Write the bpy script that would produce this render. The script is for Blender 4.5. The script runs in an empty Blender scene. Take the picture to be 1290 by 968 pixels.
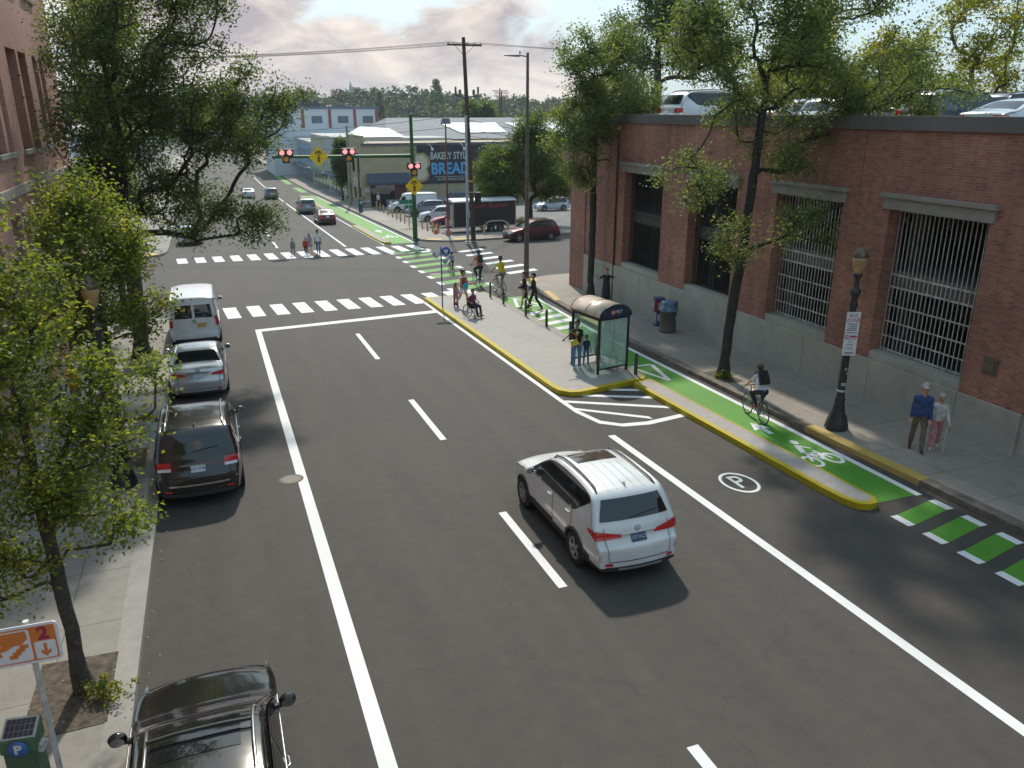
import bpy, math, random, time
import numpy as np
from mathutils import Vector, Matrix
R = math.radians
T0 = time.time()
scene = bpy.context.scene
col = scene.collection
SL = 0.032962
HAZE = 0.00022
SLANG = math.atan(SL)

def gz(y):
    if y <= 130: return -SL*max(y, -60)
    return -SL*130 - SL*60*(1-math.exp(-(y-130)/60.0))

# ---------------------------------------------------------------- mesh builder
class MB:
    def __init__(self): self.v=[]; self.f=[]; self.m=[]; self.s=[]
    def add(self, vs, fs, mat=0, smooth=False):
        b=len(self.v); self.v.extend([tuple(p) for p in vs])
        for f in fs:
            self.f.append(tuple(i+b for i in f)); self.m.append(mat); self.s.append(smooth)
        return self
    def box(self, c, s, mat=0, rz=0.0, M=None, top=None):
        x,y,z=[k/2 for k in s]; t=top or (1,1)
        vs=[(-x,-y,-z),(x,-y,-z),(x,y,-z),(-x,y,-z),(-x*t[0],-y*t[1],z),(x*t[0],-y*t[1],z),(x*t[0],y*t[1],z),(-x*t[0],y*t[1],z)]
        if M is not None: vs=[M@Vector(p) for p in vs]
        if rz:
            cc,ss=math.cos(rz),math.sin(rz); vs=[(p[0]*cc-p[1]*ss,p[0]*ss+p[1]*cc,p[2]) for p in vs]
        vs=[(p[0]+c[0],p[1]+c[1],p[2]+c[2]) for p in vs]
        return self.add(vs,[(0,3,2,1),(4,5,6,7),(0,1,5,4),(1,2,6,5),(2,3,7,6),(3,0,4,7)],mat)
    def bx(self,x0,x1,y0,y1,z0,z1,mat=0):
        return self.box(((x0+x1)/2,(y0+y1)/2,(z0+z1)/2),(abs(x1-x0),abs(y1-y0),abs(z1-z0)),mat)
    def bar(self,p,q,w,h,mat=0,up=(0,0,1)):
        p=Vector(p);q=Vector(q);d=(q-p);L=d.length;d.normalize();u=Vector(up)
        if abs(d.dot(u))>.95:u=Vector((0,1,0))
        s=d.cross(u).normalized();u=s.cross(d)
        vs=[]
        for e in (p,q):
            for a,b in((-1,-1),(1,-1),(1,1),(-1,1)): vs.append(e+s*a*w/2+u*b*h/2)
        return self.add(vs,[(0,1,2,3),(7,6,5,4),(0,4,5,1),(1,5,6,2),(2,6,7,3),(3,7,4,0)],mat)
    def tube(self,pts,rad,n=8,mat=0,cap=True,smooth=True,closed=False):
        pts=[Vector(p) for p in pts]
        if not isinstance(rad,(list,tuple)): rad=[rad]*len(pts)
        N=len(pts); t0=None; vs=[]; fs=[]; ref=None
        for i,p in enumerate(pts):
            if closed: d=pts[(i+1)%N]-pts[i-1]
            else: d=pts[min(i+1,N-1)]-pts[max(i-1,0)]
            if d.length<1e-9:d=Vector((0,0,1))
            d.normalize()
            if ref is None:
                ref=Vector((1,0,0)) if abs(d.x)<.9 else Vector((0,1,0))
            a=(ref-d*ref.dot(d))
            if a.length<1e-6: a=d.orthogonal()
            a.normalize(); ref=a; b=d.cross(a)
            for k in range(n):
                an=2*math.pi*k/n; vs.append(p+(a*math.cos(an)+b*math.sin(an))*rad[i])
        M=N if closed else N-1
        for i in range(M):
            for k in range(n):
                j=(i+1)%N
                fs.append((i*n+k,i*n+(k+1)%n,j*n+(k+1)%n,j*n+k))
        self.add(vs,fs,mat,smooth)
        if cap and not closed:
            self.add(vs[:n],[tuple(range(n-1,-1,-1))],mat); self.add(vs[-n:],[tuple(range(n))],mat)
        return self
    def lathe(self,prof,c=(0,0,0),n=20,mat=0,axis='z',smooth=True,mats=None):
        vs=[];fs=[];K=len(prof)
        for r,z in prof:
            for k in range(n):
                a=2*math.pi*k/n; x,y=r*math.cos(a),r*math.sin(a)
                p={'z':(x,y,z),'x':(z,x,y),'y':(y,z,x)}[axis]
                vs.append((p[0]+c[0],p[1]+c[1],p[2]+c[2]))
        for i in range(K-1):
            for k in range(n):
                fs.append((i*n+k,i*n+(k+1)%n,(i+1)*n+(k+1)%n,(i+1)*n+k))
        b=len(self.f); self.add(vs,fs,mat,smooth)
        if mats:
            for i in range(K-1):
                for k in range(n): self.m[b+i*n+k]=mats[i]
        return self
    def prism(self,poly,z0,z1,mat=0,zf=None,side=None):
        n=len(poly); f0=(lambda x,y:z0) if zf is None else (lambda x,y:zf(y)+z0); f1=(lambda x,y:z1) if zf is None else (lambda x,y:zf(y)+z1)
        vs=[(x,y,f0(x,y)) for x,y in poly]+[(x,y,f1(x,y)) for x,y in poly]
        b=len(self.f)
        self.add(vs,[tuple(range(n,2*n))]+[tuple(range(n-1,-1,-1))]+[(i,(i+1)%n,n+(i+1)%n,n+i) for i in range(n)],mat)
        if side is not None:
            for i in range(n): self.m[b+2+i]=side
        return self
    def sheet(self,poly,off=.004,mat=0):
        """flat polygon lying on the street surface"""
        return self.add([(x,y,gz(y)+off) for x,y in poly],[tuple(range(len(poly)))],mat)
    def strip(self,x0,x1,y0,y1,off=.004,mat=0,step=10):
        n=max(1,int(abs(y1-y0)/step)) if max(y0,y1)>125 else 1
        for i in range(n):
            a=y0+(y1-y0)*i/n;b=y0+(y1-y0)*(i+1)/n
            self.sheet([(x0,a),(x1,a),(x1,b),(x0,b)],off,mat)
        return self
    def sphere(self,c,r,n=10,m=6,mat=0):
        rr=r if isinstance(r,(tuple,list)) else (r,r,r)
        prof=[]; vs=[];fs=[]
        for i in range(m+1):
            t=math.pi*i/m-math.pi/2
            for k in range(n):
                a=2*math.pi*k/n; q=max(math.cos(t),1e-3)
                vs.append((c[0]+rr[0]*q*math.cos(a),c[1]+rr[1]*q*math.sin(a),c[2]+rr[2]*math.sin(t)))
        for i in range(m):
            for k in range(n): fs.append((i*n+k,i*n+(k+1)%n,(i+1)*n+(k+1)%n,(i+1)*n+k))
        return self.add(vs,fs,mat,True)
    def mesh(self,name,mats):
        me=bpy.data.meshes.new(name); me.from_pydata([tuple(p) for p in self.v],[],self.f)
        for k in (mats if isinstance(mats,(list,tuple)) else [mats]): me.materials.append(k)
        me.polygons.foreach_set('material_index',self.m); me.polygons.foreach_set('use_smooth',self.s)
        me.update(); return me
    def build(self,name,mats,parent=None,bevel=0,loc=None):
        o=bpy.data.objects.new(name,self.mesh(name,mats)); col.objects.link(o)
        if parent: o.parent=parent
        if loc: o.location=loc
        if bevel:
            b=o.modifiers.new('bevel','BEVEL'); b.width=bevel; b.segments=2; b.limit_method='ANGLE'; b.angle_limit=R(40)
        return o

def tag(o,label=None,cat=None,group=None,kind=None):
    if label:o['label']=label
    if cat:o['category']=cat
    if group:o['group']=group
    if kind:o['kind']=kind
    return o
def thing(name,label,cat,loc=(0,0,0),rz=0.0,group=None,tilt=False):
    o=bpy.data.objects.new(name,None); col.objects.link(o); o.empty_display_size=.2
    M=Matrix.Translation(Vector(loc))
    if tilt: M=M@Matrix.Rotation(-SLANG,4,'X')
    o.matrix_world=M@Matrix.Rotation(rz,4,'Z')
    return tag(o,label,cat,group)
def structure(o,label,cat): return tag(o,label,cat,None,'structure')
def text_mesh(name,txt,size,mat,parent,M,ext=.002,align='CENTER',bold=0,xs=1.0):
    cu=bpy.data.curves.new(name,'FONT'); cu.body=txt; cu.size=size; cu.align_x=align; cu.align_y='CENTER'; cu.extrude=ext; cu.offset=bold; cu.resolution_u=3
    o=bpy.data.objects.new(name,cu); col.objects.link(o)
    me=bpy.data.meshes.new_from_object(o.evaluated_get(bpy.context.evaluated_depsgraph_get()))
    bpy.data.objects.remove(o); bpy.data.curves.remove(cu)
    me.transform(M@Matrix.Diagonal((xs,1,1,1))); me.materials.clear(); me.materials.append(mat)
    p=bpy.data.objects.new(name,me); col.objects.link(p)
    if parent: p.parent=parent
    return p
def face_matrix(origin,right,up):
    r=Vector(right).normalized();u=Vector(up).normalized();n=r.cross(u)
    M=Matrix((r,u,n)).transposed().to_4x4(); M.translation=Vector(origin); return M

# ---------------------------------------------------------------- materials
def new_mat(name):
    m=bpy.data.materials.new(name); m.use_nodes=True
    nt=m.node_tree; return m,nt,nt.nodes['Principled BSDF'],nt.nodes,nt.links
def mixrgb(n,l,fac,a,b,bt='MIX'):
    x=n.new('ShaderNodeMix'); x.data_type='RGBA'; x.blend_type=bt
    for s,v in ((0,fac),(6,a),(7,b)):
        if hasattr(v,'is_linked'): l.new(v,x.inputs[s])
        else: x.inputs[s].default_value=v if s==0 else (*v,1)
    return x.outputs[2]
def ramp(n,l,src,p0,p1,c0=(0,0,0),c1=(1,1,1)):
    r=n.new('ShaderNodeValToRGB'); l.new(src,r.inputs[0]); e=r.color_ramp.elements
    e[0].position=p0;e[1].position=p1;e[0].color=(*c0,1);e[1].color=(*c1,1); return r.outputs[0]
def noise_tex(n,l,vec,scale,detail=4,rough=.55,dist=0):
    t=n.new('ShaderNodeTexNoise'); t.inputs['Scale'].default_value=scale; t.inputs['Detail'].default_value=detail
    t.inputs['Roughness'].default_value=rough; t.inputs['Distortion'].default_value=dist
    if vec is not None:l.new(vec,t.inputs['Vector'])
    return t.outputs[0]
def P(name,c,rough=.6,metal=0,coat=0,var=.18,scale=6,bump=0,bscale=60,spec=.5,emit=None,trans=0):
    m,nt,b,n,l=new_mat(name)
    b.inputs['Roughness'].default_value=rough;b.inputs['Metallic'].default_value=metal;b.inputs['Coat Weight'].default_value=coat
    b.inputs['Coat Roughness'].default_value=.04; b.inputs['Specular IOR Level'].default_value=spec
    b.inputs['Transmission Weight'].default_value=trans
    tc=n.new('ShaderNodeTexCoord').outputs['Object']
    if var:
        nz=noise_tex(n,l,tc,scale); k=ramp(n,l,nz,.3,.7)
        l.new(mixrgb(n,l,k,tuple(x*(1-var) for x in c),tuple(min(1,x*(1+var)) for x in c)),b.inputs['Base Color'])
    else: b.inputs['Base Color'].default_value=(*c,1)
    if bump:
        bp=n.new('ShaderNodeBump'); bp.inputs['Strength'].default_value=bump; bp.inputs['Distance'].default_value=.02
        l.new(noise_tex(n,l,tc,bscale),bp.inputs['Height']); l.new(bp.outputs[0],b.inputs['Normal'])
    if emit: b.inputs['Emission Color'].default_value=(*emit[0],1); b.inputs['Emission Strength'].default_value=emit[1]
    return m
def asphalt(name,c0,c1,stain=True):
    m,nt,b,n,l=new_mat(name); tc=n.new('ShaderNodeTexCoord').outputs['Object']
    mp=n.new('ShaderNodeMapping'); l.new(tc,mp.inputs[0]); mp.inputs['Scale'].default_value=(1,.12,1)
    big=ramp(n,l,noise_tex(n,l,tc,.14,5,.6),.3,.72); lane=ramp(n,l,noise_tex(n,l,mp.outputs[0],1.1,4,.6),.35,.7)
    fine=ramp(n,l,noise_tex(n,l,tc,85,3,.7),.3,.75); mid=ramp(n,l,noise_tex(n,l,tc,3.2,6,.7),.32,.7)
    x=mixrgb(n,l,big,c0,c1); x=mixrgb(n,l,.3,x,mixrgb(n,l,lane,(.55,.55,.55),(1.2,1.2,1.2)),'MULTIPLY') if False else mixrgb(n,l,lane,x,tuple(k*1.16 for k in c1))
    y=mixrgb(n,l,mid,tuple(k*.8 for k in c0),tuple(k*1.12 for k in c1)); x=mixrgb(n,l,.4,x,y)
    x=mixrgb(n,l,.75,x,mixrgb(n,l,fine,(.55,.55,.55),(1.4,1.38,1.35)),'MULTIPLY')
    v=n.new('ShaderNodeTexVoronoi'); v.feature='DISTANCE_TO_EDGE'; v.inputs['Scale'].default_value=.16
    wv=n.new('ShaderNodeVectorMath'); wv.operation='ADD'; l.new(tc,wv.inputs[0])
    nn=n.new('ShaderNodeTexNoise'); nn.inputs['Scale'].default_value=.9; nn.inputs['Detail'].default_value=5; l.new(tc,nn.inputs['Vector']); 
    sc=n.new('ShaderNodeVectorMath'); sc.operation='SCALE'; sc.inputs[3].default_value=1.6; l.new(nn.outputs[1],sc.inputs[0]); l.new(sc.outputs[0],wv.inputs[1]); l.new(wv.outputs[0],v.inputs['Vector'])
    x=mixrgb(n,l,ramp(n,l,v.outputs[0],.0,.004,(.32,.32,.32),(0,0,0)),x,tuple(k*.5 for k in c0))
    l.new(x,b.inputs['Base Color']); b.inputs['Roughness'].default_value=.85
    bp=n.new('ShaderNodeBump'); bp.inputs['Strength'].default_value=.5; bp.inputs['Distance'].default_value=.012
    l.new(noise_tex(n,l,tc,70,2),bp.inputs['Height']); l.new(bp.outputs[0],b.inputs['Normal']); return m
def paint(name,c,wear=.2):
    m,nt,b,n,l=new_mat(name); tc=n.new('ShaderNodeTexCoord').outputs['Object']
    w=ramp(n,l,noise_tex(n,l,tc,22,6,.75),.62,.75); d=ramp(n,l,noise_tex(n,l,tc,.9,4,.6),.3,.75)
    x=mixrgb(n,l,d,tuple(k*.86 for k in c),c)
    wm=n.new('ShaderNodeMath'); wm.operation='MULTIPLY'; wm.inputs[1].default_value=wear*2.2; l.new(w,wm.inputs[0])
    l.new(mixrgb(n,l,wm.outputs[0],x,(.08,.075,.07)),b.inputs['Base Color']); b.inputs['Roughness'].default_value=.7; return m
def concrete(name,c,joint=None,jw=.006,stain=.35):
    m,nt,b,n,l=new_mat(name); tc=n.new('ShaderNodeTexCoord').outputs['Object']
    big=ramp(n,l,noise_tex(n,l,tc,.45,6,.65),.3,.72); mid=ramp(n,l,noise_tex(n,l,tc,4,6,.7),.35,.7); fine=ramp(n,l,noise_tex(n,l,tc,90,2,.6),.3,.7)
    x=mixrgb(n,l,big,tuple(k*(1-stain) for k in c),tuple(k*1.1 for k in c)); x=mixrgb(n,l,.35,x,mixrgb(n,l,mid,tuple(k*.7 for k in c),tuple(k*1.15 for k in c)))
    x=mixrgb(n,l,.5,x,mixrgb(n,l,fine,(.75,.75,.75),(1.15,1.15,1.15)),'MULTIPLY')
    sv=n.new('ShaderNodeTexVoronoi'); sv.inputs['Scale'].default_value=3.1; l.new(tc,sv.inputs['Vector']); x=mixrgb(n,l,ramp(n,l,sv.outputs['Distance'],.035,.06,(.45,.45,.45),(0,0,0)),x,tuple(k*.35 for k in c))
    if joint:
        bt=n.new('ShaderNodeTexBrick'); bt.offset=0; bt.inputs['Scale'].default_value=1; bt.inputs['Brick Width'].default_value=joint[0]; bt.inputs['Row Height'].default_value=joint[1]
        bt.inputs['Mortar Size'].default_value=jw; bt.inputs['Mortar Smooth'].default_value=.3; bt.inputs['Bias'].default_value=0
        bt.inputs['Color1'].default_value=(.93,.93,.93,1);bt.inputs['Color2'].default_value=(1.05,1.05,1.05,1);bt.inputs['Mortar'].default_value=(.3,.29,.27,1)
        l.new(tc,bt.inputs['Vector']); x=mixrgb(n,l,1.0,x,bt.outputs[0],'MULTIPLY')
    l.new(x,b.inputs['Base Color']); b.inputs['Roughness'].default_value=.85
    bp=n.new('ShaderNodeBump'); bp.inputs['Strength'].default_value=.25; bp.inputs['Distance'].default_value=.01
    l.new(noise_tex(n,l,tc,40,4),bp.inputs['Height']); l.new(bp.outputs[0],b.inputs['Normal']); return m
def brick(name,c1,c2,mortar,dirt=.3,bw=.215,bh=.075):
    m,nt,b,n,l=new_mat(name); tc=n.new('ShaderNodeTexCoord').outputs['Object']
    sp=n.new('ShaderNodeSeparateXYZ'); l.new(tc,sp.inputs[0]); ad=n.new('ShaderNodeMath'); l.new(sp.outputs[0],ad.inputs[0]); l.new(sp.outputs[1],ad.inputs[1])
    cb=n.new('ShaderNodeCombineXYZ'); l.new(ad.outputs[0],cb.inputs[0]); l.new(sp.outputs[2],cb.inputs[1])
    bt=n.new('ShaderNodeTexBrick'); bt.inputs['Scale'].default_value=1; bt.inputs['Brick Width'].default_value=bw; bt.inputs['Row Height'].default_value=bh
    bt.inputs['Mortar Size'].default_value=.007; bt.inputs['Mortar Smooth'].default_value=.2; bt.inputs['Bias'].default_value=-.1
    bt.inputs['Color1'].default_value=(*c1,1);bt.inputs['Color2'].default_value=(*c2,1);bt.inputs['Mortar'].default_value=(*mortar,1); l.new(cb.outputs[0],bt.inputs['Vector'])
    big=ramp(n,l,noise_tex(n,l,tc,.5,6,.65),.3,.75); st=n.new('ShaderNodeMapping'); l.new(tc,st.inputs[0]); st.inputs['Scale'].default_value=(2.5,2.5,.25)
    streak=ramp(n,l,noise_tex(n,l,st.outputs[0],1.2,5,.6),.4,.75)
    x=mixrgb(n,l,dirt,bt.outputs[0],mixrgb(n,l,big,(.4,.38,.38),(1.35,1.3,1.25)),'MULTIPLY'); x=mixrgb(n,l,dirt*.9,x,mixrgb(n,l,streak,(1.1,1.1,1.1),(.5,.48,.47)),'MULTIPLY')
    l.new(x,b.inputs['Base Color']); b.inputs['Roughness'].default_value=.88
    bp=n.new('ShaderNodeBump'); bp.inputs['Strength'].default_value=.5; bp.inputs['Distance'].default_value=.01; bp.invert=True
    l.new(bt.outputs[1],bp.inputs['Height']); l.new(bp.outputs[0],b.inputs['Normal']); return m
def leafmat(name,dark,light):
    m,nt,b,n,l=new_mat(name); at=n.new('ShaderNodeAttribute'); at.attribute_name='tint'
    sp=n.new('ShaderNodeSeparateColor'); l.new(at.outputs['Color'],sp.inputs[0])
    x=mixrgb(n,l,sp.outputs[0],dark,light); x=mixrgb(n,l,sp.outputs[1],x,(light[0]*1.9,light[1]*1.25,light[2]*.8))
    l.new(x,b.inputs['Base Color']); b.inputs['Roughness'].default_value=.55; b.inputs['Specular IOR Level'].default_value=.35
    tr=n.new('ShaderNodeBsdfTranslucent'); l.new(mixrgb(n,l,1.0,x,(2.3,2.2,1.0),'MULTIPLY'),tr.inputs[0])
    ms=n.new('ShaderNodeMixShader'); ms.inputs[0].default_value=.5; l.new(b.outputs[0],ms.inputs[1]); l.new(tr.outputs[0],ms.inputs[2])
    l.new(ms.outputs[0],n['Material Output'].inputs[0]); return m
def glassmat(name,c=(.8,.9,.87),fac=.7,rough=.03):
    m,nt,b,n,l=new_mat(name); b.inputs['Base Color'].default_value=(*c,1); b.inputs['Roughness'].default_value=rough
    t=n.new('ShaderNodeBsdfTransparent'); t.inputs[0].default_value=(*c,1); ms=n.new('ShaderNodeMixShader')
    nz=ramp(n,l,noise_tex(n,l,n.new('ShaderNodeTexCoord').outputs['Object'],2.5,5,.6),.25,.8,(1-fac-.03,)*3,(1-fac+.03,)*3)
    l.new(nz,ms.inputs[0]); l.new(t.outputs[0],ms.inputs[1]); l.new(b.outputs[0],ms.inputs[2]); l.new(ms.outputs[0],n['Material Output'].inputs[0]); return m

M_={}
def mm(key,*a,**k):
    if key not in M_: M_[key]=P(key,*a,**k)
    return M_[key]
M_ASPH=asphalt('asphalt',(.052,.046,.042),(.074,.065,.057))
M_LOT=asphalt('lot_asphalt',(.13,.125,.12),(.19,.18,.17))
M_WALKR=concrete('sidewalk_concrete_warm',(.36,.31,.265),(1.6,1.6),.008)
M_WALKL=concrete('sidewalk_concrete_grey',(.31,.295,.265),(1.55,1.9),.008)
M_KERB=concrete('kerb_stone',(.34,.32,.29),(3.0,2.4),.01)
M_WHITE=paint('white_road_paint',(.80,.80,.79)); M_GREEN=paint('green_lane_paint',(.088,.29,.022),.08); M_YELLOW=paint('yellow_kerb_paint',(.50,.385,.003),.04)
M_YOLD=paint('worn_yellow_paint',(.55,.37,.10),.5)
M_ISL=concrete('island_concrete',(.40,.365,.335),None,.005,.1)
M_DIRT=P('soil',(.105,.085,.065),.95,var=.5,scale=9,bump=.8,bscale=25)
M_BRICK=brick('garage_brick',(.45,.185,.13),(.29,.115,.085),(.33,.27,.23),.55)
M_BRICKL=brick('office_brick',(.54,.265,.205),(.46,.215,.165),(.45,.35,.30),.18)
M_BASE=concrete('precast_concrete',(.47,.45,.39),None,.01,.35)
M_CAP=concrete('parapet_concrete',(.18,.16,.15),None,.01,.45)
M_LINT=concrete('lintel_concrete',(.37,.34,.30),None,.01,.5)
M_STEEL=P('galvanised_steel',(.55,.55,.52),.55,.3,var=.3,scale=5); M_DARKIN=P('dark_interior',(.05,.048,.045),.9)
M_BLACK=P('black_paint',(.022,.022,.024),.45,var=.3); M_LAMPIRON=P('dark_cast_iron',(.03,.032,.033),.5,var=.4,scale=12,bump=.15)
M_GLASSD=P('dark_glass',(.012,.014,.016),.04,spec=.9,var=0)
M_TYRE=P('tyre_rubber',(.022,.021,.02),.8,var=.25); M_ALU=P('alloy_rim',(.42,.42,.43),.35,.7,var=.1)
M_CHROME=P('chrome_trim',(.62,.62,.62),.18,.9,var=.05); M_TAIL=P('tail_lamp_red',(.60,.016,.02),.15,coat=.6,var=.12,scale=30); M_LAMPCLR=P('headlamp_lens',(.68,.70,.72),.08,coat=.5,var=.2,scale=20)
M_AMBER=P('amber_lens',(.75,.25,.02),.2); M_PLATEB=P('blue_plate',(.05,.07,.16),.4,var=.05); M_PLATEW=P('white_plate',(.62,.66,.70),.4,var=.08); M_PLATEY=P('yellow_plate',(.60,.42,.08),.4,var=.08)
M_CLAD=P('dark_plastic_cladding',(.03,.03,.032),.6,var=.15); M_SIGNW=P('white_sign_sheet',(.74,.75,.78),.4,var=.04); M_SIGNY=P('yellow_sign_sheet',(.82,.56,.0),.4,var=.05)
M_BARK=P('bark',(.075,.06,.048),.9,var=.45,scale=14,bump=.9,bscale=30); M_BARKD=P('dark_bark',(.04,.034,.03),.9,var=.45,scale=14,bump=.9,bscale=30)

# ---------------------------------------------------------------- camera, sky, sun
cam=bpy.data.cameras.new('camera'); co=bpy.data.objects.new('camera',cam); col.objects.link(co)
cam.sensor_fit='HORIZONTAL'; cam.sensor_width=36; cam.lens=36*1000/1290.; cam.clip_end=6000; cam.clip_start=.1
co.matrix_world=Matrix.Translation((0,0,8))@Matrix.Rotation(-R(20.4873),4,'Z')@Matrix.Rotation(R(90-18.932),4,'X')
scene.camera=co
AZ,EL=R(13),R(43)
sun=bpy.data.lights.new('sun','SUN'); sun.energy=2.45; sun.angle=R(2); sun.color=(1,.93,.82)
so=bpy.data.objects.new('sun',sun); col.objects.link(so)
sd=Vector((math.sin(AZ)*math.cos(EL),math.cos(AZ)*math.cos(EL),math.sin(EL)))
so.matrix_world=sd.to_track_quat('Z','Y').to_matrix().to_4x4()
w=bpy.data.worlds.new('World'); scene.world=w; w.use_nodes=True; n=w.node_tree.nodes; l=w.node_tree.links
bg=n['Background']; sky=n.new('ShaderNodeTexSky'); sky.sky_type='NISHITA'; sky.sun_disc=False; sky.sun_elevation=EL; sky.sun_rotation=AZ; sky.dust_density=2.2; sky.air_density=1.0; sky.ozone_density=1.5
g=n.new('ShaderNodeTexCoord').outputs['Generated']
mp=n.new('ShaderNodeMapping'); l.new(g,mp.inputs[0]); mp.inputs['Scale'].default_value=(1,1,2.0); mp.inputs['Location'].default_value=(3.1,.7,.2)
sp=n.new('ShaderNodeSeparateXYZ'); l.new(g,sp.inputs[0])
big=noise_tex(n,l,mp.outputs[0],5.5,9,.58,.3)
# threshold rises with elevation: a bank near the horizon, clear blue above
el=n.new('ShaderNodeMapRange'); el.inputs[1].default_value=.02; el.inputs[2].default_value=.22; el.inputs[3].default_value=.17; el.inputs[4].default_value=-.10; l.new(sp.outputs[2],el.inputs[0])
azr=n.new('ShaderNodeMapRange'); azr.inputs[1].default_value=.45; azr.inputs[2].default_value=.68; azr.inputs[3].default_value=0; azr.inputs[4].default_value=-.22; l.new(sp.outputs[0],azr.inputs[0])
a1=n.new('ShaderNodeMath'); l.new(big,a1.inputs[0]); l.new(el.outputs[0],a1.inputs[1]); a2=n.new('ShaderNodeMath'); l.new(a1.outputs[0],a2.inputs[0]); l.new(azr.outputs[0],a2.inputs[1])
mask=ramp(n,l,a2.outputs[0],.50,.60)
mp2=n.new('ShaderNodeMapping'); l.new(g,mp2.inputs[0]); mp2.inputs['Scale'].default_value=(1,1,2.4); mp2.inputs['Location'].default_value=(1.3,5.2,.45)
shade=ramp(n,l,noise_tex(n,l,mp2.outputs[0],7,8,.6,.4),.36,.62,(2.2,2.0,2.15),(4.8,4.2,3.7))
blue=mixrgb(n,l,.78,sky.outputs[0],(1.95,3.0,3.6))
fin=mixrgb(n,l,mask,blue,shade)
l.new(fin,bg.inputs[0]); bg.inputs[1].default_value=.15
scene.view_settings.view_transform='Standard'; scene.view_settings.look='None'; scene.view_settings.gamma=1; scene.view_settings.exposure=.62
scene.cycles.use_denoising=True; scene.cycles.max_bounces=6; scene.cycles.transparent_max_bounces=12; scene.cycles.volume_bounces=0
scene.cycles.use_adaptive_sampling=True
# ---------------------------------------------------------------- ground, roads, pavements
ys=[-300,-60,0,60,130]+[130+10*i for i in range(1,31)]+[600,900,1300]
def ysheet(x0,x1,y0,y1,off,nm,mat,label,cat):
    yy=sorted(set([y0,y1]+[y for y in ys if y0<y<y1])); b=MB()
    for a,c in zip(yy[:-1],yy[1:]):
        b.add([(x0,a,gz(a)+off),(x1,a,gz(a)+off),(x1,c,gz(c)+off),(x0,c,gz(c)+off)],[(0,1,2,3)])
    return structure(b.build(nm,mat),label,cat)
ysheet(-900,1100,-300,1300,-.06,'ground',P('ground_earth',(.17,.16,.13),.95,var=.4,scale=.05),'grey brown open ground under the whole street','ground')
ysheet(-3.6,16.5,-60,420,0,'road',M_ASPH,'dark asphalt main street running away from the camera','road')
bb=MB()
for x0,x1 in ((-120,-3.6),(16.5,160)): bb.sheet([(x0,41.5),(x1,41.5),(x1,63.5),(x0,63.5)],-.001)
structure(bb.build('cross_street',M_ASPH),'asphalt side street crossing beyond the near crosswalk','road')

def slab(poly,h=.14,nm='sidewalk',mat=None,label='',mats=None):
    b=MB(); b.prism(poly,-.05,h,0,gz,1); return structure(b.build(nm,[mat,M_KERB]),label,'sidewalk')
def arc(cx,cy,r,a0,a1,n=8): return [(cx+r*math.cos(R(a0+(a1-a0)*i/n)),cy+r*math.sin(R(a0+(a1-a0)*i/n))) for i in range(n+1)]
slab([(15.05,-40),(40,-40),(40,43.6)]+arc(19.2,40.6,3.0,90,180)[0:]+[(15.9,37.5),(15.28,30),(15.2,24),(15.05,16.9)],nm='sidewalk_right',mat=M_WALKR,label='concrete pavement along the brick parking garage')
slab([(-1.85,-40),(-1.9,20),(-2.1,36)]+[(-2.1-3.6+3.6*math.cos(R(a)),38+3.6*math.sin(R(a))) for a in range(0,91,15)]+[(-60,41.6),(-60,-40)],nm='sidewalk_left',mat=M_WALKL,label='pale concrete pavement on the near left with tree pits')
slab([(15.75,66)]+arc(19.2,66,3.45,180,270,8)+[(22.5,62.7),(34,64.2),(34,66.6),(18.75,66.6),(18.3,72),(18.3,118),(18.3,124),(15.75,124)],nm='sidewalk_right_far',mat=M_WALKR,label='sunlit pavement beside the parking lot beyond the crossing')
b=MB()
for a,c in zip(range(124,300,8),range(132,308,8)): b.prism([(15.75,a),(20,a),(20,c),(15.75,c)],-.05,.14,0,gz,1)
for a,c in zip(range(124,300,8),range(132,308,8)): b.prism([(-9,a),(-3.4,a),(-3.4,c),(-9,c)],-.05,.14,0,gz,1)
structure(b.build('sidewalk_distant',[M_WALKR,M_KERB]),'distant pavements lining both sides of the street','sidewalk')
slab([(-3.4,124),(-3.4,68)]+[(-7.4+4*math.cos(R(a)),66+4*math.sin(R(a))) for a in range(0,-91,-15)]+[(-60,62),(-60,124)],nm='sidewalk_left_far',mat=M_WALKL,label='pale corner pavement left of the crossing')
b=MB(); b.sheet([(18.75,66.6),(34,66.6),(70,64.5),(80,64.5),(80,122),(18.3,122),(18.3,72)],.03); structure(b.build('parking_lot',M_LOT),'light grey asphalt parking lot behind the wooden posts','parking lot')
# kerbs with a top edge of their own
b=MB()
KL=[(-1.85,-40),(-1.9,20),(-2.1,36)]
for (xa,ya),(xb,yb) in zip(KL[:-1],KL[1:]): b.add([(xa+.02,ya,gz(ya)+.147),(xb+.02,yb,gz(yb)+.147),(xb-.34,yb,gz(yb)+.147),(xa-.34,ya,gz(ya)+.147),(xa+.02,ya,gz(ya)-.02),(xb+.02,yb,gz(yb)-.02)],[(0,1,2,3),(4,5,1,0)])
structure(b.build('kerb_left',concrete('kerb_left_concrete',(.36,.345,.315),(2.6,50),.01)),'long concrete kerb beside the parked cars','kerb')
KR=[(15.05,-40),(15.05,16.9),(15.2,24),(15.28,30),(15.9,37.5),(16.2,40.6)]
b=MB()
for (xa,ya),(xb,yb) in zip(KR[:-1],KR[1:]):
    b.add([(xa-.015,ya,gz(ya)+.145),(xb-.015,yb,gz(yb)+.145),(xb+.3,yb,gz(yb)+.145),(xa+.3,ya,gz(ya)+.145),(xa-.015,ya,gz(ya)-.02),(xb-.015,yb,gz(yb)-.02)],[(3,2,1,0),(0,1,5,4)])
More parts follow.
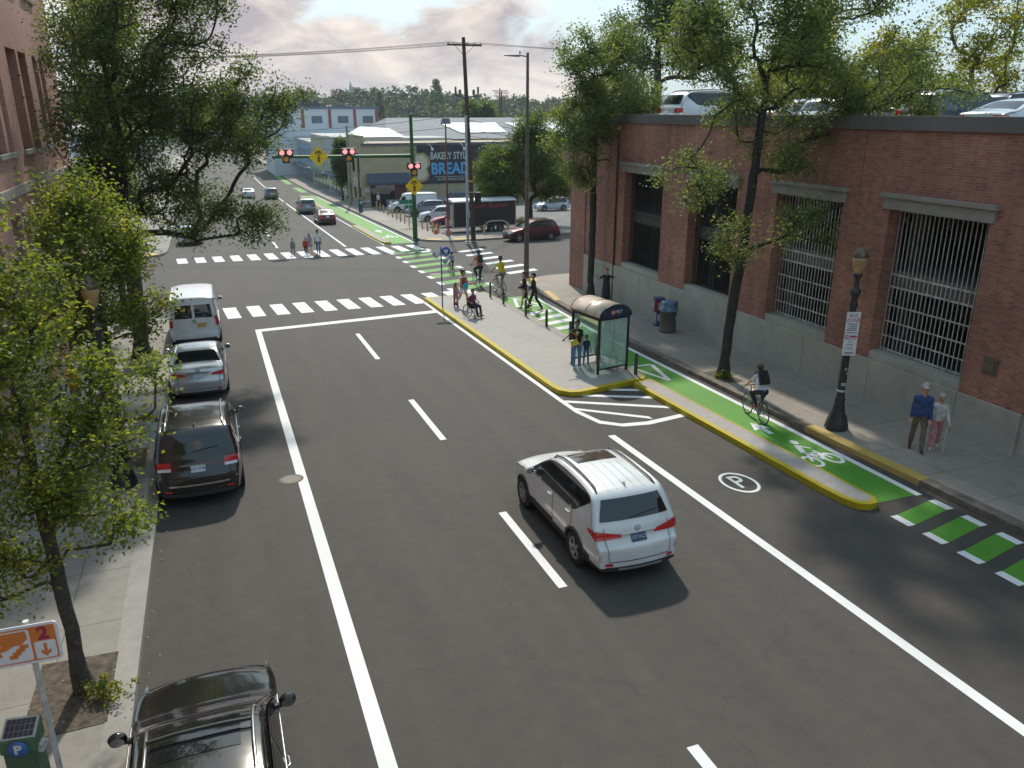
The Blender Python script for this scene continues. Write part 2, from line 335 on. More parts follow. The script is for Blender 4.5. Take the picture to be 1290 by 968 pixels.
structure(b.build('kerb_right',P('kerb_weathered',(.17,.14,.115),.9,var=.4,scale=3)),'dark weathered kerb beside the green bicycle lane','kerb')
b=MB(); b.add([(15.02,12.6,gz(12.6)+.151),(15.02,16.6,gz(16.6)+.151),(15.36,16.6,gz(16.6)+.151),(15.36,12.6,gz(12.6)+.151),(15.02,12.6,gz(12.6)),(15.02,16.6,gz(16.6))],[(3,2,1,0),(0,1,5,4)])
structure(b.build('kerb_yellow',M_YOLD),'worn yellow painted stretch of kerb near the lamp post','kerb')
b=MB()
b.add([(x,y,gz(y)+.151) for x,y in [(16.4,41.2),(17.6,42.3),(17.2,43.0),(16.1,41.9)]],[(0,1,2,3)]); b.add([(x,y,gz(y)+.151) for x,y in [(15.85,36.2),(16.3,38.8),(16.65,38.8),(16.2,36.2)]],[(0,1,2,3)])
b.add([(x,y,gz(y)+.151) for x,y in [(16.3,63.9),(17.4,63.3),(17.9,64.3),(16.8,64.8)]],[(0,1,2,3)]); b.add([(x,y,gz(y)+.151) for x,y in [(18.6,62.9),(20.0,62.7),(20.0,63.9),(18.6,64.0)]],[(0,1,2,3)])
b.add([(x,y,gz(y)+.151) for x,y in [(-5.2,62.9),(-3.9,63.9),(-4.4,65.2),(-5.9,64.2)]],[(0,1,2,3)]); b.add([(x,y,gz(y)+.151) for x,y in [(15.25,28.6),(15.32,32.2),(15.75,32.2),(15.6,28.6)]],[(0,1,2,3)])
structure(b.build('tactile_paving',M_YOLD),'yellow tactile paving pads at the kerb ramps','paving')
# lane markings
b=MB()
b.strip(1.26,1.5,-2,36.0); b.sheet([(1.26,36.05),(1.26,35.55),(9.75,36.35),(9.75,36.95)],.0045)
for a,c in ((29.0,33.5),(19.8,23.65),(11.62,14.97),(3.2,7.28),(-6,-1)): b.strip(5.27,5.45,a,c)
b.strip(9.73,9.94,-4,18.35); b.strip(9.70,9.86,22.0,39.4)
pts=[(9.7,22.0),(9.72,20.5),(9.95,19.35),(10.5,18.85),(11.3,18.72),(12.1,18.85),(12.66,18.95)]
inn=[(9.86,22.0),(9.89,20.6),(10.1,19.55),(10.55,19.1),(11.3,18.98),(12.1,19.1),(12.66,19.2)]
for i in range(6): b.sheet([pts[i],pts[i+1],inn[i+1],inn[i]])
for (xa,ya,xb,yb) in ((9.88,20.9,11.6,19.12),(9.88,21.7,12.62,19.75),(10.6,22.1,12.62,20.8),(11.7,22.3,12.62,21.65)): b.sheet([(xa,ya),(xa,ya-.24),(xb,yb-.02),(xb,yb+.22)])
structure(b.build('lane_markings',M_WHITE),'white lane lines, stop line and hatched area on the near street','road marking')
b=MB(); b.strip(9.6,9.78,63.5,190,.008); b.strip(12.62,12.75,63.2,112,.008)
for a in (65,74,83,92): b.strip(4.5,4.68,a,a+4.2,.008)
structure(b.build('lane_markings_far',M_WHITE),'white lane lines on the street beyond the crossing','road marking')
b=MB()
for i in range(12): x=.02+i*1.135; y0=38.95-i*.01; b.sheet([(x+.17,y0),(x+.80,y0),(x+.62,y0+2.75),(x-.02,y0+2.75)])
structure(b.build('crosswalk_near',M_WHITE),'white ladder crosswalk nearest the stop line','crosswalk')
b=MB()
for i in range(15): x=-2.7+i*1.21; y0=59.2-i*.11; b.sheet([(x+.17,y0),(x+.85,y0),(x+.65,y0+2.7+i*.14),(x-.02,y0+2.7+i*.14)])
structure(b.build('crosswalk_far',M_WHITE),'white ladder crosswalk on the far side of the crossing','crosswalk')
b=MB()
for i in range(6): y=45.6+i*2.15; b.sheet([(16.9,y),(19.1,y+.75),(19.1,y+1.5),(16.9,y+.75)],.004)
structure(b.build('crosswalk_side',M_WHITE),'white crosswalk bars crossing the side street','crosswalk')
# bicycle lane
b=MB(); b.sheet([(13.35,12.25),(14.56,12.25),(14.68,16.9),(14.8,24),(14.9,30),(15.4,37.4),(15.5,38.6),(13.35,38.6)],.004); 
b.strip(13.4,15.2,63.6,128,.008); b.strip(14.1,15.3,136,150,.01); b.strip(14.2,15.3,160,190,.01)
structure(b.build('bike_lane',M_GREEN),'green painted bicycle lane behind the bus island','bike lane')
b=MB()
EDG=[(14.56,12.2),(14.68,16.9),(14.8,24),(14.9,30),(15.4,37.4),(15.5,38.6)]
for (xa,ya),(xb,yb) in zip(EDG[:-1],EDG[1:]): b.sheet([(xa-.02,ya),(xa+.15,ya),(xb+.15,yb),(xb-.02,yb)],.0085)
b.strip(15.2,15.35,63.6,125,.012)
for y in (30.6,31.7,32.8,33.9):  # zebra across the lane
    b.sheet([(13.5,y),(15.0,y+.45),(15.05,y+1.0),(13.5,y+.5)],.009)
def tri(x0,x1,y0,y1,wd=.16):
    ap=((x0+x1)/2,y1); A=(x0,y0);B=(x1,y0)
    for p,q in ((A,B),(B,ap),(ap,A)):
        d=Vector((q[0]-p[0],q[1]-p[1])).normalized(); nn=Vector((-d.y,d.x))*wd/2
        b.sheet([(p[0]+nn.x,p[1]+nn.y),(p[0]-nn.x,p[1]-nn.y),(q[0]-nn.x,q[1]-nn.y),(q[0]+nn.x,q[1]+nn.y)],.0095)
tri(13.75,15.05,36.0,38.2); tri(13.65,14.55,24.3,22.3)
def bikesym(cx,cy,k,off=.009,arrow=True):
    for wy in (-.42,.42):
        ring=[]
        for a in range(0,360,20):
            c,s=math.cos(R(a)),math.sin(R(a)); ring.append(((cx+.30*k*c+ (0 if wy<0 else 0)),(cy+(wy+.0)*k*1.25+.42*k*s),(cx+.21*k*c),(cy+wy*k*1.25+.30*k*s)))
        for p,q in zip(ring,ring[1:]+ring[:1]): b.sheet([p[:2],q[:2],q[2:],p[2:]],off)
def barsym(p,q,wd,off=.0095):
    d=Vector((q[0]-p[0],q[1]-p[1])).normalized(); nn=Vector((-d.y,d.x))*wd/2
    b.sheet([(p[0]+nn.x,p[1]+nn.y),(p[0]-nn.x,p[1]-nn.y),(q[0]-nn.x,q[1]-nn.y),(q[0]+nn.x,q[1]+nn.y)],off)
def bikerider(cx,cy,k,off):
    """bicycle and rider symbol lying across the lane, wheels along x"""
    for wx in (-.40,.40):
        r0=[(cx+(wx+.30*math.cos(R(a)))*k,cy+(-.35+.48*math.sin(R(a)))*k) for a in range(0,360,20)]; r1=[(cx+(wx+.20*math.cos(R(a)))*k,cy+(-.35+.33*math.sin(R(a)))*k) for a in range(0,360,20)]
        for i in range(18): j=(i+1)%18; b.sheet([r0[i],r0[j],r1[j],r1[i]],off)
    L=lambda p,q,wd: barsym((cx+p[0]*k,cy+p[1]*k),(cx+q[0]*k,cy+q[1]*k),wd*k,off+.0006)
    L((-.4,-.35),(-.15,.25),.09);L((-.15,.25),(.28,.25),.08);L((.4,-.35),(.25,.45),.08);L((-.15,.25),(.05,-.35),.08);L((.05,-.35),(.28,.25),.08)
    L((-.18,.35),(.05,1.0),.2);L((.05,1.0),(.32,.6),.1);L((-.15,.35),(.1,.0),.13)
    b.sheet([(cx+(.17+.13*math.cos(R(a)))*k,cy+(1.28+.2*math.sin(R(a)))*k) for a in range(0,360,30)],off)
bikerider(14.05,15.0,.78,.0085)
b.sheet([(13.95,17.3),(14.15,17.3),(14.15,17.9),(14.35,17.9),(14.05,18.7),(13.75,17.9),(13.95,17.9)],.009) if False else None
b.sheet([(13.96,16.75),(14.12,16.75),(14.12,17.2),(14.32,17.15),(14.04,17.75),(13.76,17.15),(13.96,17.2)],.009)
bikerider(14.3,68.6,1.0,.012); b.sheet([(14.2,72.2),(14.4,72.2),(14.4,73.2),(14.65,73.2),(14.3,74.6),(13.95,73.2),(14.2,73.2)],.012)
structure(b.build('bike_lane_markings',M_WHITE),'white edge line, arrows and bicycle symbols on the green lane','road marking')
# conflict stripes
def stripes(rows,nm,label):
    b=MB()
    for (x0,x1,y0,y1,sk,mk) in rows:
        b.sheet([(x0,y0),(x1,y0+sk),(x1,y1+sk),(x0,y1)],.004,0)
        b.sheet([(x0-mk,y0),(x0,y0),(x0,y1),(x0-mk,y1)],.0045,1); b.sheet([(x1,y0+sk),(x1+mk,y0+sk),(x1+mk,y1+sk),(x1,y1+sk)],.0045,1)
    return structure(b.build(nm,[M_GREEN,M_WHITE]),label,'road marking')
stripes([(13.38,14.58,11.12-k*.85,11.62-k*.85,.28,.2) for k in range(9)],'driveway_stripes','green and white dashes across the near garage driveway')
stripes([(12.2+.02*k+.0*k,14.5+.08*k,41.4+k*2.3,42.4+k*2.3,.9,.3) for k in range(8)],'crossing_stripes','green and white dashes leading the bicycle lane across the side street')
b=MB()
stp=[]
for a in range(0,360,8):
    stp.append(((11.22+.43*math.cos(R(a)),14.35+.60*math.sin(R(a))),(11.22+.36*math.cos(R(a)),14.35+.51*math.sin(R(a)))))
for p,q in zip(stp,stp[1:]+stp[:1]): b.sheet([p[0],q[0],q[1],p[1]],.004)
o=structure(b.build('parking_symbol',M_WHITE),'white circled P painted on the parking lane','road marking')
Mt=Matrix.Translation((11.22,14.35,gz(14.35)+.0065))@Matrix.Rotation(-SLANG,4,'X')
o2=text_mesh('letter',"P",.95,M_WHITE,None,Mt@Matrix.Translation((0,0,0)),.0005,bold=.012,xs=.72); o2.name='parking_letter'; o2.parent=o; 
# concrete islands with yellow kerb faces
def island(poly,nm,label,rim_w):
    cx=sum(p[0] for p in poly)/len(poly);cy=sum(p[1] for p in poly)/len(poly)
    t=thing(nm,label,'traffic island',(0,0,0))
    b=MB(); b.prism(poly,-.02,.15,0,gz); b.build('slab',M_ISL,t)
    b=MB(); n_=len(poly)
    # inset offset ring
    for i in range(n_):
        p=Vector(poly[i]);q=Vector(poly[(i+1)%n_]); 
    def inset(d):
        out=[]
        for i in range(n_):
            p0,p1,p2=Vector(poly[i-1]),Vector(poly[i]),Vector(poly[(i+1)%n_])
            a=(p1-p0).normalized();c=(p2-p1).normalized(); na=Vector((-a.y,a.x));nc=Vector((-c.y,c.x)); m=(na+nc); m=m/max(m.length_squared/2,.5)
            out.append(p1+m*d)
        return out
    o_=inset(-.012); i_=[a if poly[k][0]<13.25 else c for k,(a,c) in enumerate(zip(inset(rim_w),inset(.05)))]
    for i in range(n_):
        j=(i+1)%n_; P0,P1,Q0,Q1=o_[i],o_[j],i_[i],i_[j]
        vs=[(P0.x,P0.y,gz(P0.y)-.01),(P1.x,P1.y,gz(P1.y)-.01),(P1.x,P1.y,gz(P1.y)+.1535),(P0.x,P0.y,gz(P0.y)+.1535),(Q1.x,Q1.y,gz(Q1.y)+.1555),(Q0.x,Q0.y,gz(Q0.y)+.1555)]
        b.add(vs,[(0,1,2,3),(3,2,4,5)],0)
    b.build('yellow_edge',M_YELLOW,t); return t
island([(9.92,22.9),(9.98,22.35),(10.25,22.0),(10.6,21.92),(13.2,22.45),(13.38,22.7),(13.38,38.9),(13.3,39.9),(9.92,39.55)],'bus_island','long grey concrete bus boarding island with a yellow kerb edge','' or .2)
island([(12.62,13.2),(12.66,12.5),(12.78,12.15),(13.0,12.02),(13.2,12.05),(13.36,12.3),(13.36,22.3),(12.9,22.25),(12.62,22.15)],'narrow_island','narrow grey concrete divider with a yellow edge beside the circled P',.14)
island([(12.72,64.6),(12.9,63.6),(13.35,63.6),(13.35,78.5),(12.72,78.5)],'narrow_island','grey divider with a yellow edge just beyond the far crosswalk',.1)
island([(12.72,98),(13.35,98),(13.35,126),(12.72,126)],'narrow_island','distant grey divider with a yellow edge beyond the grey minivan',.1)
for x,y,r,nm,lab in ((1.12,18.62,.3,'manhole_cover','round rusty manhole cover beside the solid white line'),(12.7,47.5,.45,'manhole_cover','pale round utility cover near the green crossing dashes')):
    b=MB(); b.add([(x+r*math.cos(R(a)),y+r*math.sin(R(a)),gz(y+r*math.sin(R(a)))+.006) for a in range(0,360,15)],[tuple(range(24))]); b.add([(x+r*.8*math.cos(R(a)),y+r*.8*math.sin(R(a)),gz(y+r*.8*math.sin(R(a)))+.009) for a in range(0,360,15)],[tuple(range(24))],1)
    tag(b.build(nm,[mm('cover_iron',(.10,.08,.065),.7,.4,var=.4,scale=30),mm('cover_iron_b',(.17,.15,.13),.7,.3,var=.4,scale=40)]),lab,'manhole cover')
b=MB(); b.add([(x,y,gz(y)+.15) for x,y in [(-3.15,19.1),(-2.4,19.1),(-2.4,17.75),(-3.15,17.75)]],[(3,2,1,0)]); b.add([(x,y,gz(y)+.153) for x,y in [(-3.08,19.0),(-2.47,19.0),(-2.47,17.85),(-3.08,17.85)]],[(3,2,1,0)],1)
tag(b.build('utility_cover',[M_KERB,mm('vault_lid',(.24,.27,.31),.5,.4,var=.25)]),'blue grey rectangular vault lid in the left pavement','utility cover')
for poly,nm in (([(-3.3,12.35),(-2.2,12.3),(-2.2,10.55),(-3.3,10.5)],'left'),([(15.4,22.3),(16.1,22.3),(16.1,20.9),(15.4,20.9)],'right'),([(-3.4,21.9),(-2.3,21.9),(-2.3,20.5),(-3.4,20.5)],'l2'),([(-3.6,33.0),(-2.5,33.0),(-2.5,31.2),(-3.6,31.2)],'l3')):
    b=MB(); b.add([(x,y,gz(y)+.149) for x,y in poly],[(3,2,1,0) if nm!='x' else (0,1,2,3)]); o=b.build('tree_pit',M_DIRT); structure(o,'square of bare soil at the foot of a street tree','ground')
# leaf litter and paper scraps in the gutter (too many to count)
b=MB(); rl=random.Random(3)
for k in range(420):
    y=rl.uniform(7,40); x=-1.83+abs(rl.gauss(0,.12)); 
    if rl.random()<.25: x=15.0-abs(rl.gauss(0,.08))
    if rl.random()<.15: x=rl.uniform(-3.3,-2.2); y=rl.uniform(10.5,12.3)
    s=rl.uniform(.008,.022); a=rl.uniform(0,6.3); z=gz(y)+(.012 if x>-1.9 else .155)
    b.add([(x+s*math.cos(a+q*1.57),y+s*math.sin(a+q*1.57)*.6,z+(.006 if q%2 else 0)) for q in range(4)],[(0,1,2,3)],rl.choice((0,0,1,2)))
tag(b.build('leaf_litter',[mm('dry_leaf',(.22,.12,.05),.8),mm('dry_leaf_b',(.30,.2,.09),.8),mm('paper_scrap',(.5,.5,.48),.8)]),'dry leaves and scraps gathered along the gutters','litter',None,'stuff')

# ---------------------------------------------------------------- brick parking garage
GX=18.45
gar=thing('parking_garage','red brick parking garage with barred openings and a roof deck of cars','parking garage',(0,0,0))
WIN=[(14.8,18.1,'a'),(20.0,23.15,'b'),(25.4,28.6,'c'),(30.7,34.2,'d')]
ZS,ZL,ZC,ZT=1.08,5.36,5.79,7.5
b=MB(); TH=.62
# one shell: piers, spandrels
edges=[12.6]+[v for a,c,_ in WIN for v in (a,c)]+[40.1]
for i in range(0,len(edges),2):
    a,c=edges[i],edges[i+1]; zb=.82
    if c>39: 
        b.bx(GX,GX+TH,a,38.3,zb,ZT); b.bx(GX-.05,GX+TH,38.3,c,-1.6,ZT)
    else: b.bx(GX,GX+TH,a,c,zb,ZT)
for a,c,_ in WIN: b.bx(GX,GX+TH,a,c,ZL,ZT)
b.bx(GX,GX+TH,-30,7.0,-.6,ZT); b.bx(GX,GX+TH,7.0,12.6,4.2,ZT)
b.bx(GX+TH,60,39.6,40.05,-1.6,ZT); b.bx(GX+TH,60,-30,-29.6,-.6,ZT); b.bx(59.6,60,-29.6,39.6,-1.6,ZT)
b.build('wall',M_BRICK,gar)
b=MB(); 
def basepanel(y0,y1,x=GX-.06): b.bx(x,GX+.45,y0,y1,-1.7,.82 if (y1-y0)>.5 else .82)
cuts=[12.9,14.78,17.95,19.1,20.9,24.6,29.4,32.3,35.6,38.3]
for a,c in zip(cuts[:-1],cuts[1:]): basepanel(a+.008,c-.008)
for a,c,_ in WIN: b.bx(GX+.02,GX+.6,a+.002,c-.002,.822,ZS)
b.bx(GX+.02,GX+.4,12.62,12.9,-1.2,.82)
b.build('concrete_base',M_BASE,gar,bevel=.012)
b=MB(); b.bx(GX-.10,GX+.55,-30,40.2,ZT,7.89); b.bx(GX+.55,60.1,39.55,40.2,ZT,7.89); b.build('parapet',M_CAP,gar,bevel=.02)
for a,c,_ in WIN:
    b=MB(); b.bx(GX-.10,GX+.15,a-.15,c+.18,ZL-.02,ZL+.30); b.bx(GX-.19,GX+.15,a-.22,c+.25,ZL+.302,ZC); b.build('lintel',M_LINT,gar,bevel=.015)
    g_=MB(); x=GX+.40
    nb=int((c-a)/.155)
    for i in range(nb+1):
        y=a+.05+(c-a-.1)*i/nb; g_.box((x,y,(ZS+ZL)/2),(.022,.022,ZL-ZS))
    for z in (ZS+.06,3.05,3.42,ZL-.08): g_.box((x+.022,(a+c)/2,z),(.03,c-a-.04,.055))
    if _ in 'ab':
        for z in (1.55,2.0,2.5): g_.box((x+.02,(a+c)/2,z),(.02,c-a-.04,.04))
    g_.build('window_bars',M_STEEL if _ in 'ab' else mm('dark_bars',(.06,.058,.055),.6,.3),gar)
b=MB(); b.bx(GX+.63,GX+.8,7.2,39.5,2.98,3.5); b.build('floor_edge',concrete('floor_edge_concrete',(.2,.19,.175),None,.01,.4),gar)
b=MB(); b.bx(GX+.802,59.5,-29,39.5,3.05,3.45); b.bx(GX+.64,59.5,-29,39.5,6.75,7.0); b.bx(GX+.63,59.5,-29,39.5,-.2,-.05)
b.bx(27,27.3,-29,39.5,-.05,6.75)
for y in (13,19,24.5,29.7,35): b.bx(20.6,21.1,y-.25,y+.25,-.05,3.05); b.bx(20.6,21.1,y-.25,y+.25,3.45,6.75)
b.build('deck_slabs',[P('garage_interior',(.16,.155,.14),.9)],gar)
b=MB(); b.tube([(GX-.05,34.9,-1.0),(GX-.05,34.9,7.4)],.045,8); b.build('downpipe',mm('rusty_pipe',(.06,.035,.03),.7,.2),gar)
for y in (13.75,19.35,24.1,29.6): b=MB(); b.bx(GX-.002,GX+.05,y-.012,y+.012,ZC+.02,ZT-.02); b.build('expansion_joint',mm('joint_filler',(.07,.05,.045),.9),gar)
b=MB(); b.bx(GX-.05,GX+.02,13.8,14.2,1.55,2.0); b.bx(GX-.07,GX-.05,13.86,14.14,1.61,1.94); b.build('wall_box',mm('brown_metal_box',(.16,.12,.09),.6,.3,var=.4,scale=20),gar,bevel=.01)

# ---------------------------------------------------------------- left brick building
LX=-5.5
lb=thing('brick_building','tall pink red brick building with deep dark windows on the left pavement','building',(0,0,0))
openings=[]; pairs=[(27.2,28.5),(28.85,29.6),(31.0,32.6),(32.95,34.3),(35.5,36.5),(36.8,37.7),(22.5,24.0),(24.3,25.5),(17.5,19.0),(19.3,20.5),(12.5,14.0),(14.3,15.5)]
rows=[(1.6,5.0),(6.82,9.95),(12.0,15.2)]
b=MB(); zs=[-1.6]+[v for r in rows for v in r]+[18]
ysr=sorted(pairs); ycur=-20.0
spans=[]
for a,c in ysr: spans.append((ycur,a)); ycur=c
spans.append((ycur,40.7))
for a,c in spans: b.bx(LX-.6,LX,a,c,-1.6,18)
for a,c in ysr:
    for i in range(0,len(zs),2): b.bx(LX-.6,LX,a,c,zs[i],zs[i+1])
b.bx(-24,LX-.6,40.2,40.7,-1.6,18); b.bx(-24,LX-.6,-20,-19.5,-1.6,18); b.bx(-24.5,-24,-20,40.7,-1.6,18); b.bx(-24,LX-.6,-19.5,40.2,17.2,17.5)
b.build('wall',M_BRICKL,lb)
b=MB(); b.bx(LX-.05,LX+.12,-20,40.78,.35,.75); b.bx(LX-.05,LX+.08,-20,40.76,5.55,5.85); b.build('stone_band',concrete('tan_stone',(.46,.38,.31),None,.01,.2),lb,bevel=.02)
for a,c in ysr:
    for z0,z1 in rows:
        b=MB(); b.bx(LX-.5,LX-.42,a,c,z0,z1,1); b.bx(LX-.44,LX-.36,a+.002,a+.08,z0,z1,0); b.bx(LX-.44,LX-.36,c-.08,c-.002,z0,z1,0); b.bx(LX-.44,LX-.36,a+.08,c-.08,z1-.09,z1-.002,0); b.bx(LX-.44,LX-.36,a+.08,c-.08,z0+1.2,z0+1.28,0); f=b.build('window',[mm('window_frame_dark',(.035,.036,.038),.5),M_GLASSD],lb)
        b=MB(); b.bx(LX-.36,LX+.09,a-.06,c+.06,z0-.16,z0); b.build('sill',M_LINT,f,bevel=.01)
# ---------------------------------------------------------------- vehicles
PROF={
'suv':[(0,.16),(0,.30),(.010,.40),(.03,.475),(.075,.55),(.20,.605),(.265,.635),(.425,.925),(.50,.985),(.62,1.0),(.78,.985),(.885,.94),(.945,.665),(.962,.60),(.970,.50),(.985,.45),(1,.42),(1,.27),(1,.16)],
'sedan':[(0,.15),(0,.34),(.015,.44),(.05,.54),(.2,.64),(.29,.69),(.43,.94),(.50,.99),(.60,1.0),(.70,.955),(.845,.755),(.94,.725),(.978,.68),(.985,.50),(1,.44),(1,.28),(1,.17)],
'van':[(0,.16),(0,.27),(.012,.34),(.04,.42),(.12,.49),(.185,.54),(.285,.89),(.33,.965),(.42,.99),(.6,1),(.86,.995),(.94,.975),(.968,.92),(.980,.60),(.982,.30),(1,.285),(1,.20),(1,.16)],
'minivan':[(0,.16),(0,.32),(.02,.40),(.08,.50),(.16,.56),(.22,.60),(.40,.93),(.48,.985),(.65,1.0),(.85,.975),(.925,.93),(.968,.64),(.975,.46),(1,.42),(1,.26),(1,.16)],
}
GH={ # cowl, windshield top, roof end, glass bottom, belt, A start, C end
'suv':dict(wb=(.27,.42),rg=(.89,.943),belt=.635,slope=.05,side=[(.30,.56),(.575,.735),(.745,.855)],pill=.875,tumb=.20),
'sedan':dict(wb=(.30,.425),rg=(.71,.838),belt=.66,slope=.05,side=[(.33,.555),(.57,.755)],pill=.775,tumb=.24),
'van':dict(wb=(.19,.28),rg=(2,3),belt=.56,slope=0,side=[(.215,.345)],pill=.35,tumb=.13),
'minivan':dict(wb=(.225,.395),rg=(.928,.965),belt=.60,slope=.02,side=[(.28,.50),(.515,.70),(.715,.90)],pill=.91,tumb=.17),
}
_wheelcache={}
def wheel_meshes(r,w_,style):
    key=(round(r,3),round(w_,3),style)
    if key in _wheelcache: return _wheelcache[key]
    b=MB(); h=w_/2
    b.lathe([(r*.62,-h),(r*.90,-h),(r*.97,-h*.8),(r,-h*.5),(r,h*.5),(r*.97,h*.8),(r*.90,h),(r*.62,h),(r*.60,0),(r*.62,-h)],n=28,axis='x'); ty=b.mesh('wheel',M_TYRE)
    c=MB(); c.lathe([(r*.64,h*.9),(r*.60,h*.95),(r*.56,h*.6),(r*.54,-h*.2),(.0001,-h*.2)],n=24,axis='x',mats=[0,0,1,1])
    c.lathe([(r*.64,-h*.9),(r*.60,-h*.95),(r*.56,-h*.6),(r*.54,h*.1),(.0001,h*.1)],n=24,axis='x',mats=[0,0,1,1])
    ns={'alloy':5,'multi':10,'cap':7}[style]
    for s in (-1,1):
        c.lathe([(r*.17,s*h*.55),(r*.16,s*h*.85),(.0001,s*h*.9)],n=12,axis='x')
        for k in range(ns):
            a=2*math.pi*k/ns; d=Vector((0,math.cos(a),math.sin(a)))
            c.bar(d*r*.1+Vector((s*h*.68,0,0)),d*r*.60+Vector((s*h*.80,0,0)),r*(.17 if ns==5 else .10),h*.2,0,up=(1,0,0))
    rm=c.mesh('rim',[M_ALU if style!='cap' else mm('steel_rim',(.3,.3,.31),.45,.6),mm('brake_dark',(.03,.03,.03),.6,.4)])
    _wheelcache[key]=(ty,rm); return ty,rm
def carpaint(key,c,metal=.25,rough=.32): return mm('paint_'+key,c,rough,metal,coat=.9,var=.07,scale=2.5)

def car(name,label,cat,x,y,rz,kind,L,W,H,paintm,wheels=(.19,.79),r=.34,style='alloy',clad=False,rails=None,sunroof=False,plate=M_PLATEW,plate_txt=None,tail='block',z=None,group=None,near=False,glass=None,chrome=False,windows=None):
    G=GH[kind]; glass=glass or M_GLASSD; W0=W/2-.03
    t=thing(name,label,cat,(x,y,gz(y) if z is None else z),rz,group,tilt=z is None)
    raw=[(u*L,q*H) for u,q in PROF[kind]]
    pts=raw
    for _ in range(2):
        o=[pts[0]]
        for a,c in zip(pts[:-1],pts[1:]):
            o.append((a[0]*.8+c[0]*.2,a[1]*.8+c[1]*.2)); o.append((a[0]*.2+c[0]*.8,a[1]*.2+c[1]*.8))
        o.append(pts[-1]); pts=o
    # resample
    du=.045 if near else .075; out=[pts[0]]
    for a,c in zip(pts[:-1],pts[1:]):
        d=math.hypot(c[0]-a[0],c[1]-a[1]); n_=max(1,int(d/du))
        for i in range(1,n_+1): out.append((a[0]+(c[0]-a[0])*i/n_,a[1]+(c[1]-a[1])*i/n_))
    pr=np.array(out); pr[:,0]=np.maximum.accumulate(pr[:,0])
    tg=np.gradient(pr,axis=0); tg/=np.maximum(np.linalg.norm(tg,axis=1,keepdims=True),1e-6); nrm=np.stack([-tg[:,1],tg[:,0]],1)
    zb=G['belt']*H
    def belt(u): return zb+G['slope']*H*(u/L-.3)
    def width(u,zz):
        k=1.0
        if u<.22*L: k-=.17*((.22*L-u)/(.22*L))**2.3
        if u>.80*L: k-=(.05 if kind=='van' else .13)*((u-.80*L)/(.20*L))**2.2
        bz=belt(u); zm=.36*H
        if zz<zm: k*=1-.075*((zm-zz)/(zm-.12*H))**1.6
        elif zz<bz: k*=1-.028*((zz-zm)/(bz-zm))**2
        else: k*=.972-.012-G['tumb']*((zz-bz)/(H-bz))**1.15
        return W0*k
    def warp(u,s,zz):
        v=s/W0; fu=max(0,(.2*L-u)/(.2*L)); ru=max(0,(u-.8*L)/(.2*L))
        u2=u+.20*v*v*fu-(.05 if kind=='van' else .10)*v*v*ru
        return Vector((s,L/2-u2,zz))
    D=.05 if kind!='van' else .09
    # body
    b=MB(); nv=14; ids=[]; wheels_u=[wheels[0]*L,wheels[1]*L]; ra=r*1.13; sill=.15*H+.03
    def zlow(u):
        zl=sill
        for wu in wheels_u:
            d=abs(u-wu)
            if d<ra: zl=max(zl,r+math.sqrt(ra*ra-d*d)*.98)
        return zl
    vs=[];NS=len(pr)
    for i in range(NS):
        for k in range(nv+1):
            v=-1+2*k/nv; v=math.copysign(abs(v)**.75,v) if v else 0; p=pr[i]-nrm[i]*D*abs(v)**3.2
            s=v*width(p[0],p[1]); vs.append(warp(p[0],s,p[1]))
    fs=[]
    for i in range(NS-1):
        for k in range(nv): a=i*(nv+1)+k; fs.append((a,a+1,a+nv+2,a+nv+1))
    b.add([tuple(q) for q in vs],fs,0,True)
    m=9
    for sgn,k0 in ((-1,0),(1,nv)):
        vs2=[]
        for i in range(NS):
            p=pr[i]-nrm[i]*D; zl=min(zlow(p[0]),p[1]-.002)
            for j in range(m+1):
                zz=p[1]+(zl-p[1])*j/m
                vs2.append(warp(p[0],sgn*width(p[0],zz),zz) if j else vs[i*(nv+1)+k0])
        fs2=[];mt=[]
        for i in range(NS-1):
            for j in range(m):
                a=i*(m+1)+j; q=(a,a+1,a+m+2,a+m+1); fs2.append(q if sgn<0 else q[::-1])
        b.add([tuple(q) for q in vs2],fs2,0,True)
    bm_mats=[paintm,M_CLAD,mm('underbody',(.012,.012,.012),.9)]
    if clad or True:
        for fi,f in enumerate(b.f):
            zc=sum(b.v[i][2] for i in f)/len(f)
            yc=sum(b.v[i][1] for i in f)/len(f)
            if zc<(.30*H if clad and abs(yc)<L/2-.42 else .20*H if clad else .17*H): b.m[fi]=1
    b.bx(-W0*.80,W0*.80,-L/2+.30,L/2-.35,.20,.40*H,2); b.bx(-W0*.78,W0*.78,-L/2+.25*L,L/2-.36*L,.40*H+.002,belt(L*.5)*.9,2)
    body=b.build('body',bm_mats,t)
    wl=body.modifiers.new('weld','WELD'); wl.merge_threshold=.0015
    # surface functions
    ir=int(np.argmax(pr[:,1]))
    def prof(u): return float(np.interp(u,pr[:,0]-0.0,pr[:,1]))
    def S_side(sg,off): return lambda u,zz: warp(u,sg*(width(u,zz)+off),zz)
    def S_top(off):
        def f(u,v):
            i=int(np.searchsorted(pr[:,0],u)); i=min(max(i,0),NS-1)
            zz=prof(u); nn=nrm[i]; p=np.array([u,zz])-nn*(D*abs(v)**3.2-off)
            return warp(p[0],v*width(p[0],p[1]),p[1])
        return f
    rear=pr[ir:][::-1]; front=pr[:ir+1]
    def S_rear(off):
        def f(v,zz):
            u=float(np.interp(zz,rear[:,1],rear[:,0])); u2=u-D*abs(v)**3.2*.8+off
            return warp(u2,v*width(u,zz),zz)
        return f
    def S_front(off):
        def f(v,zz):
            u=float(np.interp(zz,front[:,1],front[:,0])); u2=u+D*abs(v)**3.2*.8-off
            return warp(u2,v*width(u,zz),zz)
        return f
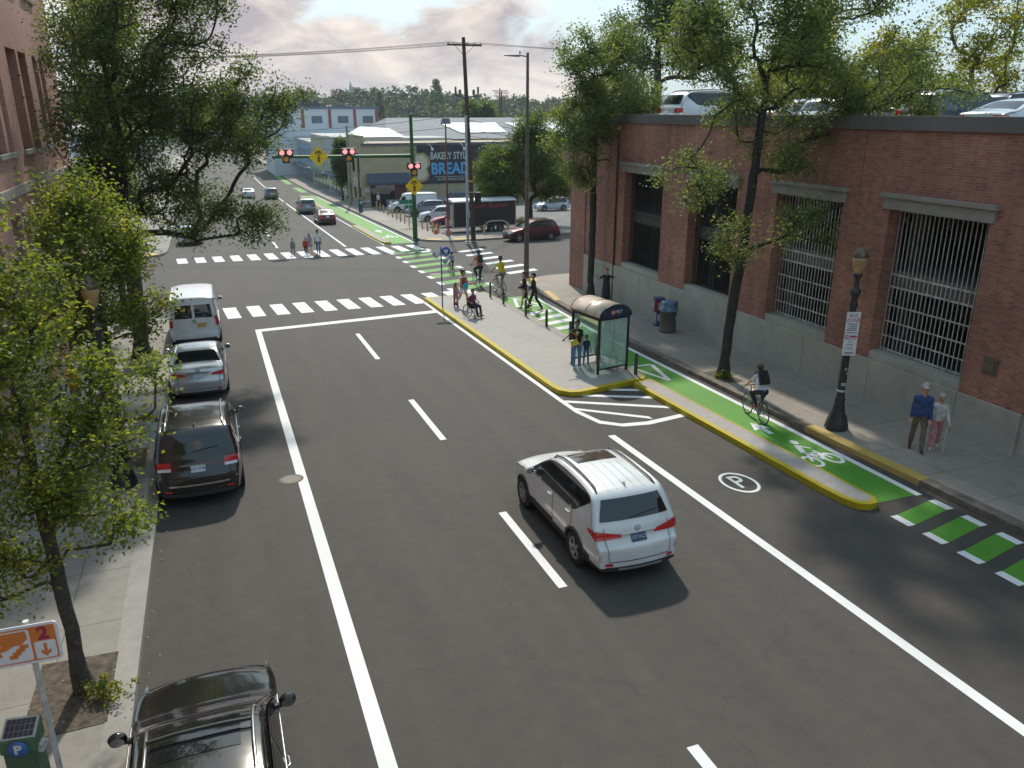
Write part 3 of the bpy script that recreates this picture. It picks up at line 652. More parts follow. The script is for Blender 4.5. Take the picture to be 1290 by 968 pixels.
    def patch(S,lo,hi,mb,n_=14,m_=5,mat=0,flip=False):
        def rs(pl,k): 
            pl=np.array(pl,float); d=np.r_[0,np.cumsum(np.linalg.norm(np.diff(pl,axis=0),axis=1))]
            if d[-1]<1e-9: return np.repeat(pl[:1],k,0)
            q=np.linspace(0,d[-1],k); return np.stack([np.interp(q,d,pl[:,0]),np.interp(q,d,pl[:,1])],1)
        A=rs(lo,n_+1);B=rs(hi,n_+1); V=[];F=[]
        for j in range(m_+1):
            for i in range(n_+1):
                p=A[i]+(B[i]-A[i])*j/m_; V.append(tuple(S(p[0],p[1])))
        for j in range(m_):
            for i in range(n_): a=j*(n_+1)+i; q=(a,a+1,a+n_+2,a+n_+1); F.append(q[::-1] if flip else q)
        mb.add(V,F,mat,True)
    # glazing
    u0,u1=G['wb'][0]*L,G['wb'][1]*L
    q=MB(); patch(S_top(.006),[(u0,-.90),(u1,-.84)],[(u0,.90),(u1,.84)],q,10,10); q.build('windshield',glass,t)
    if G['rg'][0]<1:
        u0,u1=G['rg'][0]*L,G['rg'][1]*L
        q=MB()
        if kind=='sedan': patch(S_top(.006),[(u0,-.80),(u1,-.86)],[(u0,.80),(u1,.86)],q,10,10)
        else:
            za,zc=prof(u1),prof(u0); patch(S_rear(.008),[(-.86,za+.01),(.86,za+.01)],[(-.80,zc-.02),(.80,zc-.02)],q,14,8)
        q.build('rear_window',glass,t)
        if near and kind!='sedan':
            q=MB(); pw=S_rear(.03); a_=pw(-.1,za+.05); c_=pw(.55,za+.10); q.bar(a_,c_,.018,.015); q.build('rear_wiper',M_CLAD,t)
    else:
        q=MB()
        for v0,v1 in ((-.80,-.06),(.06,.80)):
            patch(S_rear(.006),[(v0,H*.585),(v1,H*.585)],[(v0*.97,H*.83),(v1*.97,H*.83)],q,8,6)
        q.build('rear_window',glass,t)
    for sg in (-1,1):
        tr=MB(); ends=G['side']; ua,ub=ends[0][0]*L-.05,G['pill']*L
        def top(u): return min(prof(u)-.045-D*.8,H-.145 if kind!='van' else H*.83)
        us=np.linspace(ua,ub,40); kick=lambda u: max(0,(u-(ub-.50)))*.62 if kind=='suv' else 0
        lo=[(u,belt(u)+.005+kick(u)) for u in us]; hi=[(u,max(top(u),belt(u)+.006+kick(u))) for u in us]
        if kind=='minivan' or kind=='sedan':
            # close the rear to a slanted edge
            hi=[(u,max(belt(u)+.006,min(z_,belt(u)+(ub-u)*1.35+.03))) for (u,z_) in hi]
        if kind!='van': patch(S_side(sg,.004),lo,hi,tr,40,3,0,sg<0); tr.build('window_trim',mm('gloss_black_trim',(.015,.015,.016),.2,coat=.4,var=.05),t)
        for (f0,f1) in ends:
            q=MB(); us=np.linspace(f0*L,f1*L,14); lo=[(u,belt(u)+.035+kick(u)) for u in us]
            hi=[(u,max(belt(u)+.037+kick(u),min(top(u)-.03,belt(u)+(ub-.05-u)*1.35 if kind in('sedan','minivan') else 9))) for u in us]
            patch(S_side(sg,.008),lo,hi,q,14,4,0,sg<0); q.build('window',glass,t)
        if chrome:
            q=MB(); us=np.linspace(ua,ub-.05,14); q.tube([S_side(sg,.012)(u,belt(u)+.0) for u in us],.013,5); q.build('belt_trim',M_CHROME,t)
        # doors
        if kind=='van': drs=[(.205,.37)]
        elif kind=='sedan': drs=[(.30,.56),(.565,.745)]
        else: drs=[(.285,.565),(.57,.755)]
        for (d0,d1) in drs:
            q=MB(); us=np.linspace(d0*L,d1*L,10); wu=wheels_u[1]
            def lo_(u): 
                zz=.20*H if not clad else .30*H
                d=abs(u-wu); 
                return max(zz,r+math.sqrt(max(0,(ra+.06)**2-d*d)) if d<ra+.06 else 0)
            patch(S_side(sg,.0025),[(u,lo_(u)-.008) for u in us],[(u,belt(u)-.002) for u in us],q,10,6,1,sg<0)
            us=np.linspace(d0*L+.010,d1*L-.010,10)
            patch(S_side(sg,.006),[(u,lo_(u)) for u in us],[(u,belt(u)-.004) for u in us],q,10,6,0,sg<0)
            dr=q.build('door',[paintm,mm('panel_gap',(.01,.01,.01),.8,var=0)],t)
            hz=belt(d1*L)-.10; hb=MB(); hu=d1*L-.22; S=S_side(sg,.035); hb.tube([S_side(sg,.01)(hu,hz),S(hu+.02,hz),S(hu+.15,hz),S_side(sg,.01)(hu+.17,hz)],.013,6); hb.build('handle',M_CHROME if chrome else paintm,dr)
        # mirror
        q=MB(); mu=(G['wb'][0]+.075)*L; mz=belt(mu)+.09; base=S_side(sg,0)(mu,mz-.06); c=base+Vector((sg*.14,0,.06))
        q.sphere(c,(.115,.075,.085),12,8); q.bar(base,c-Vector((sg*.05,0,.05)),.05,.05); mi=q.build('mirror',paintm,t)
        q=MB(); q.add([(c.x+.085*math.cos(R(a)),c.y-.073,c.z+.06*math.sin(R(a))) for a in range(0,360,24)],[tuple(range(15))]); q.build('mirror_glass',mm('mirror_glass',(.4,.42,.45),.05,1,var=0),mi)
        # lamps
        q=MB(); zt_=.60*H if kind!='sedan' else .635*H
        if tail=='wedge':
            patch(S_rear(.012),[(sg*.99,.50*H),(sg*.40,.515*H)],[(sg*.99,.60*H),(sg*.40,.545*H)],q,8,4,0,sg>0)
            patch(S_side(sg,.012),[(L*.985-.06,.50*H),(L*.91,.575*H)],[(L*.985-.07,.60*H),(L*.91,.61*H)],q,8,4,0,sg>0)
        elif tail=='tall':
            patch(S_rear(.012),[(sg*.985,.42*H),(sg*.87,.42*H)],[(sg*.985,.60*H),(sg*.87,.60*H)],q,4,8,0,sg>0); patch(S_side(sg,.010),[(L*.975,.42*H),(L*.965,.42*H)],[(L*.975,.60*H),(L*.965,.60*H)],q,3,6,0,sg>0)
        elif tail=='sweep':
            patch(S_rear(.012),[(sg*.99,.54*H),(sg*.50,.56*H)],[(sg*.99,.645*H),(sg*.50,.60*H)],q,8,4,0,sg>0); patch(S_side(sg,.010),[(L*.965,.55*H),(L*.91,.60*H)],[(L*.965,.65*H),(L*.91,.655*H)],q,6,3,0,sg>0)
        else:
            patch(S_rear(.012),[(sg*.985,.50*H),(sg*.62,.50*H)],[(sg*.985,zt_,),(sg*.66,zt_)],q,6,5,0,sg>0); patch(S_side(sg,.010),[(L*.972,.50*H),(L*.93,.50*H)],[(L*.965,zt_),(L*.93,zt_)],q,5,4,0,sg>0)
        q.build('tail_lamp',M_TAIL,t)
        q=MB(); patch(S_front(.012),[(sg*.50,.40*H),(sg*.98,.42*H)],[(sg*.55,.465*H),(sg*.98,.50*H)],q,8,4,0,sg<0); patch(S_side(sg,.012),[(L*.02,.43*H),(L*.085,.47*H)],[(L*.02,.50*H),(L*.085,.505*H)],q,6,3,0,sg<0); q.build('headlamp',M_LAMPCLR,t)
    # bumpers, grille, plate
    q=MB(); patch(S_front(.010),[(-.45,.36*H),(.45,.36*H)],[(-.48,.45*H),(.48,.45*H)],q,8,4); patch(S_front(.010),[(-.6,.20*H),(.6,.20*H)],[(-.6,.28*H),(.6,.28*H)],q,8,3); q.build('grille',mm('grille_black',(.02,.02,.02),.4),t)
    q=MB(); patch(S_rear(.012),[(-.86,.16*H),(.86,.16*H)],[(-.90,.21*H),(.90,.21*H)],q,14,3,0); q.build('rear_bumper',M_CLAD,t)
    if near and kind!='van' and clad:
        q=MB(); patch(S_rear(.02),[(-.6,.17*H),(.6,.17*H)],[(-.6,.195*H),(.6,.195*H)],q,14,2,0); q.build('skid_plate',mm('skid_silver',(.35,.35,.35),.4,.5),t)
    pz=(.45 if kind=='van' else .50 if kind!='sedan' else .56)*H
    fr=S_rear(.018); pc=fr(.0,pz); q=MB()
    pw,ph=.155,.078
    px=0.28 if kind=='van' else 0
    tilt=(fr(0,pz+.08)-fr(0,pz-.08)).normalized(); R_=Vector((1,0,0)); U_=tilt; cn=R_.cross(U_)
    c=Vector((px,pc.y-.006,pc.z))
    q.add([c+R_*a*pw+U_*d*ph+cn*o_ for o_ in (0,-.0) for a,d in ((-1,-1),(1,-1),(1,1),(-1,1))],[(0,1,2,3)],0) if False else q.box((0,0,0),(pw*2,ph*2,.012),M=None)
    Mx=face_matrix(c,R_,U_); q.v=[tuple(Mx@Vector(p_)) for p_ in q.v]
    q.build('plate',plate,t)
    if near:
        gr=MB(); gr.bar(c+U_*.105+Vector((-.36,-.012,0)),c+U_*.105+Vector((.36,-.012,0)),.03,.03); gr.build('garnish',M_CHROME if chrome else paintm,t)
        # oval emblem above the plate
        e=c+U_*.18+Vector((-px,-.012,0)); gr=MB()
        gr.tube([e+R_*.062*math.cos(R(a))+U_*.042*math.sin(R(a)) for a in range(0,360,20)],.008,5,closed=True); gr.tube([e+R_*.026*math.cos(R(a))+U_*.040*math.sin(R(a)) for a in range(0,360,24)],.006,5,closed=True); gr.tube([e+R_*.045*math.cos(R(a))+U_*(.017+.018*math.sin(R(a))) for a in range(0,360,24)],.006,5,closed=True)
        gr.build('emblem',mm('emblem_chrome',(.2,.2,.22),.3,.8),t)
    if near and kind!='van':
        q=MB()
        for a_,c_ in (((-.80,.27*H),(-.80,.62*H)),((.80,.27*H),(.80,.62*H))):
            patch(S_rear(.0115),[(a_[0]-.006,a_[1]),(a_[0]+.006,a_[1])],[(c_[0]-.006,c_[1]),(c_[0]+.006,c_[1])],q,1,8)
        patch(S_rear(.0115),[(-.80,.265*H),(.80,.265*H)],[(-.80,.273*H),(.80,.273*H)],q,14,1); q.build('tailgate_gap',mm('panel_gap'),t)
        for sg in (-1,1):
            q=MB(); patch(S_rear(.014),[(sg*.72,.225*H),(sg*.90,.225*H)],[(sg*.72,.255*H),(sg*.90,.255*H)],q,4,2,0,sg<0); q.build('reflector',M_TAIL,t)
            if tail=='block': q=MB(); patch(S_rear(.015),[(sg*.985,.49*H),(sg*.66,.49*H)],[(sg*.985,.525*H),(sg*.66,.525*H)],q,6,2,0,sg>0); q.build('reverse_lamp',M_LAMPCLR,t)
        if chrome and kind=='suv':
            q=MB(); patch(S_rear(.03),[(-.78,.300*H),(.78,.300*H)],[(-.78,.325*H),(.78,.325*H)],q,14,2); q.build('bumper_trim',M_CHROME,t)
    if plate_txt: text_mesh('plate_text',plate_txt,.09,mm('plate_ink',(.55,.6,.7),.5) if plate is M_PLATEB else mm('plate_ink_dark',(.03,.05,.2),.5),t,face_matrix(c-cn*-.009,R_,U_),.001)
    # wheels
    ty,rm=wheel_meshes(r,.22,style)
    for wu in wheels_u:
        for sg in (-1,1):
            ww=W0-.105
            o=bpy.data.objects.new('wheel',ty); col.objects.link(o); o.parent=t; o.location=(sg*ww,L/2-wu,r)
            o3=bpy.data.objects.new('rim',rm); col.objects.link(o3); o3.parent=o
            if clad:
                q=MB(); q.tube([S_side(sg,.004)(wu+ra*math.cos(R(a)),max(r+ra*math.sin(R(a))*.98,sill)) for a in range(-10,191,10)],.032,6); q.build('arch_trim',M_CLAD,t)
    if rails:
        for sg in (-1,1):
            q=MB(); f=S_top(.045); q.tube([S_top(0)(L*.44,sg*.83)]+[f(L*u,sg*.83) for u in (.46,.52,.6,.7,.78,.83)]+[S_top(0)(L*.86,sg*.83)],.020,6); q.build('roof_rail',rails,t)
    if sunroof==2:
        for u_ in (.53,.72):
            f=S_top(.075); q=MB(); q.tube([f(L*u_,v) for v in (-.83,-.4,0,.4,.83)],.022,6); q.build('roof_crossbar',M_CLAD,t)
    if sunroof:
        q=MB(); patch(S_top(.006),[(L*.475,-.62),(L*.60,-.62)],[(L*.475,.62),(L*.60,.62)],q,6,8); q.build('sunroof',mm('sunroof_glass',(.09,.07,.055),.06,coat=.5,var=.2) if sunroof==1 else M_GLASSD,t)
    if near and kind=='suv':
        q=MB(); a=S_top(0)(L*.835,0); q.add([a+Vector(v) for v in ((-.03,.09,0),(.03,.09,0),(.02,-.06,0),(-.02,-.06,0),(0,-.05,.075),(0,-.02,.06))],[(0,1,5),(1,2,4,5),(2,3,4),(3,0,5,4)]); q.build('antenna',paintm,t)
        q=MB(); 
        for v in (-.5,-.25,0,.25,.5):
            us=np.linspace(L*.62,L*.86,8); patch(S_top(.007),[(u,v-.018) for u in us],[(u,v+.018) for u in us],q,8,1)
        q.build('roof_rib',paintm,t)
    t['_S']=0; del t['_S']
    return t
WH=carpaint('pearl_white',(.74,.74,.73),0,.3)
car('suv','white compact SUV with dark sunroof driving in the middle lane','car',6.82,13.68,0,'suv',4.72,1.92,1.72,WH,(.205,.79),.365,'alloy',True,rails=mm('rail_grey',(.10,.10,.10),.4,.5),sunroof=1,plate=M_PLATEB,plate_txt='137 KCP',tail='wedge',near=True)
car('suv','dark brown black SUV with white licence plate parked between lamp post and solid line','car',-.93,20.2,0,'suv',4.8,2.0,1.80,carpaint('brown_black',(.030,.026,.024),.3,.25),(.20,.80),.37,'alloy',False,rails=M_CHROME,plate=M_PLATEW,plate_txt='637 JNB',tail='block',near=True,chrome=True)
car('sedan','silver sedan parked between the white van and the dark SUV','car',-.97,28.5,0,'sedan',4.64,1.86,1.45,carpaint('silver',(.56,.55,.54),.45,.3),(.2,.79),.33,'multi',False,plate=M_PLATEW,tail='sweep',near=True,chrome=True)
car('van','white cargo van with two rear door windows parked nearest the crosswalk','van',-1.12,36.2,0,'van',5.7,2.02,2.15,carpaint('white_van',(.72,.74,.77),0,.4),(.17,.76),.37,'cap',False,plate=M_PLATEY,tail='tall',near=True)
car('estate_car','black car with roof bars and sunroof cut off at the bottom edge','car',-.78,8.08,0,'suv',4.75,1.86,1.62,carpaint('black',(.03,.03,.028),.5,.16),(.19,.79),.34,'alloy',False,rails=M_CHROME,sunroof=2,plate=M_PLATEW,near=True,chrome=True)
car('sedan','dark maroon sedan stopped on the far street','car',10.85,83.6,0,'sedan',4.75,1.82,1.45,carpaint('maroon_dark',(.085,.010,.014),.3),(.2,.79),.32,'multi',False,plate=M_PLATEW)
car('minivan','grey green minivan ahead of the maroon sedan on the far street','car',10.5,97,0,'minivan',4.9,1.95,1.75,carpaint('sage_grey',(.20,.215,.205),.4),(.19,.79),.33,'multi',False,plate=M_PLATEW)
car('sedan','pale blue silver sedan parked just past the far crosswalk on the left','car',-1.85,72,0,'sedan',4.7,1.85,1.46,carpaint('ice_blue',(.36,.43,.52),.4),(.2,.79),.33,'multi',False,plate=M_PLATEW)
car('suv','small dark grey SUV far along the street','car',8.6,124,0,'suv',4.6,1.84,1.66,carpaint('slate',(.09,.10,.12),.3),(.2,.79),.34,'multi',False)
car('sedan','farthest white sedan with red tail lamps at the tree edge','car',5.6,128,0,'sedan',4.6,1.8,1.45,carpaint('far_white',(.6,.6,.6),0),(.2,.79),.33,'multi',False)
# parking lot, noses to the street (heading -x)
HX=R(90)
car('suv','maroon SUV with roof rack leaving by the side street','car',24.6,61.3,HX+R(4),'suv',4.85,1.86,1.68,carpaint('maroon',(.085,.012,.026),.35),(.195,.785),.36,'alloy',True,rails=M_CLAD,z=gz(61.3))
car('van','long white passenger van in the parking lot beside the awning','van',22.2,92.3,HX-R(8),'van',5.9,2.05,2.2,carpaint('lot_white',(.70,.72,.76),0),(.18,.76),.37,'cap',False,z=gz(92.3)+.03)
car('suv','blue grey SUV in the lot between the white van and white hatchback','car',22.3,86.5,HX-R(8),'suv',4.8,1.9,1.72,carpaint('blue_grey',(.16,.20,.27),.35),(.2,.79),.36,'alloy',False,z=gz(86.5)+.03)
car('hatchback','white hatchback in the parking lot behind the wooden posts','car',22.0,80.2,HX-R(10),'suv',4.3,1.8,1.55,carpaint('lot_white_b',(.68,.71,.76),0),(.2,.79),.33,'multi',False,z=gz(80.2)+.03)
car('sedan','red nosed sedan in the lot beside the black trailer','car',21.8,74.3,HX-R(10),'sedan',4.7,1.8,1.45,carpaint('lot_red',(.30,.03,.06),.3),(.2,.79),.33,'multi',False,z=gz(74.3)+.03)
car('suv','light blue SUV parked under the black mural','car',29.0,98.3,HX-R(6),'suv',4.8,1.9,1.72,carpaint('powder_blue',(.30,.40,.55),.35),(.2,.79),.36,'alloy',False,z=gz(98.3)+.03)
car('sedan','dark navy sedan parked beyond the trailer roof','car',34.3,96.5,HX-R(6),'sedan',4.7,1.82,1.46,carpaint('navy',(.05,.06,.09),.3),(.2,.79),.34,'alloy',False,z=gz(96.5)+.03)
car('hatchback','pale blue rounded hatchback seen past the lot tree trunk','car',37.0,86.0,HX,'minivan',4.2,1.75,1.55,carpaint('beetle_blue',(.50,.58,.66),.2),(.21,.78),.34,'alloy',False,z=gz(86)+.03)
# cars on the roof deck
DZ=7.0
for lab,nm,x,y,k,L,W,H,c in (('white full size SUV with tinted rear window on the garage roof','suv',22.3,33.0,'suv',5.4,2.05,1.93,(.72,.74,.76)),('silver sedan on the garage roof hidden behind the street tree crown','sedan',22.6,27.2,'sedan',4.7,1.83,1.48,(.5,.52,.55)),
  ('white crossover on the garage roof behind the tree crown','suv',22.5,24.3,'suv',4.5,1.83,1.52,(.66,.66,.67)),('navy blue SUV on the garage roof right of the tree','suv',25.2,22.2,'suv',4.7,1.9,1.74,(.06,.08,.13)),
  ('pale sedan on the garage roof at the right edge of the parapet','sedan',25.3,19.6,'sedan',4.8,1.86,1.42,(.62,.66,.72)),('dark boxy SUV farther back on the garage roof','suv',33.0,26.0,'suv',4.6,1.85,1.78,(.07,.09,.14)),('pale blue car at the far right of the garage roof','hatchback',31.5,22.4,'minivan',4.3,1.8,1.56,(.55,.58,.62))):
    car(nm,lab,'car',x,y,-HX,k,L,W,H,carpaint('roof%d'%int(x*10+y),c,.15),(.2,.79),.34,'alloy',False,z=DZ,rails=M_CLAD if nm=='suv' else None)
for lab,x,y,c in (('silver car parked inside the garage behind the nearest barred window',22.4,15.6,(.55,.56,.58)),('dark car parked inside the garage behind the third barred window',22.3,27.2,(.12,.13,.16)),('pale car parked inside the garage behind the second barred window',22.6,21.7,(.5,.5,.52))):
    car('hatchback',lab,'car',x,y,HX,'suv',4.5,1.82,1.6,carpaint('in%d'%int(y*10),c,.2),(.2,.79),.33,'multi',False,z=3.45)
# black cargo trailer
t=thing('cargo_trailer','black enclosed cargo trailer with red lettering parked behind the posts','trailer',(22.85,69.2,gz(69.2)+.03),R(2))
b=MB(); b.bx(-2.95,2.95,-1.05,1.05,.55,2.72); b.build('body',mm('trailer_black',(.03,.03,.033),.4,.1,var=.2),t,bevel=.02)
b=MB(); b.prism([(-1.08,2.72),(1.08,2.72),(1.0,2.84),(.6,2.93),(-.6,2.93),(-1.0,2.84)],-3.0,3.0); b.v=[(p[2],p[0],p[1]) for p in b.v]; b.build('roof',mm('trailer_roof',(.66,.66,.65),.5,.1),t)
b=MB(); b.bx(-3.02,-2.94,-1.07,1.07,.55,1.1); b.bx(-3.0,2.98,-1.075,-1.05,.48,.60); b.bx(-3.0,-2.93,-1.08,-1.02,.6,2.72); b.bx(2.93,3.0,-1.08,-1.02,.6,2.72); b.bx(-3.01,-2.95,-.9,-.4,1.1,2.5); b.build('silver_trim',mm('trailer_alu',(.5,.5,.52),.35,.7),t)
b=MB(); b.tube([(.0,-1.09,.55),(.15,-1.09,.86),(.5,-1.09,.98),(1.6,-1.09,.98),(1.95,-1.09,.86),(2.1,-1.09,.55)],.07,6); b.build('fender',mm('trailer_alu'),t)
ty,rm=wheel_meshes(.36,.22,'cap')
for wx in (.55,1.45):
    for s in (-1,1):
        o=bpy.data.objects.new('wheel',ty); col.objects.link(o); o.parent=t; o.location=(wx,s*1.06,.36); o.rotation_euler=(0,0,R(90)); o3=bpy.data.objects.new('rim',rm); col.objects.link(o3); o3.parent=o
text_mesh('lettering','Dirt Fusion',.62,mm('trailer_red',(.42,.03,.06),.5),t,face_matrix((.6,-1.054,2.35),(1,0,0),(0,0,1)),.003,xs=1.1)
b=MB(); b.bar((-2.95,0,.55),(-4.2,0,.5),.1,.1); b.bar((-2.95,.7,.55),(-4.1,0,.5),.08,.1); b.bar((-2.95,-.7,.55),(-4.1,0,.5),.08,.1); b.tube([(-4.0,0,.0),(-4.0,0,.7)],.04); b.build('tow_bar',M_BLACK,t)
# ---------------------------------------------------------------- people
def capsule(b,p0,p1,r0,r1,n=12):
    p0=Vector(p0);p1=Vector(p1);d=p1-p0
    if d.length<1e-5: d=Vector((0,0,1e-3)); p1=p0+d
    u=d.normalized(); pts=[];rad=[]
    for a in (85,60,30): pts.append(p0-u*r0*math.sin(R(a))); rad.append(r0*math.cos(R(a)))
    pts+= [p0,p1]; rad+=[r0,r1]
    for a in (30,60,85): pts.append(p1+u*r1*math.sin(R(a))); rad.append(r1*math.cos(R(a)))
    b.tube(pts,rad,n)
def fuse(name,caps,mats,voxel,smooth=3,parent=None):
    """caps: (p0,p1,r0,r1,mat index) -> ONE continuous skin, coloured by the nearest limb"""
    b=MB()
    for c in caps: capsule(b,*c[:4])
    me=b.mesh(name,mats); o=bpy.data.objects.new(name,me); col.objects.link(o)
    r=o.modifiers.new('r','REMESH'); r.mode='VOXEL'; r.voxel_size=voxel; r.use_smooth_shade=True
    s=o.modifiers.new('s','SMOOTH'); s.factor=.5; s.iterations=smooth
    nm=bpy.data.meshes.new_from_object(o.evaluated_get(bpy.context.evaluated_depsgraph_get()))
    o.modifiers.clear(); o.data=nm; bpy.data.meshes.remove(me)
    nf=len(nm.polygons); ce=np.empty(nf*3); nm.polygons.foreach_get('center',ce); ce=ce.reshape(-1,3)
    best=np.full(nf,1e9); idx=np.zeros(nf,int)
    for p0,p1,r0,r1,mi in caps:
        a=np.array(p0,float); d=np.array(p1,float)-a; L=max(d@d,1e-9); t=np.clip((ce-a)@d/L,0,1)
        ds=np.linalg.norm(ce-a-t[:,None]*d,axis=1)-(r0+(r1-r0)*t)
        k=ds<best-1e-4; best[k]=ds[k]; idx[k]=mi
    nm.materials.clear()
    for k in mats: nm.materials.append(k)
    nm.polygons.foreach_set('material_index',idx.astype(np.int32)); nm.polygons.foreach_set('use_smooth',np.ones(nf,bool)); nm.update()
    if parent: o.parent=parent
    nm.name=name
    return o
def ik(a,t,l1,l2,hint):
    a=Vector(a);t=Vector(t);d=t-a;D=min(d.length,(l1+l2)*.998);u=d.normalized(); t=a+u*D
    x=(l1*l1-l2*l2+D*D)/(2*D); h=math.sqrt(max(l1*l1-x*x,0)); hv=Vector(hint); hv=(hv-u*hv.dot(u)).normalized()
    return a+u*x+hv*h,t
def cloth(c,rough=.85): return mm('cloth_%d_%d_%d'%tuple(int(k*255) for k in c),c,rough,var=.3,scale=7,bump=.6,bscale=11)
SKIN={'l':(.50,.30,.21),'m':(.34,.19,.12),'d':(.15,.075,.045)}
HAIR={'black':(.018,.014,.012),'brown':(.07,.04,.022),'grey':(.42,.40,.38),'red':(.2,.06,.03)}
def dirv(pitch,out,s): 
    p,o=R(pitch),R(out); return Vector((s*math.sin(o),math.sin(p)*math.cos(o),-math.cos(p)*math.cos(o)))
def person(label,x,y,face,h=1.72,skin='l',top=(.3,.3,.3),pants=(.05,.05,.06),shoe=(.03,.03,.03),hair='brown',sleeve='short',bottom='long',lean=2,arms=None,legs=None,seat=None,z=None,turn=0,nod=0,build=1.0,hairstyle='short',group=None,neckline=None,facez=None,kid=False,sock=None,cat='person',bulk=None):
    k=h/1.75; sk=SKIN[skin]; arms=arms or {}; legs=legs or {}
    mats=[mm('skin_'+skin,sk,.5,var=.08),cloth(top),cloth(pants),cloth(shoe,.6),mm('eye_dark',(.02,.018,.016),.2,var=0),mm('lips_'+skin,(sk[0]*.75,sk[1]*.5,sk[2]*.5),.5,var=0),cloth(sock or shoe)]
    caps=[]; bw=build
    lf=1.0; 
    P_=Vector(seat)/k if seat else Vector((0,0,.93))
    ld=Vector((0,math.sin(R(lean)),math.cos(R(lean)))); fw=Vector((0,math.cos(R(lean)),-math.sin(R(lean))))
    sh={}; hp={}
    chest=P_+ld*.36; neck=P_+ld*.535
    hd=Vector((0,math.sin(R(lean*.35)),math.cos(R(lean*.35)))); head=neck+hd*.165+fw*.012
    T,Bm=1,2
    dress=bottom=='dress'
    for s in (-1,1):
        hp[s]=P_+Vector((s*.088,0,-.03)); sh[s]=P_+ld*.458+Vector((s*.168*bw,0,0))
        caps.append((P_+Vector((s*.07,-.02,.0)),P_+Vector((s*.075,-.03,-.04)),.105*bw,.10*bw,T if dress else Bm))
        wb_=(.018 if sleeve=='long' else .006) if bulk is None else bulk
        caps.append((P_+Vector((s*(.055+wb_)*bw,0,.05)),P_+ld*.22+Vector((s*(.058+wb_)*bw,0,0)),(.098+wb_*.7)*bw,(.094+wb_*.7)*bw,T))
        caps.append((P_+ld*.22+Vector((s*.06*bw,0,0)),P_+ld*.41+Vector((s*.085*bw,0,0))+fw*.01,.094*bw,.105*bw,T))
        caps.append((P_+ld*.475+Vector((s*.055,0,0)),sh[s],.076,.060,T if sleeve!='strap' else 0))
    caps.append((P_+Vector((0,0,.02)),P_+ld*.40,.10*bw,.11*bw,T))
    caps.append((neck-hd*.06,neck+hd*.08,.060,.052,0))
    # head
    tq=Matrix.Rotation(R(turn),3,'Z'); nq=Matrix.Rotation(R(-nod-lean*.35),3,'X')
    def H_(v): return head+tq@(nq@Vector(v))
    sc_=1.17 if kid else 1.09
    hs=lambda v:H_(tuple(q*sc_ for q in v))
    caps+= [(hs((0,-.022,.045)),hs((0,.012,.05)),.088*sc_,.086*sc_,0),(hs((0,.02,-.015)),hs((0,.045,-.075)),.066*sc_,.040*sc_,0),(hs((0,.085,.02)),hs((0,.103,-.012)),.012,.017,0)]
    for s in (-1,1):
        caps.append((hs((s*.082,-.01,.03)),hs((s*.086,-.018,-.005)),.019,.014,0)); caps.append((hs((s*.034,.082,.028)),hs((s*.034,.0825,.028)),.013,.013,4))
    caps.append((hs((-.02,.076,-.045)),hs((.02,.076,-.045)),.011,.011,5))
    # arms
    hands={}
    for s,nm in ((-1,'L'),(1,'R')):
        a=arms.get(nm,('dir',6,8,12,0)); A=sh[s]
        if a[0]=='to': el,wr=ik(A,Vector(a[1])/k,.285,.26,a[2] if len(a)>2 else (s*.5,-.4,-.7))
        else:
            el=A+dirv(a[1],a[2],s)*.285; wr=el+dirv(a[1]+a[3],a[2]-a[4],s)*.255
        fd=(wr-el).normalized()
        st=0 if sleeve in('none','strap') else T
        caps.append((A,A.lerp(el,.62),.056*bw if st else .047,.050*bw if st else .041,st)); caps.append((A.lerp(el,.6),el,.041 if sleeve!='long' else .054,.037 if sleeve!='long' else .051,T if sleeve=='long' else 0))
        caps.append((el,wr.lerp(el,.08),.037 if sleeve!='long' else .052,.026 if sleeve!='long' else .042,T if sleeve=='long' else 0)); caps.append((wr.lerp(el,.1),wr,.025,.024,0))
        # hand: palm, four fingers, thumb
        sx=fd.cross(Vector((0,1,0))); 
        if sx.length<.2: sx=fd.cross(Vector((0,0,1)))
        sx.normalize(); bk=sx.cross(fd); pe=wr+fd*.075
        caps.append((wr-sx*.014,pe-sx*.022,.018,.017,0)); caps.append((wr+sx*.014,pe+sx*.022,.018,.017,0))
        for q,(o_,ln) in enumerate(((-.033,.060),(-.011,.075),(.011,.072),(.033,.055))):
            f0=pe+sx*o_; f1=f0+(fd*.9+bk*.25*s).normalized()*ln*.55; f2=f1+(fd*.6+bk*.7*s).normalized()*ln*.5
            caps.append((f0,f1,.0105,.0095,0)); caps.append((f1,f2,.0095,.0085,0))
        th=wr+fd*.02-sx*.03*s; caps.append((th,th+(fd*.6-sx*s*.7).normalized()*.045,.013,.011,0)); 
        hands[nm]=pe*k
    # legs
    for s,nm in ((-1,'L'),(1,'R')):
        a=legs.get(nm,('dir',0,3,2)); A=hp[s]
        if a[0]=='to': kn,an=ik(A,Vector(a[1])/k,.43,.42,a[2] if len(a)>2 else (s*.15,1,.1)); toe=Vector((s*.02,1,-.12)).normalized()
        else:
            kn=A+dirv(a[1],a[2],s)*.43; sp_=a[1]-a[3]; an=kn+dirv(sp_,a[2]*.3,s)*.42; toe=Vector((s*.12,math.cos(R(min(sp_,0)*.6)),math.sin(R(min(sp_,0)*.75)))).normalized()
        lm=Bm if bottom in('long','shorts','short_shorts') else 0; l2=Bm if bottom=='long' else 0; w2=1.28 if bottom=='long' else 1
        lw=1.08 if bottom=='long' else 1.0; caps.append((A,A.lerp(kn,.55),.088*bw*lw,.073*bw*lw,lm)); caps.append((A.lerp(kn,.5),kn,.070*bw*(1.08 if lm else 1),.052*w2,Bm if bottom in('long','shorts') else 0))
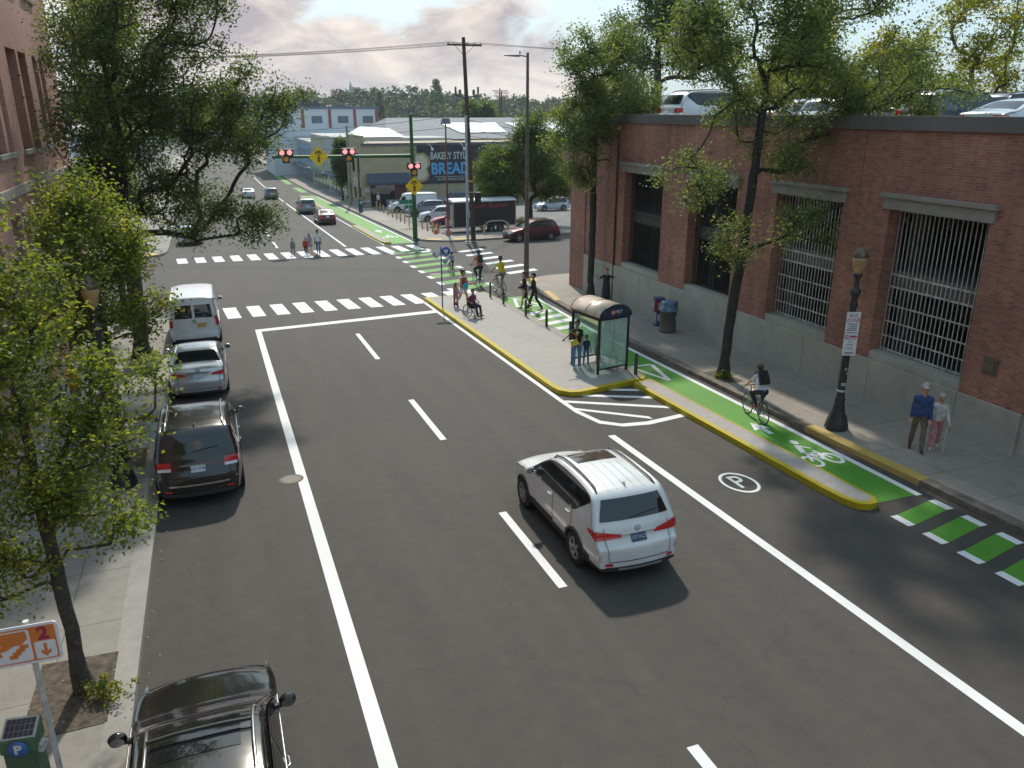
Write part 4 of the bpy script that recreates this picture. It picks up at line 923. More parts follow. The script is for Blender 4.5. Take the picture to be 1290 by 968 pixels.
        kb=kn.lerp(an,.3)+Vector((0,-.012,0)); caps.append((kn,kb,.051*w2,.053*w2,l2)); caps.append((kb,kn.lerp(an,.93),.053*w2,.040*w2*(1.15 if bottom=='long' else 1),l2)); caps.append((kn.lerp(an,.9),an,.037,.036,6 if sock else l2 if bottom=='long' else 0))
        hl=an+Vector((0,-.03,-.045)); caps.append((hl,an+toe*.13+Vector((0,0,-.058)),.038,.034,3)); caps.append((an+toe*.12+Vector((0,0,-.058)),an+toe*.17+Vector((0,0,-.062)),.035,.026,3)); caps.append((an,an+Vector((0,0,-.03)),.040,.042,3))
    zmin=min(min(c[0][2]-c[2],c[1][2]-c[3]) for c in caps)
    dz=0 if seat else -zmin
    up=Vector((0,0,dz))
    caps=[((Vector(a)+up)*k,(Vector(c)+up)*k,r0*k,r1*k,mi) for a,c,r0,r1,mi in caps]
    o=fuse('person',caps,mats,.0105*k if h>1.3 else .0095,3)
    o.matrix_world=Matrix.Translation((x,y,gz(y) if z is None else z))@Matrix.Rotation(R(face),4,'Z')
    tag(o,label,cat,group)
    f=lambda v:(hs(v)+up)*k
    kk=k*sc_
    # hair or hat
    hm=mm('hair_'+hair,HAIR.get(hair,(.05,.03,.02)),.6,var=.3,scale=30,bump=.4,bscale=60)
    hc=[(f((0,-.036,.062)),f((0,.0,.078)),.090*kk,.086*kk,0),(f((0,-.06,.02)),f((0,-.055,-.03)),.072*kk,.05*kk,0)]
    for s in (-1,1): hc.append((f((s*.06,-.02,.05)),f((s*.062,-.03,.0)),.04*kk,.03*kk,0))
    if hairstyle=='long':
        for s in (-1,0,1): hc.append((f((s*.06,-.06,.0)),f((s*.075,-.055,-.20)),.045*kk,.03*kk,0))
    if hairstyle=='bun': hc.append((f((0,-.10,.12)),f((0,-.12,.13)),.05*kk,.05*kk,0))
    if hairstyle=='pony': hc+= [(f((0,-.12,.05)),f((0,-.17,-.08)),.03*kk,.02*kk,0)]
    if hairstyle=='tall':
        hc+=[(f((s*.05,-.02,.12)),f((s*.03,-.05,.14)),.05*kk,.045*kk,0) for s in (-1,1)]
    if hairstyle in('short','long','bun','pony','tall'): fuse('hair',hc,[hm],.012*k,2,o)
    o['_up']=0; del o['_up']
    return o,dict(f=f,k=k,hands={q:(v+up*k) for q,v in hands.items()},P=(P_+up)*k,ld=ld,fw=fw,up=up*k,sh={s:(sh[s]+up)*k for s in sh})
def cap_hat(o,d,c,brim=True,name='cap',helmet=False,beanie=False):
    f,k=d['f'],d['k']; hc=[(f((0,-.03,.07)),f((0,.0,.078)),.095*k,.092*k,0)]
    if helmet: hc=[(f((0,-.06,.085)),f((0,.03,.095)),.098*k,.09*k,0)]
    if brim: hc+=[(f((s,.09,.072)),f((s,.14,.062)),.012*k,.01*k,0) for s in (-.04,-.013,.013,.04)]
    if beanie: hc.append((f((0,-.05,.04)),f((0,-.01,.05)),.094*k,.09*k,0))
    return fuse(name,hc,[cloth(c,.6)],.009*k,2,o)
def skirt(o,d,c,length,r0=.135,r1=.19,name='skirt',ztop=.05,sq=.75):
    P_=d['P'];k=d['k']; b=MB(); n=24; vs=[]; L=8
    for j in range(L+1):
        t=j/L; r=(r0+(r1-r0)*t**.8)*k
        for i in range(n): a=2*math.pi*i/n; w=1+.05*t*math.sin(a*6+1); vs.append((P_.x+r*w*math.cos(a),P_.y-.01*k+r*w*sq*math.sin(a),P_.z+(ztop-(ztop+length)*t)*k))
    b.add(vs,[(j*n+i,j*n+(i+1)%n,(j+1)*n+(i+1)%n,(j+1)*n+i) for j in range(L) for i in range(n)],0,True)
    q=b.build(name,cloth(c),o); s=q.modifiers.new('s','SOLIDIFY'); s.thickness=.008; return q
WALK=dict(L=('dir',22,3,6),R=('dir',-16,3,22)); WALK2=dict(R=('dir',24,3,6),L=('dir',-18,3,22)); STAND=dict(L=('dir',2,4,2),R=('dir',-2,4,2))
g14=lambda y:gz(y)+.145
# old couple on the pavement in front of the garage
o,d=person('old man in blue jacket, tan trousers and white cap walking past the garage',16.45,14.1,138,1.76,'l',(.035,.07,.20),(.17,.125,.085),(.05,.02,.015),'grey','long','long',3,dict(L=('dir',8,5,18,4),R=('dir',-10,5,20,0)),dict(L=('dir',12,3,4),R=('dir',-8,3,12)),z=g14(14.1),build=1.03,bulk=.036); cap_hat(o,d,(.62,.60,.52))
o,d=person('elderly woman in white cardigan and pink trousers walking with a cane',16.95,14.0,140,1.48,'l',(.60,.56,.54),(.52,.22,.23),(.5,.47,.42),'grey','long','long',6,dict(R=('dir',4,10,10,4),L=('dir',14,12,34,4)),dict(R=('dir',12,3,4),L=('dir',-8,3,12)),z=g14(14.0)); cap_hat(o,d,(.50,.24,.24),False,'knit_hat',beanie=True)
hd=d['hands']['L']; M=o.matrix_world; p=M@Vector(hd); b=MB(); b.tube([(0,-.05,.0),(0,.06,.02),(.0,.07,-.04),(.0,.07,-(p.z-g14(14.0)))],.011,8); tag(b.build('walking_cane',mm('cane_white',(.6,.6,.6),.4),loc=(p.x,p.y,p.z)),'thin white cane held by the woman in pink trousers','cane')
# mother and child at the shelter
ZI=lambda y:gz(y)+.155
o,d=person('woman with yellow handbag and jeans holding a shelter post',11.62,24.55,160,1.66,'m',(.02,.02,.02),(.10,.19,.36),(.60,.6,.6),'brown','short','long',2,dict(R=('dir',55,38,8,0),L=('dir',6,8,60,22)),dict(L=('dir',6,3,4),R=('dir',14,2,6)),z=ZI(24.55),turn=-25,hairstyle='bun')
b=MB(); b.box((0,0,0),(.30,.10,.20),top=(.8,.9)); b.tube([(-.12,0,.09),(-.1,0,.3),(.1,0,.5)],.010,6); p=o.matrix_world@(Vector((.10,.19,.98))); hb=b.build('handbag',mm('yellow_leather',(.60,.52,.04),.5),loc=p,bevel=.02); hb.rotation_euler=(0,R(18),R(160)); tag(hb,'yellow handbag hanging in front of the woman at the shelter','handbag')
b=MB(); b.prism([(-.07,.0),(0,-.16),(.07,.0),(.03,.03),(-.03,.03)],0,.01); b.v=[(v[0],.118+v[2]*1.5-.02,1.33+v[1]) for v in b.v]; b.build('collar',cloth((.62,.52,.2)),o)
o,d=person('small boy in blue red shirt and jeans beside the woman with yellow handbag',12.1,24.75,165,1.05,'m',(.03,.06,.16),(.09,.17,.33),(.1,.1,.11),'black','short','long',0,dict(R=('dir',20,20,20,5),L=('dir',5,10,10,0)),STAND,z=ZI(24.75),kid=True)
# island people
o,d=person('woman in red top and white shorts with turquoise bag on the island',11.05,36.35,-150,1.80,'l',(.50,.03,.03),(.72,.70,.68),(.2,.05,.03),'black','strap','short_shorts',2,dict(L=('dir',20,12,75,25),R=('dir',10,8,40,20)),WALK,z=ZI(36.35),turn=30,hairstyle='bun')
b=MB(); b.sphere((0,0,0),(.17,.09,.19),12,8); b.tube([(-.1,0,.15),(-.02,-.03,.45),(.08,-.05,.55)],.012,6); p=o.matrix_world@Vector((.04,.2,1.06)); hb=b.build('shoulder_bag',cloth((.02,.42,.55)),loc=p); hb.rotation_euler=(0,R(12),R(-150)); tag(hb,'bright turquoise bag held by the woman in white shorts','bag')
o,d=person('little girl in pink coat and maroon tights beside the woman in white shorts',10.75,36.6,-165,1.14,'m',(.40,.20,.27),(.14,.015,.03),(.10,.01,.02),'brown','long','long',0,{},STAND,z=ZI(36.6),kid=True,hairstyle='long'); skirt(o,d,(.38,.19,.26),.28,.13,.22,'coat_skirt',.1)
# wheelchair and its rider
wx,wy=10.82,34.1; t=thing('wheelchair','black wheelchair with red spoked side on the bus island','wheelchair',(wx,wy,ZI(wy)),R(-155))
for s in (-1,1):
    b=MB(); b.lathe([(.285,-.015),(.305,-.015),(.31,0),(.305,.015),(.285,.015),(.285,-.015)],n=28,axis='x'); wl=b.build('drive_wheel',M_TYRE,t,loc=(s*.27,-.08,.31))
    b=MB(); b.tube([(0,.275*math.cos(R(a)),.275*math.sin(R(a))) for a in range(0,360,15)],.010,5,closed=True); 
    for a in range(0,360,24): b.bar((0,0,0),(0,.28*math.cos(R(a)),.28*math.sin(R(a))),.006,.006)
    b.build('hand_rim',M_CHROME,wl)
    b=MB(); b.lathe([(.06,-.015),(.075,-.01),(.075,.01),(.06,.015),(.03,0),(.06,-.015)],n=16,axis='x'); b.build('caster',M_TYRE,t,loc=(s*.2,.33,.075))
    b=MB(); b.tube([(s*.22,-.2,.92),(s*.22,-.15,.5),(s*.22,-.1,.31)],.013,6); b.tube([(s*.22,-.15,.47),(s*.22,.28,.47),(s*.2,.33,.12)],.013,6); b.tube([(s*.22,-.15,.68),(s*.22,.15,.68),(s*.22,.2,.47)],.013,6); b.tube([(s*.22,.28,.47),(s*.13,.45,.14)],.012,6); b.build('side_frame',mm('red_tube',(.25,.03,.03),.35,.3),t)
    b=MB(); b.box((s*.11,.50,.13),(.15,.16,.015)); b.build('footrest',M_BLACK,t)
b=MB(); b.bx(-.21,.21,-.15,.27,.455,.485); b.build('seat',M_BLACK,t,bevel=.01); b=MB(); b.box((0,-.17,.70),(.42,.02,.42)); b.build('backrest',M_BLACK,t)
o,d=person('boy in red blue striped shirt sitting in the wheelchair',wx,wy,-155,1.5,'m',(.20,.05,.09),(.035,.04,.06),(.03,.03,.03),'black','short','long',2,dict(L=('to',(-.23,.12,.72)),R=('to',(.23,.12,.72))),dict(L=('to',(-.11,.44,.20)),R=('to',(.11,.44,.20))),seat=(0,-.02,.58),z=ZI(wy),turn=-12)
# striped shirt bands are real knitted rings
b=MB()
P_=d['P']; 
for i,zz in enumerate((.10,.18,.26,.34)): 
    c=P_+d['ld']*zz*d['k']; b.tube([(c.x+.170*d['k']*math.cos(R(a)),c.y+.108*d['k']*math.sin(R(a)),c.z) for a in range(0,360,20)],.012,5,closed=True)
b.build('shirt_stripes',cloth((.07,.09,.28)),o)
# suit couple crossing the lane
o,d=person('man in black suit striding across the bicycle lane',14.22,35.0,68,1.78,'l',(.014,.014,.016),(.014,.014,.016),(.012,.012,.012),'black','long','long',4,dict(L=('dir',-14,6,14,0),R=('dir',16,6,20,0)),dict(L=('dir',-20,3,12),R=('dir',22,3,4)),z=gz(35)+.01)
b=MB(); b.prism([(-.045,0),(0,-.2),(.045,0)],0,.012); b.v=[(v[0],d['P'].y+.128+v[2],1.42+v[1]) for v in b.v]; b.build('shirt_front',cloth((.7,.7,.7)),o)
skirt(o,d,(.014,.014,.016),.16,.15,.17,'jacket_hem',.1)
o,d=person('woman in black suit jacket and skirt walking beside the man in black',13.95,35.55,72,1.76,'l',(.016,.016,.018),(.014,.014,.016),(.012,.012,.012),'brown','long','skirt',3,dict(L=('dir',18,6,50,10),R=('dir',6,6,20,0)),dict(L=('dir',14,2,4),R=('dir',-14,2,16)),z=gz(35.5)+.01,hairstyle='bun'); skirt(o,d,(.014,.014,.016),.42,.145,.17)
# worker at the garage wall
o,d=person('person with red cap and long dark apron raising an arm by the concrete wall',17.75,34.3,150,1.70,'l',(.02,.02,.022),(.02,.02,.025),(.02,.02,.02),'brown','short','long',0,dict(R=('to',(.46,.22,1.42),(.3,-.2,-.9)),L=('to',(-.26,.16,1.16),(-1,-.2,.2))),STAND,z=g14(34.3),hairstyle=''); cap_hat(o,d,(.45,.015,.03),False,'red_cap',beanie=True); skirt(o,d,(.025,.028,.04),.68,.15,.22,'apron',.25)
# family on the far crosswalk
F=165
o,d=person('tall man in white shirt and jeans on the far crosswalk',7.15,60.0,F,1.78,'d',(.68,.68,.70),(.07,.12,.2),(.04,.05,.07),'black','short','long',2,dict(L=('dir',10,8,20,0),R=('dir',-8,8,10,0)),WALK,group=None)
o,d=person('girl in grey blue dress with long brown hair on the far crosswalk',6.55,60.2,F,1.52,'l',(.25,.28,.38),(.25,.28,.38),(.7,.7,.7),'brown','short','dress',1,{},WALK2,hairstyle='long'); skirt(o,d,(.25,.28,.38),.26,.13,.2,'dress_skirt',.06)
o,d=person('child in red jacket and black trousers on the far crosswalk',6.22,59.9,F,1.26,'m',(.48,.02,.025),(.015,.015,.017),(.7,.7,.7),'brown','long','long',1,{},WALK,kid=True)
o,d=person('small boy in grey sweater striding at the left end of the family',5.35,60.3,F+10,1.2,'m',(.17,.19,.20),(.07,.08,.10),(.5,.5,.5),'black','long','long',2,{},dict(L=('dir',24,6,4),R=('dir',-20,6,8)),kid=True)
# people by the bakery and on the left pavement
o,d=person('grey haired person in white shirt standing by the far bakery',19.3,98.2,200,1.74,'l',(.66,.67,.70),(.04,.045,.06),(.03,.03,.03),'grey','short','long',2,{},STAND,z=g14(98.2))
o,d=person('person in yellow shirt standing behind the near maple',-4.35,25.3,150,1.74,'d',(.62,.33,.02),(.10,.18,.32),(.1,.1,.1),'black','short','long',2,{},WALK,z=g14(25.3))
o,d=person('person in pale blue shirt beside the one in yellow',-3.95,26.3,160,1.70,'l',(.30,.50,.55),(.12,.05,.05),(.1,.1,.1),'brown','short','long',2,{},WALK2,z=g14(26.3))
# ---------------------------------------------------------------- bicycles
def bicycle(label,x,y,rz,frame,k=1.0,z=None,drop=True):
    t=thing('bicycle',label,'bicycle',(x,y,(gz(y) if z is None else z)+.006),R(rz),None,tilt=True); r=.335*k; wb=1.02*k
    for wy in (0,wb):
        b=MB(); b.tube([(0,r*.965*math.cos(R(a)),r*.965*math.sin(R(a))) for a in range(0,360,10)],.018*k,6,closed=True); wl=b.build('wheel',M_TYRE,t,loc=(0,wy,r))
        b=MB(); b.tube([(0,r*.90*math.cos(R(a)),r*.90*math.sin(R(a))) for a in range(0,360,12)],.011*k,5,closed=True); b.lathe([(.001,-.04),(.02,-.04),(.02,.04),(.001,.04)],n=8,axis='x')
        for a in range(0,360,20): b.bar((.02 if a%40 else -.02,0,0),(0,r*.9*math.cos(R(a)),r*.9*math.sin(R(a))),.004,.004)
        b.build('rim',M_ALU,wl)
    ax=(0,0,r);bbk=(0,.43*k,.28*k);st=(0,.27*k,.80*k);ht=(0,.86*k,.86*k);hb=(0,.90*k,.68*k);fx=(0,wb,r)
    b=MB(); T=lambda p,q,w:b.tube([p,q],w*k,7)
    T(bbk,st,.016);T(st,ht,.016);T(bbk,hb,.019);T(ht,hb,.02)
    for s in (-1,1): T((s*.06*k,0,r),(s*.03*k,.41*k,.29*k),.009);T((s*.06*k,0,r),(s*.02*k,.27*k,.76*k),.008); b.tube([(s*.02*k,.905*k,.66*k),(s*.05*k,.95*k,.6*k),(s*.05*k,wb,r)],.011*k,6)
    b.build('frame',frame,t)
    b=MB(); b.tube([st,(0,.235*k,.93*k)],.013*k,6); b.build('seat_post',M_ALU,t)
    b=MB(); b.add([(-.07*k,.10*k,.95*k),(.07*k,.10*k,.95*k),(.02*k,.36*k,.945*k),(-.02*k,.36*k,.945*k),(-.06*k,.1*k,.91*k),(.06*k,.1*k,.91*k),(.015*k,.36*k,.92*k),(-.015*k,.36*k,.92*k)],[(0,1,2,3),(7,6,5,4),(0,4,5,1),(1,5,6,2),(2,6,7,3),(3,7,4,0)]); b.build('saddle',M_BLACK,t,bevel=.012)
    b=MB(); b.tube([ht,(0,.87*k,.95*k),(0,.95*k,.97*k)],.014*k,6)
    if drop:
        for s in (-1,1): b.tube([(0,.95*k,.97*k),(s*.19*k,.96*k,.97*k),(s*.21*k,1.04*k,.95*k),(s*.21*k,1.05*k,.86*k),(s*.21*k,.97*k,.84*k)],.013*k,6)
    else: b.tube([(-.29*k,.90*k,1.0*k),(-.1*k,.95*k,.98*k),(.1*k,.95*k,.98*k),(.29*k,.90*k,1.0*k)],.013*k,6)
    b.build('handlebar',M_BLACK,t)
    b=MB(); b.lathe([(.085*k,-.004),(.095*k,-.004),(.095*k,.004),(.085*k,.004),(.085*k,-.004)],(.06*k,.43*k,.28*k),18,axis='x'); b.bar((.07*k,.43*k,.28*k),(.07*k,.50*k,.13*k),.02*k,.02*k);b.bar((-.07*k,.43*k,.28*k),(-.07*k,.36*k,.43*k),.02*k,.02*k); b.box((.12*k,.51*k,.13*k),(.09*k,.08*k,.02*k)); b.box((-.12*k,.355*k,.44*k),(.09*k,.08*k,.02*k)); b.build('crankset',M_ALU,t)
    return t
def rider(label,x,y,rz,k,z=None,drop=True,lean=32,**kw):
    zz=(gz(y) if z is None else z)+.006
    hx=.21 if drop else .27; hy=.985 if drop else .90; hz=1.0 if drop else 1.04
    c,s=math.cos(R(rz)),math.sin(R(rz))
    return person(label,x,y,rz,1.76*k,seat=(0,.20*k,1.03*k),z=zz,lean=lean,arms=dict(L=('to',(-hx*k,(hy-.08)*k,hz*k),(-.25,-.35,-.8)),R=('to',(hx*k,(hy-.08)*k,hz*k),(.25,-.35,-.8))),legs=dict(R=('to',(.12*k,.46*k,.235*k)),L=('to',(-.12*k,.31*k,.545*k))),**kw)
x,y,rz=14.3,17.5,-9
bicycle('silver road bicycle nearest the camera on the green lane',x,y,rz,mm('bike_silver',(.45,.45,.46),.3,.6),.95)
o,d=rider('cyclist in white T-shirt with black backpack and dark jeans',x,y,rz,.93,top=(.66,.68,.74),pants=(.02,.025,.04),shoe=(.25,.02,.02),hair='brown',lean=30,hairstyle='short')
cap_hat(o,d,(.12,.09,.05),False)
for s in (-1,1): pass
P_=d['P']+d['ld']*.36*d['k']-d['fw']*.17*d['k']
def backpack(o,d,c,lab,sx=.28):
    P_=d['P']+d['ld']*.38*d['k']-d['fw']*.19*d['k']; b=MB(); b.box((0,0,0),(sx,.16,.40),top=(.85,.8)); b.box((0,-.10,-.06),(sx*.75,.06,.2)); 
    for s in (-1,1): b.tube([(s*.1,.06,.2),(s*.12,.20,.22),(s*.13,.28,.05),(s*.12,.12,-.17)],.016,6)
    q=b.build('backpack',cloth(c),bevel=.03); q.matrix_world=o.matrix_world@Matrix.Translation(P_)@Matrix.Rotation(-math.atan2(d['ld'].y,d['ld'].z),4,'X'); tag(q,lab,'backpack')
backpack(o,d,(.02,.018,.018),'black backpack on the cyclist in white T-shirt')
b=MB()
x,y,rz=13.9,42.2,2
bicycle('dark teal bicycle under the rider in coral top',x,y,rz,mm('bike_teal',(.03,.12,.13),.3,.3),1.05,drop=False)
o,d=rider('cyclist in coral top with dark helmet and green sling bag',x,y,rz,1.08,drop=False,top=(.62,.13,.11),pants=(.012,.02,.028),shoe=(.02,.06,.07),hair='brown',lean=14,hairstyle='pony'); cap_hat(o,d,(.02,.045,.04),False,'helmet',True); backpack(o,d,(.035,.05,.02),'olive green sling bag on the back of the coral top rider',.3)
x,y,rz=14.2,39.3,4
bicycle('silver city bicycle under the rider in yellow shirt',x,y,rz,mm('bike_silver'),1.08,drop=False)
o,d=rider('cyclist in bright yellow shirt and grey shorts entering the green lane',x,y,rz,1.10,drop=False,top=(.60,.46,.02),pants=(.18,.17,.19),shoe=(.2,.2,.2),hair='brown',lean=16,bottom='shorts',skin='m'); cap_hat(o,d,(.04,.05,.14),False,'helmet',True)
x,y,rz=13.8,47.4,6
bicycle('small dark bicycle under the child rider',x,y,rz,mm('bike_dark',(.05,.05,.05),.4),.66,drop=False)
o,d=rider('child cyclist in grey blue vest riding ahead of the others',x,y,rz,.70,drop=False,top=(.22,.26,.34),pants=(.10,.06,.05),shoe=(.1,.08,.08),hair='black',lean=14,skin='m',kid=True)
# ---------------------------------------------------------------- street furniture
def lamp_post(label,x,y,h,signs=False):
    t=thing('street_lamp',label,'street lamp',(x,y,g14(y))); k=h/5.1
    b=MB(); b.lathe([(.30,0),(.30,.18),(.27,.22),(.27,.30),(.23,.36),(.19,.44),(.16,.62),(.13,.78),(.135,.80),(.135,.9),(.11,.93),(.105,1.2),(.085,3.4*k),(.09,3.42*k),(.105,3.5*k),(.085,3.6*k),(.08,3.7*k),(.135,3.80*k),(.14,3.88*k),(.08,3.95*k),(.06,4.05*k),(.07,4.2*k),(.11,4.28*k),(.12,4.34*k),(.001,4.34*k)],n=16,mat=0)
    for i in range(8): a=2*math.pi*i/8; b.bar((.30*math.cos(a),.30*math.sin(a),.02),(.19*math.cos(a),.19*math.sin(a),.44),.05,.03)
    b.build('post',M_LAMPIRON,t)
    b=MB(); b.lathe([(.095,4.34*k),(.15,4.50*k),(.185,4.68*k),(.19,4.76*k),(.001,4.76*k)],n=18); b.build('globe',mm('amber_glass',(.42,.27,.11),.25,coat=.4,var=.25),t)
    b=MB(); b.lathe([(.20,4.76*k),(.205,4.80*k),(.16,4.90*k),(.09,4.98*k),(.04,5.02*k),(.03,5.06*k),(.035,5.09*k),(.012,5.14*k),(.001,5.2*k)],n=18); b.build('cap',mm('bronze_cap',(.14,.11,.075),.4,.4),t)
    b=MB(); b.lathe([(.115,1.10),(.125,1.11),(.125,1.15),(.115,1.16)],n=12); b.build('band',M_STEEL,t)
    if signs:
        b=MB(); 
        for i in range(9): a=rnd_.uniform(-2.4,-.8); zz=rnd_.uniform(1.2,1.8); b.box((.107*math.cos(a),.107*math.sin(a),zz),(.004,rnd_.uniform(.03,.07),rnd_.uniform(.03,.09)),rz=a)
        b.build('sticker',mm('sticker_white',(.45,.45,.48),.6,var=.5,scale=50),t)
        for z0,z1,tx in ((2.86,3.42,'a'),(2.22,2.84,'b')):
            z0-=.05;z1-=.05
            th=R(-22); rt=Vector((math.cos(th),math.sin(th),0)); nr=Vector((math.sin(th),-math.cos(th),0)); c=Vector((0,0,(z0+z1)/2))+nr*.125+rt*.0
            s=MB(); s.box((0,0,0),(.36,.012,z1-z0)); Mx=face_matrix(c,rt,(0,0,1))@Matrix.Rotation(R(90),4,'X'); 
            s.v=[tuple(c+rt*p[0]-nr*p[1]+Vector((0,0,p[2]))) for p in s.v]; sg=s.build('parking_sign',M_SIGNW,t)
            red=mm('sign_red',(.45,.04,.06),.5,var=0); ink=mm('sign_ink',(.10,.10,.14),.5,var=0)
            W_=lambda txt,sz,dz,m_: text_mesh('lettering',txt,sz,m_,sg,face_matrix(c+nr*.009+Vector((0,0,dz)),rt,(0,0,1)),.001)
            if tx=='a':
                W_('BUS',.13,.18,red); W_('ZONE',.13,.05,red)
                q=MB(); 
                for i,(dx,wd) in enumerate(((0,.26),(.02,.2),(0,.24),(-.02,.28))): 
                    cc=c+nr*.008+rt*dx+Vector((0,0,-.05-.055*i)); q.bar(cc-rt*wd/2,cc+rt*wd/2,.003,.022)
                q.build('small_print',ink,sg)
            else:
                q=MB(); cc=c+nr*.008+rt*-.11+Vector((0,0,.21)); q.tube([cc+rt*.05*math.cos(R(a))+Vector((0,0,.05*math.sin(R(a)))) for a in range(0,360,30)],.009,4,closed=True); q.bar(cc-rt*.04+Vector((0,0,.04)),cc+rt*.04-Vector((0,0,.04)),.004,.015)
                cc=c+nr*.008+rt*.06+Vector((0,0,.22)); q.bar(cc-rt*.1,cc+rt*.1,.003,.05); cc=c+nr*.008+Vector((0,0,.155)); q.bar(cc-rt*.15,cc+rt*.15,.003,.014); q.build('red_symbol',red,sg)
                W_('AT',.075,.09,red); W_('ANY',.085,-.01,red); W_('TIME',.085,-.12,red)
                q=MB(); cc=c+nr*.008+Vector((0,0,-.24)); q.bar(cc-rt*.12,cc+rt*.12,.003,.03); q.build('small_print',ink,sg)
    return t
rnd_=random.Random(5)
lamp_post('black ornamental lamp post with amber globe carrying two white signs',15.72,16.15,5.15,True)
lamp_post('black ornamental lamp post hidden in the leaves by the parked SUV',-2.70,19.45,5.15)
# bus shelter
sx,sy=12.42,24.35
t=thing('bus_shelter','glass bus shelter with arched roof and bench on the grey island','bus shelter',(sx,sy,ZI(sy)),R(10))
hw,hl=.62,.78; zh=2.02
b=MB()
for px in (-hw,hw):
    for py in (-hl,hl): b.bx(px-.035,px+.035,py-.035,py+.035,0,zh)
for px in (-hw,hw): b.bx(px-.03,px+.03,-hl+.036,hl-.036,zh-.10,zh-.002)
for py in (-hl,hl): b.bx(-hw+.036,hw-.036,py-.03,py+.03,zh-.10,zh-.002)
b.bx(hw-.02,hw+.02,-hl+.036,hl-.036,.22,.27); 
for py in (-hl,hl): b.bx(-hw+.036,hw-.036,py-.02,py+.02,.16,.21)
b.bx(hw-.02,hw+.02,-.02,.02,.272,zh-.102)
for px in (-hw,hw):
    for py in (-hl,hl): b.box((px,py,.01),(.14,.14,.018))
b.build('frame',mm('shelter_frame',(.018,.02,.025),.4,.2,var=.2),t)
arcp=[(hw*1.08*math.cos(R(a)),zh+.002+.40*math.sin(R(a))) for a in range(0,181,10)]
b=MB(); vs=[];
for py in (-hl-.08,0,hl+.08):
    for x_,z_ in arcp: vs.append((x_,py,z_))
K=len(arcp); b.add(vs,[(j*K+i,j*K+i+1,(j+1)*K+i+1,(j+1)*K+i) for j in range(2) for i in range(K-1)],0,True)
rf=b.build('roof',mm('shelter_roof',(.60,.47,.35),.35,coat=.3,var=.3,scale=2.5),t); so_=rf.modifiers.new('s','SOLIDIFY'); so_.thickness=.02
b=MB()
for py in (-hl-.085,0,hl+.085): b.tube([(x_*1.0,py,z_+.012) for x_,z_ in arcp],.022,6)
for sg in (-1,1): b.tube([(sg*hw*1.08,-hl-.08,zh),(sg*hw*1.08,hl+.08,zh)],.03,6)
b.build('roof_rib',mm('shelter_frame'),t)
for sg in (-1,1):
    b=MB(); yy=sg*(hl+.075); inn_=[(x_*.96,z_*1.0) for x_,z_ in arcp]; 
    pv=[(x_,yy,z_-.02) for x_,z_ in inn_]; pv2=[(x_,yy-sg*.03,z_-.02) for x_,z_ in inn_]; n_=len(pv)
    b.add(pv+pv2,[tuple(range(n_)),tuple(range(2*n_-1,n_-1,-1))]+[(i,(i+1)%n_,n_+(i+1)%n_,n_+i) for i in range(n_)]); gp=b.build('gable_panel',mm('navy_panel',(.025,.03,.09),.4,var=.15),t)
    if sg<0:
        q=MB(); q.add([(-.12+.085*math.cos(R(a)),yy-.006,zh+.16+.085*math.sin(R(a))) for a in range(0,360,20)],[tuple(range(18))]); q.build('round_logo',mm('logo_red',(.60,.16,.13),.4,var=0),gp)
        q=MB(); q.add([(-.12+.03*math.cos(R(a)),yy-.009,zh+.16+.03*math.sin(R(a))) for a in range(0,360,20)],[tuple(range(18))]); q.build('round_logo',mm('logo_cream',(.7,.6,.55),.4,var=0),gp)
        text_mesh('lettering','MET',.17,mm('logo_white',(.7,.7,.74),.5,var=0),gp,face_matrix((.13,yy-.006,zh+.16),(1,0,0),(0,0,1)),.002)
gm=glassmat('shelter_glass',(.74,.88,.84),.72)
b=MB(); b.bx(-hw+.04,hw-.04,-hl-.004,-hl+.004,.215,zh-.105); b.build('end_glass',gm,t)
b=MB(); b.bx(-hw+.04,hw-.04,hl-.004,hl+.004,.215,zh-.105); b.build('end_glass',gm,t)
b=MB(); b.bx(hw-.004,hw+.004,-hl+.04,-.022,.275,zh-.105); b.bx(hw-.004,hw+.004,.022,hl-.04,.275,zh-.105); b.build('back_glass',glassmat('shelter_glass_b',(.9,.93,.93),.72),t)
b=MB(); b.bx(hw-.03,hw-.012,.1,.55,.9,1.75); b.build('timetable_poster',mm('poster_paper',(.62,.63,.63),.5,var=.12,scale=3),t)
b=MB(); b.bx(.12,.46,-.55,.45,.42,.46,0); b.bx(.16,.42,-.5,.4,.462,.475,1)
for py in (-.45,.35): b.tube([(.14,py,.0),(.14,py,.6),(.20,py,.68),(.38,py,.68),(.44,py,.6),(.44,py,.0)],.018,6,mat=0)
b.build('bench',[mm('bench_blue',(.03,.05,.13),.4,.2),mm('bench_wood',(.45,.36,.25),.6)],t)
# railing with bollards
t=thing('railing','row of short grey posts with a thin rail along the island edge','railing',(0,0,0))
for x,y in ((13.14,38.4),(13.16,36.45),(13.16,33.4),(13.15,30.9),(13.14,28.4),(13.12,26.0),(13.14,22.95)):
    b=MB(); b.box((0,0,.36),(.09,.09,.72)); b.box((0,0,.745),(.09,.09,.05),top=(.4,.4)); b.build('post',mm('bollard_grey',(.065,.065,.07),.5,.2,var=.25),t,loc=(x,y,ZI(y)))
b=MB(); b.tube([(13.15,38.4,ZI(38.4)+.62),(13.15,26.0,ZI(26)+.62)],.012,6); b.tube([(13.15,38.4,ZI(38.4)+.12),(13.15,26.0,ZI(26)+.12)],.010,6); b.build('rail',mm('rail_thin',(.30,.31,.31),.4,.5),t)
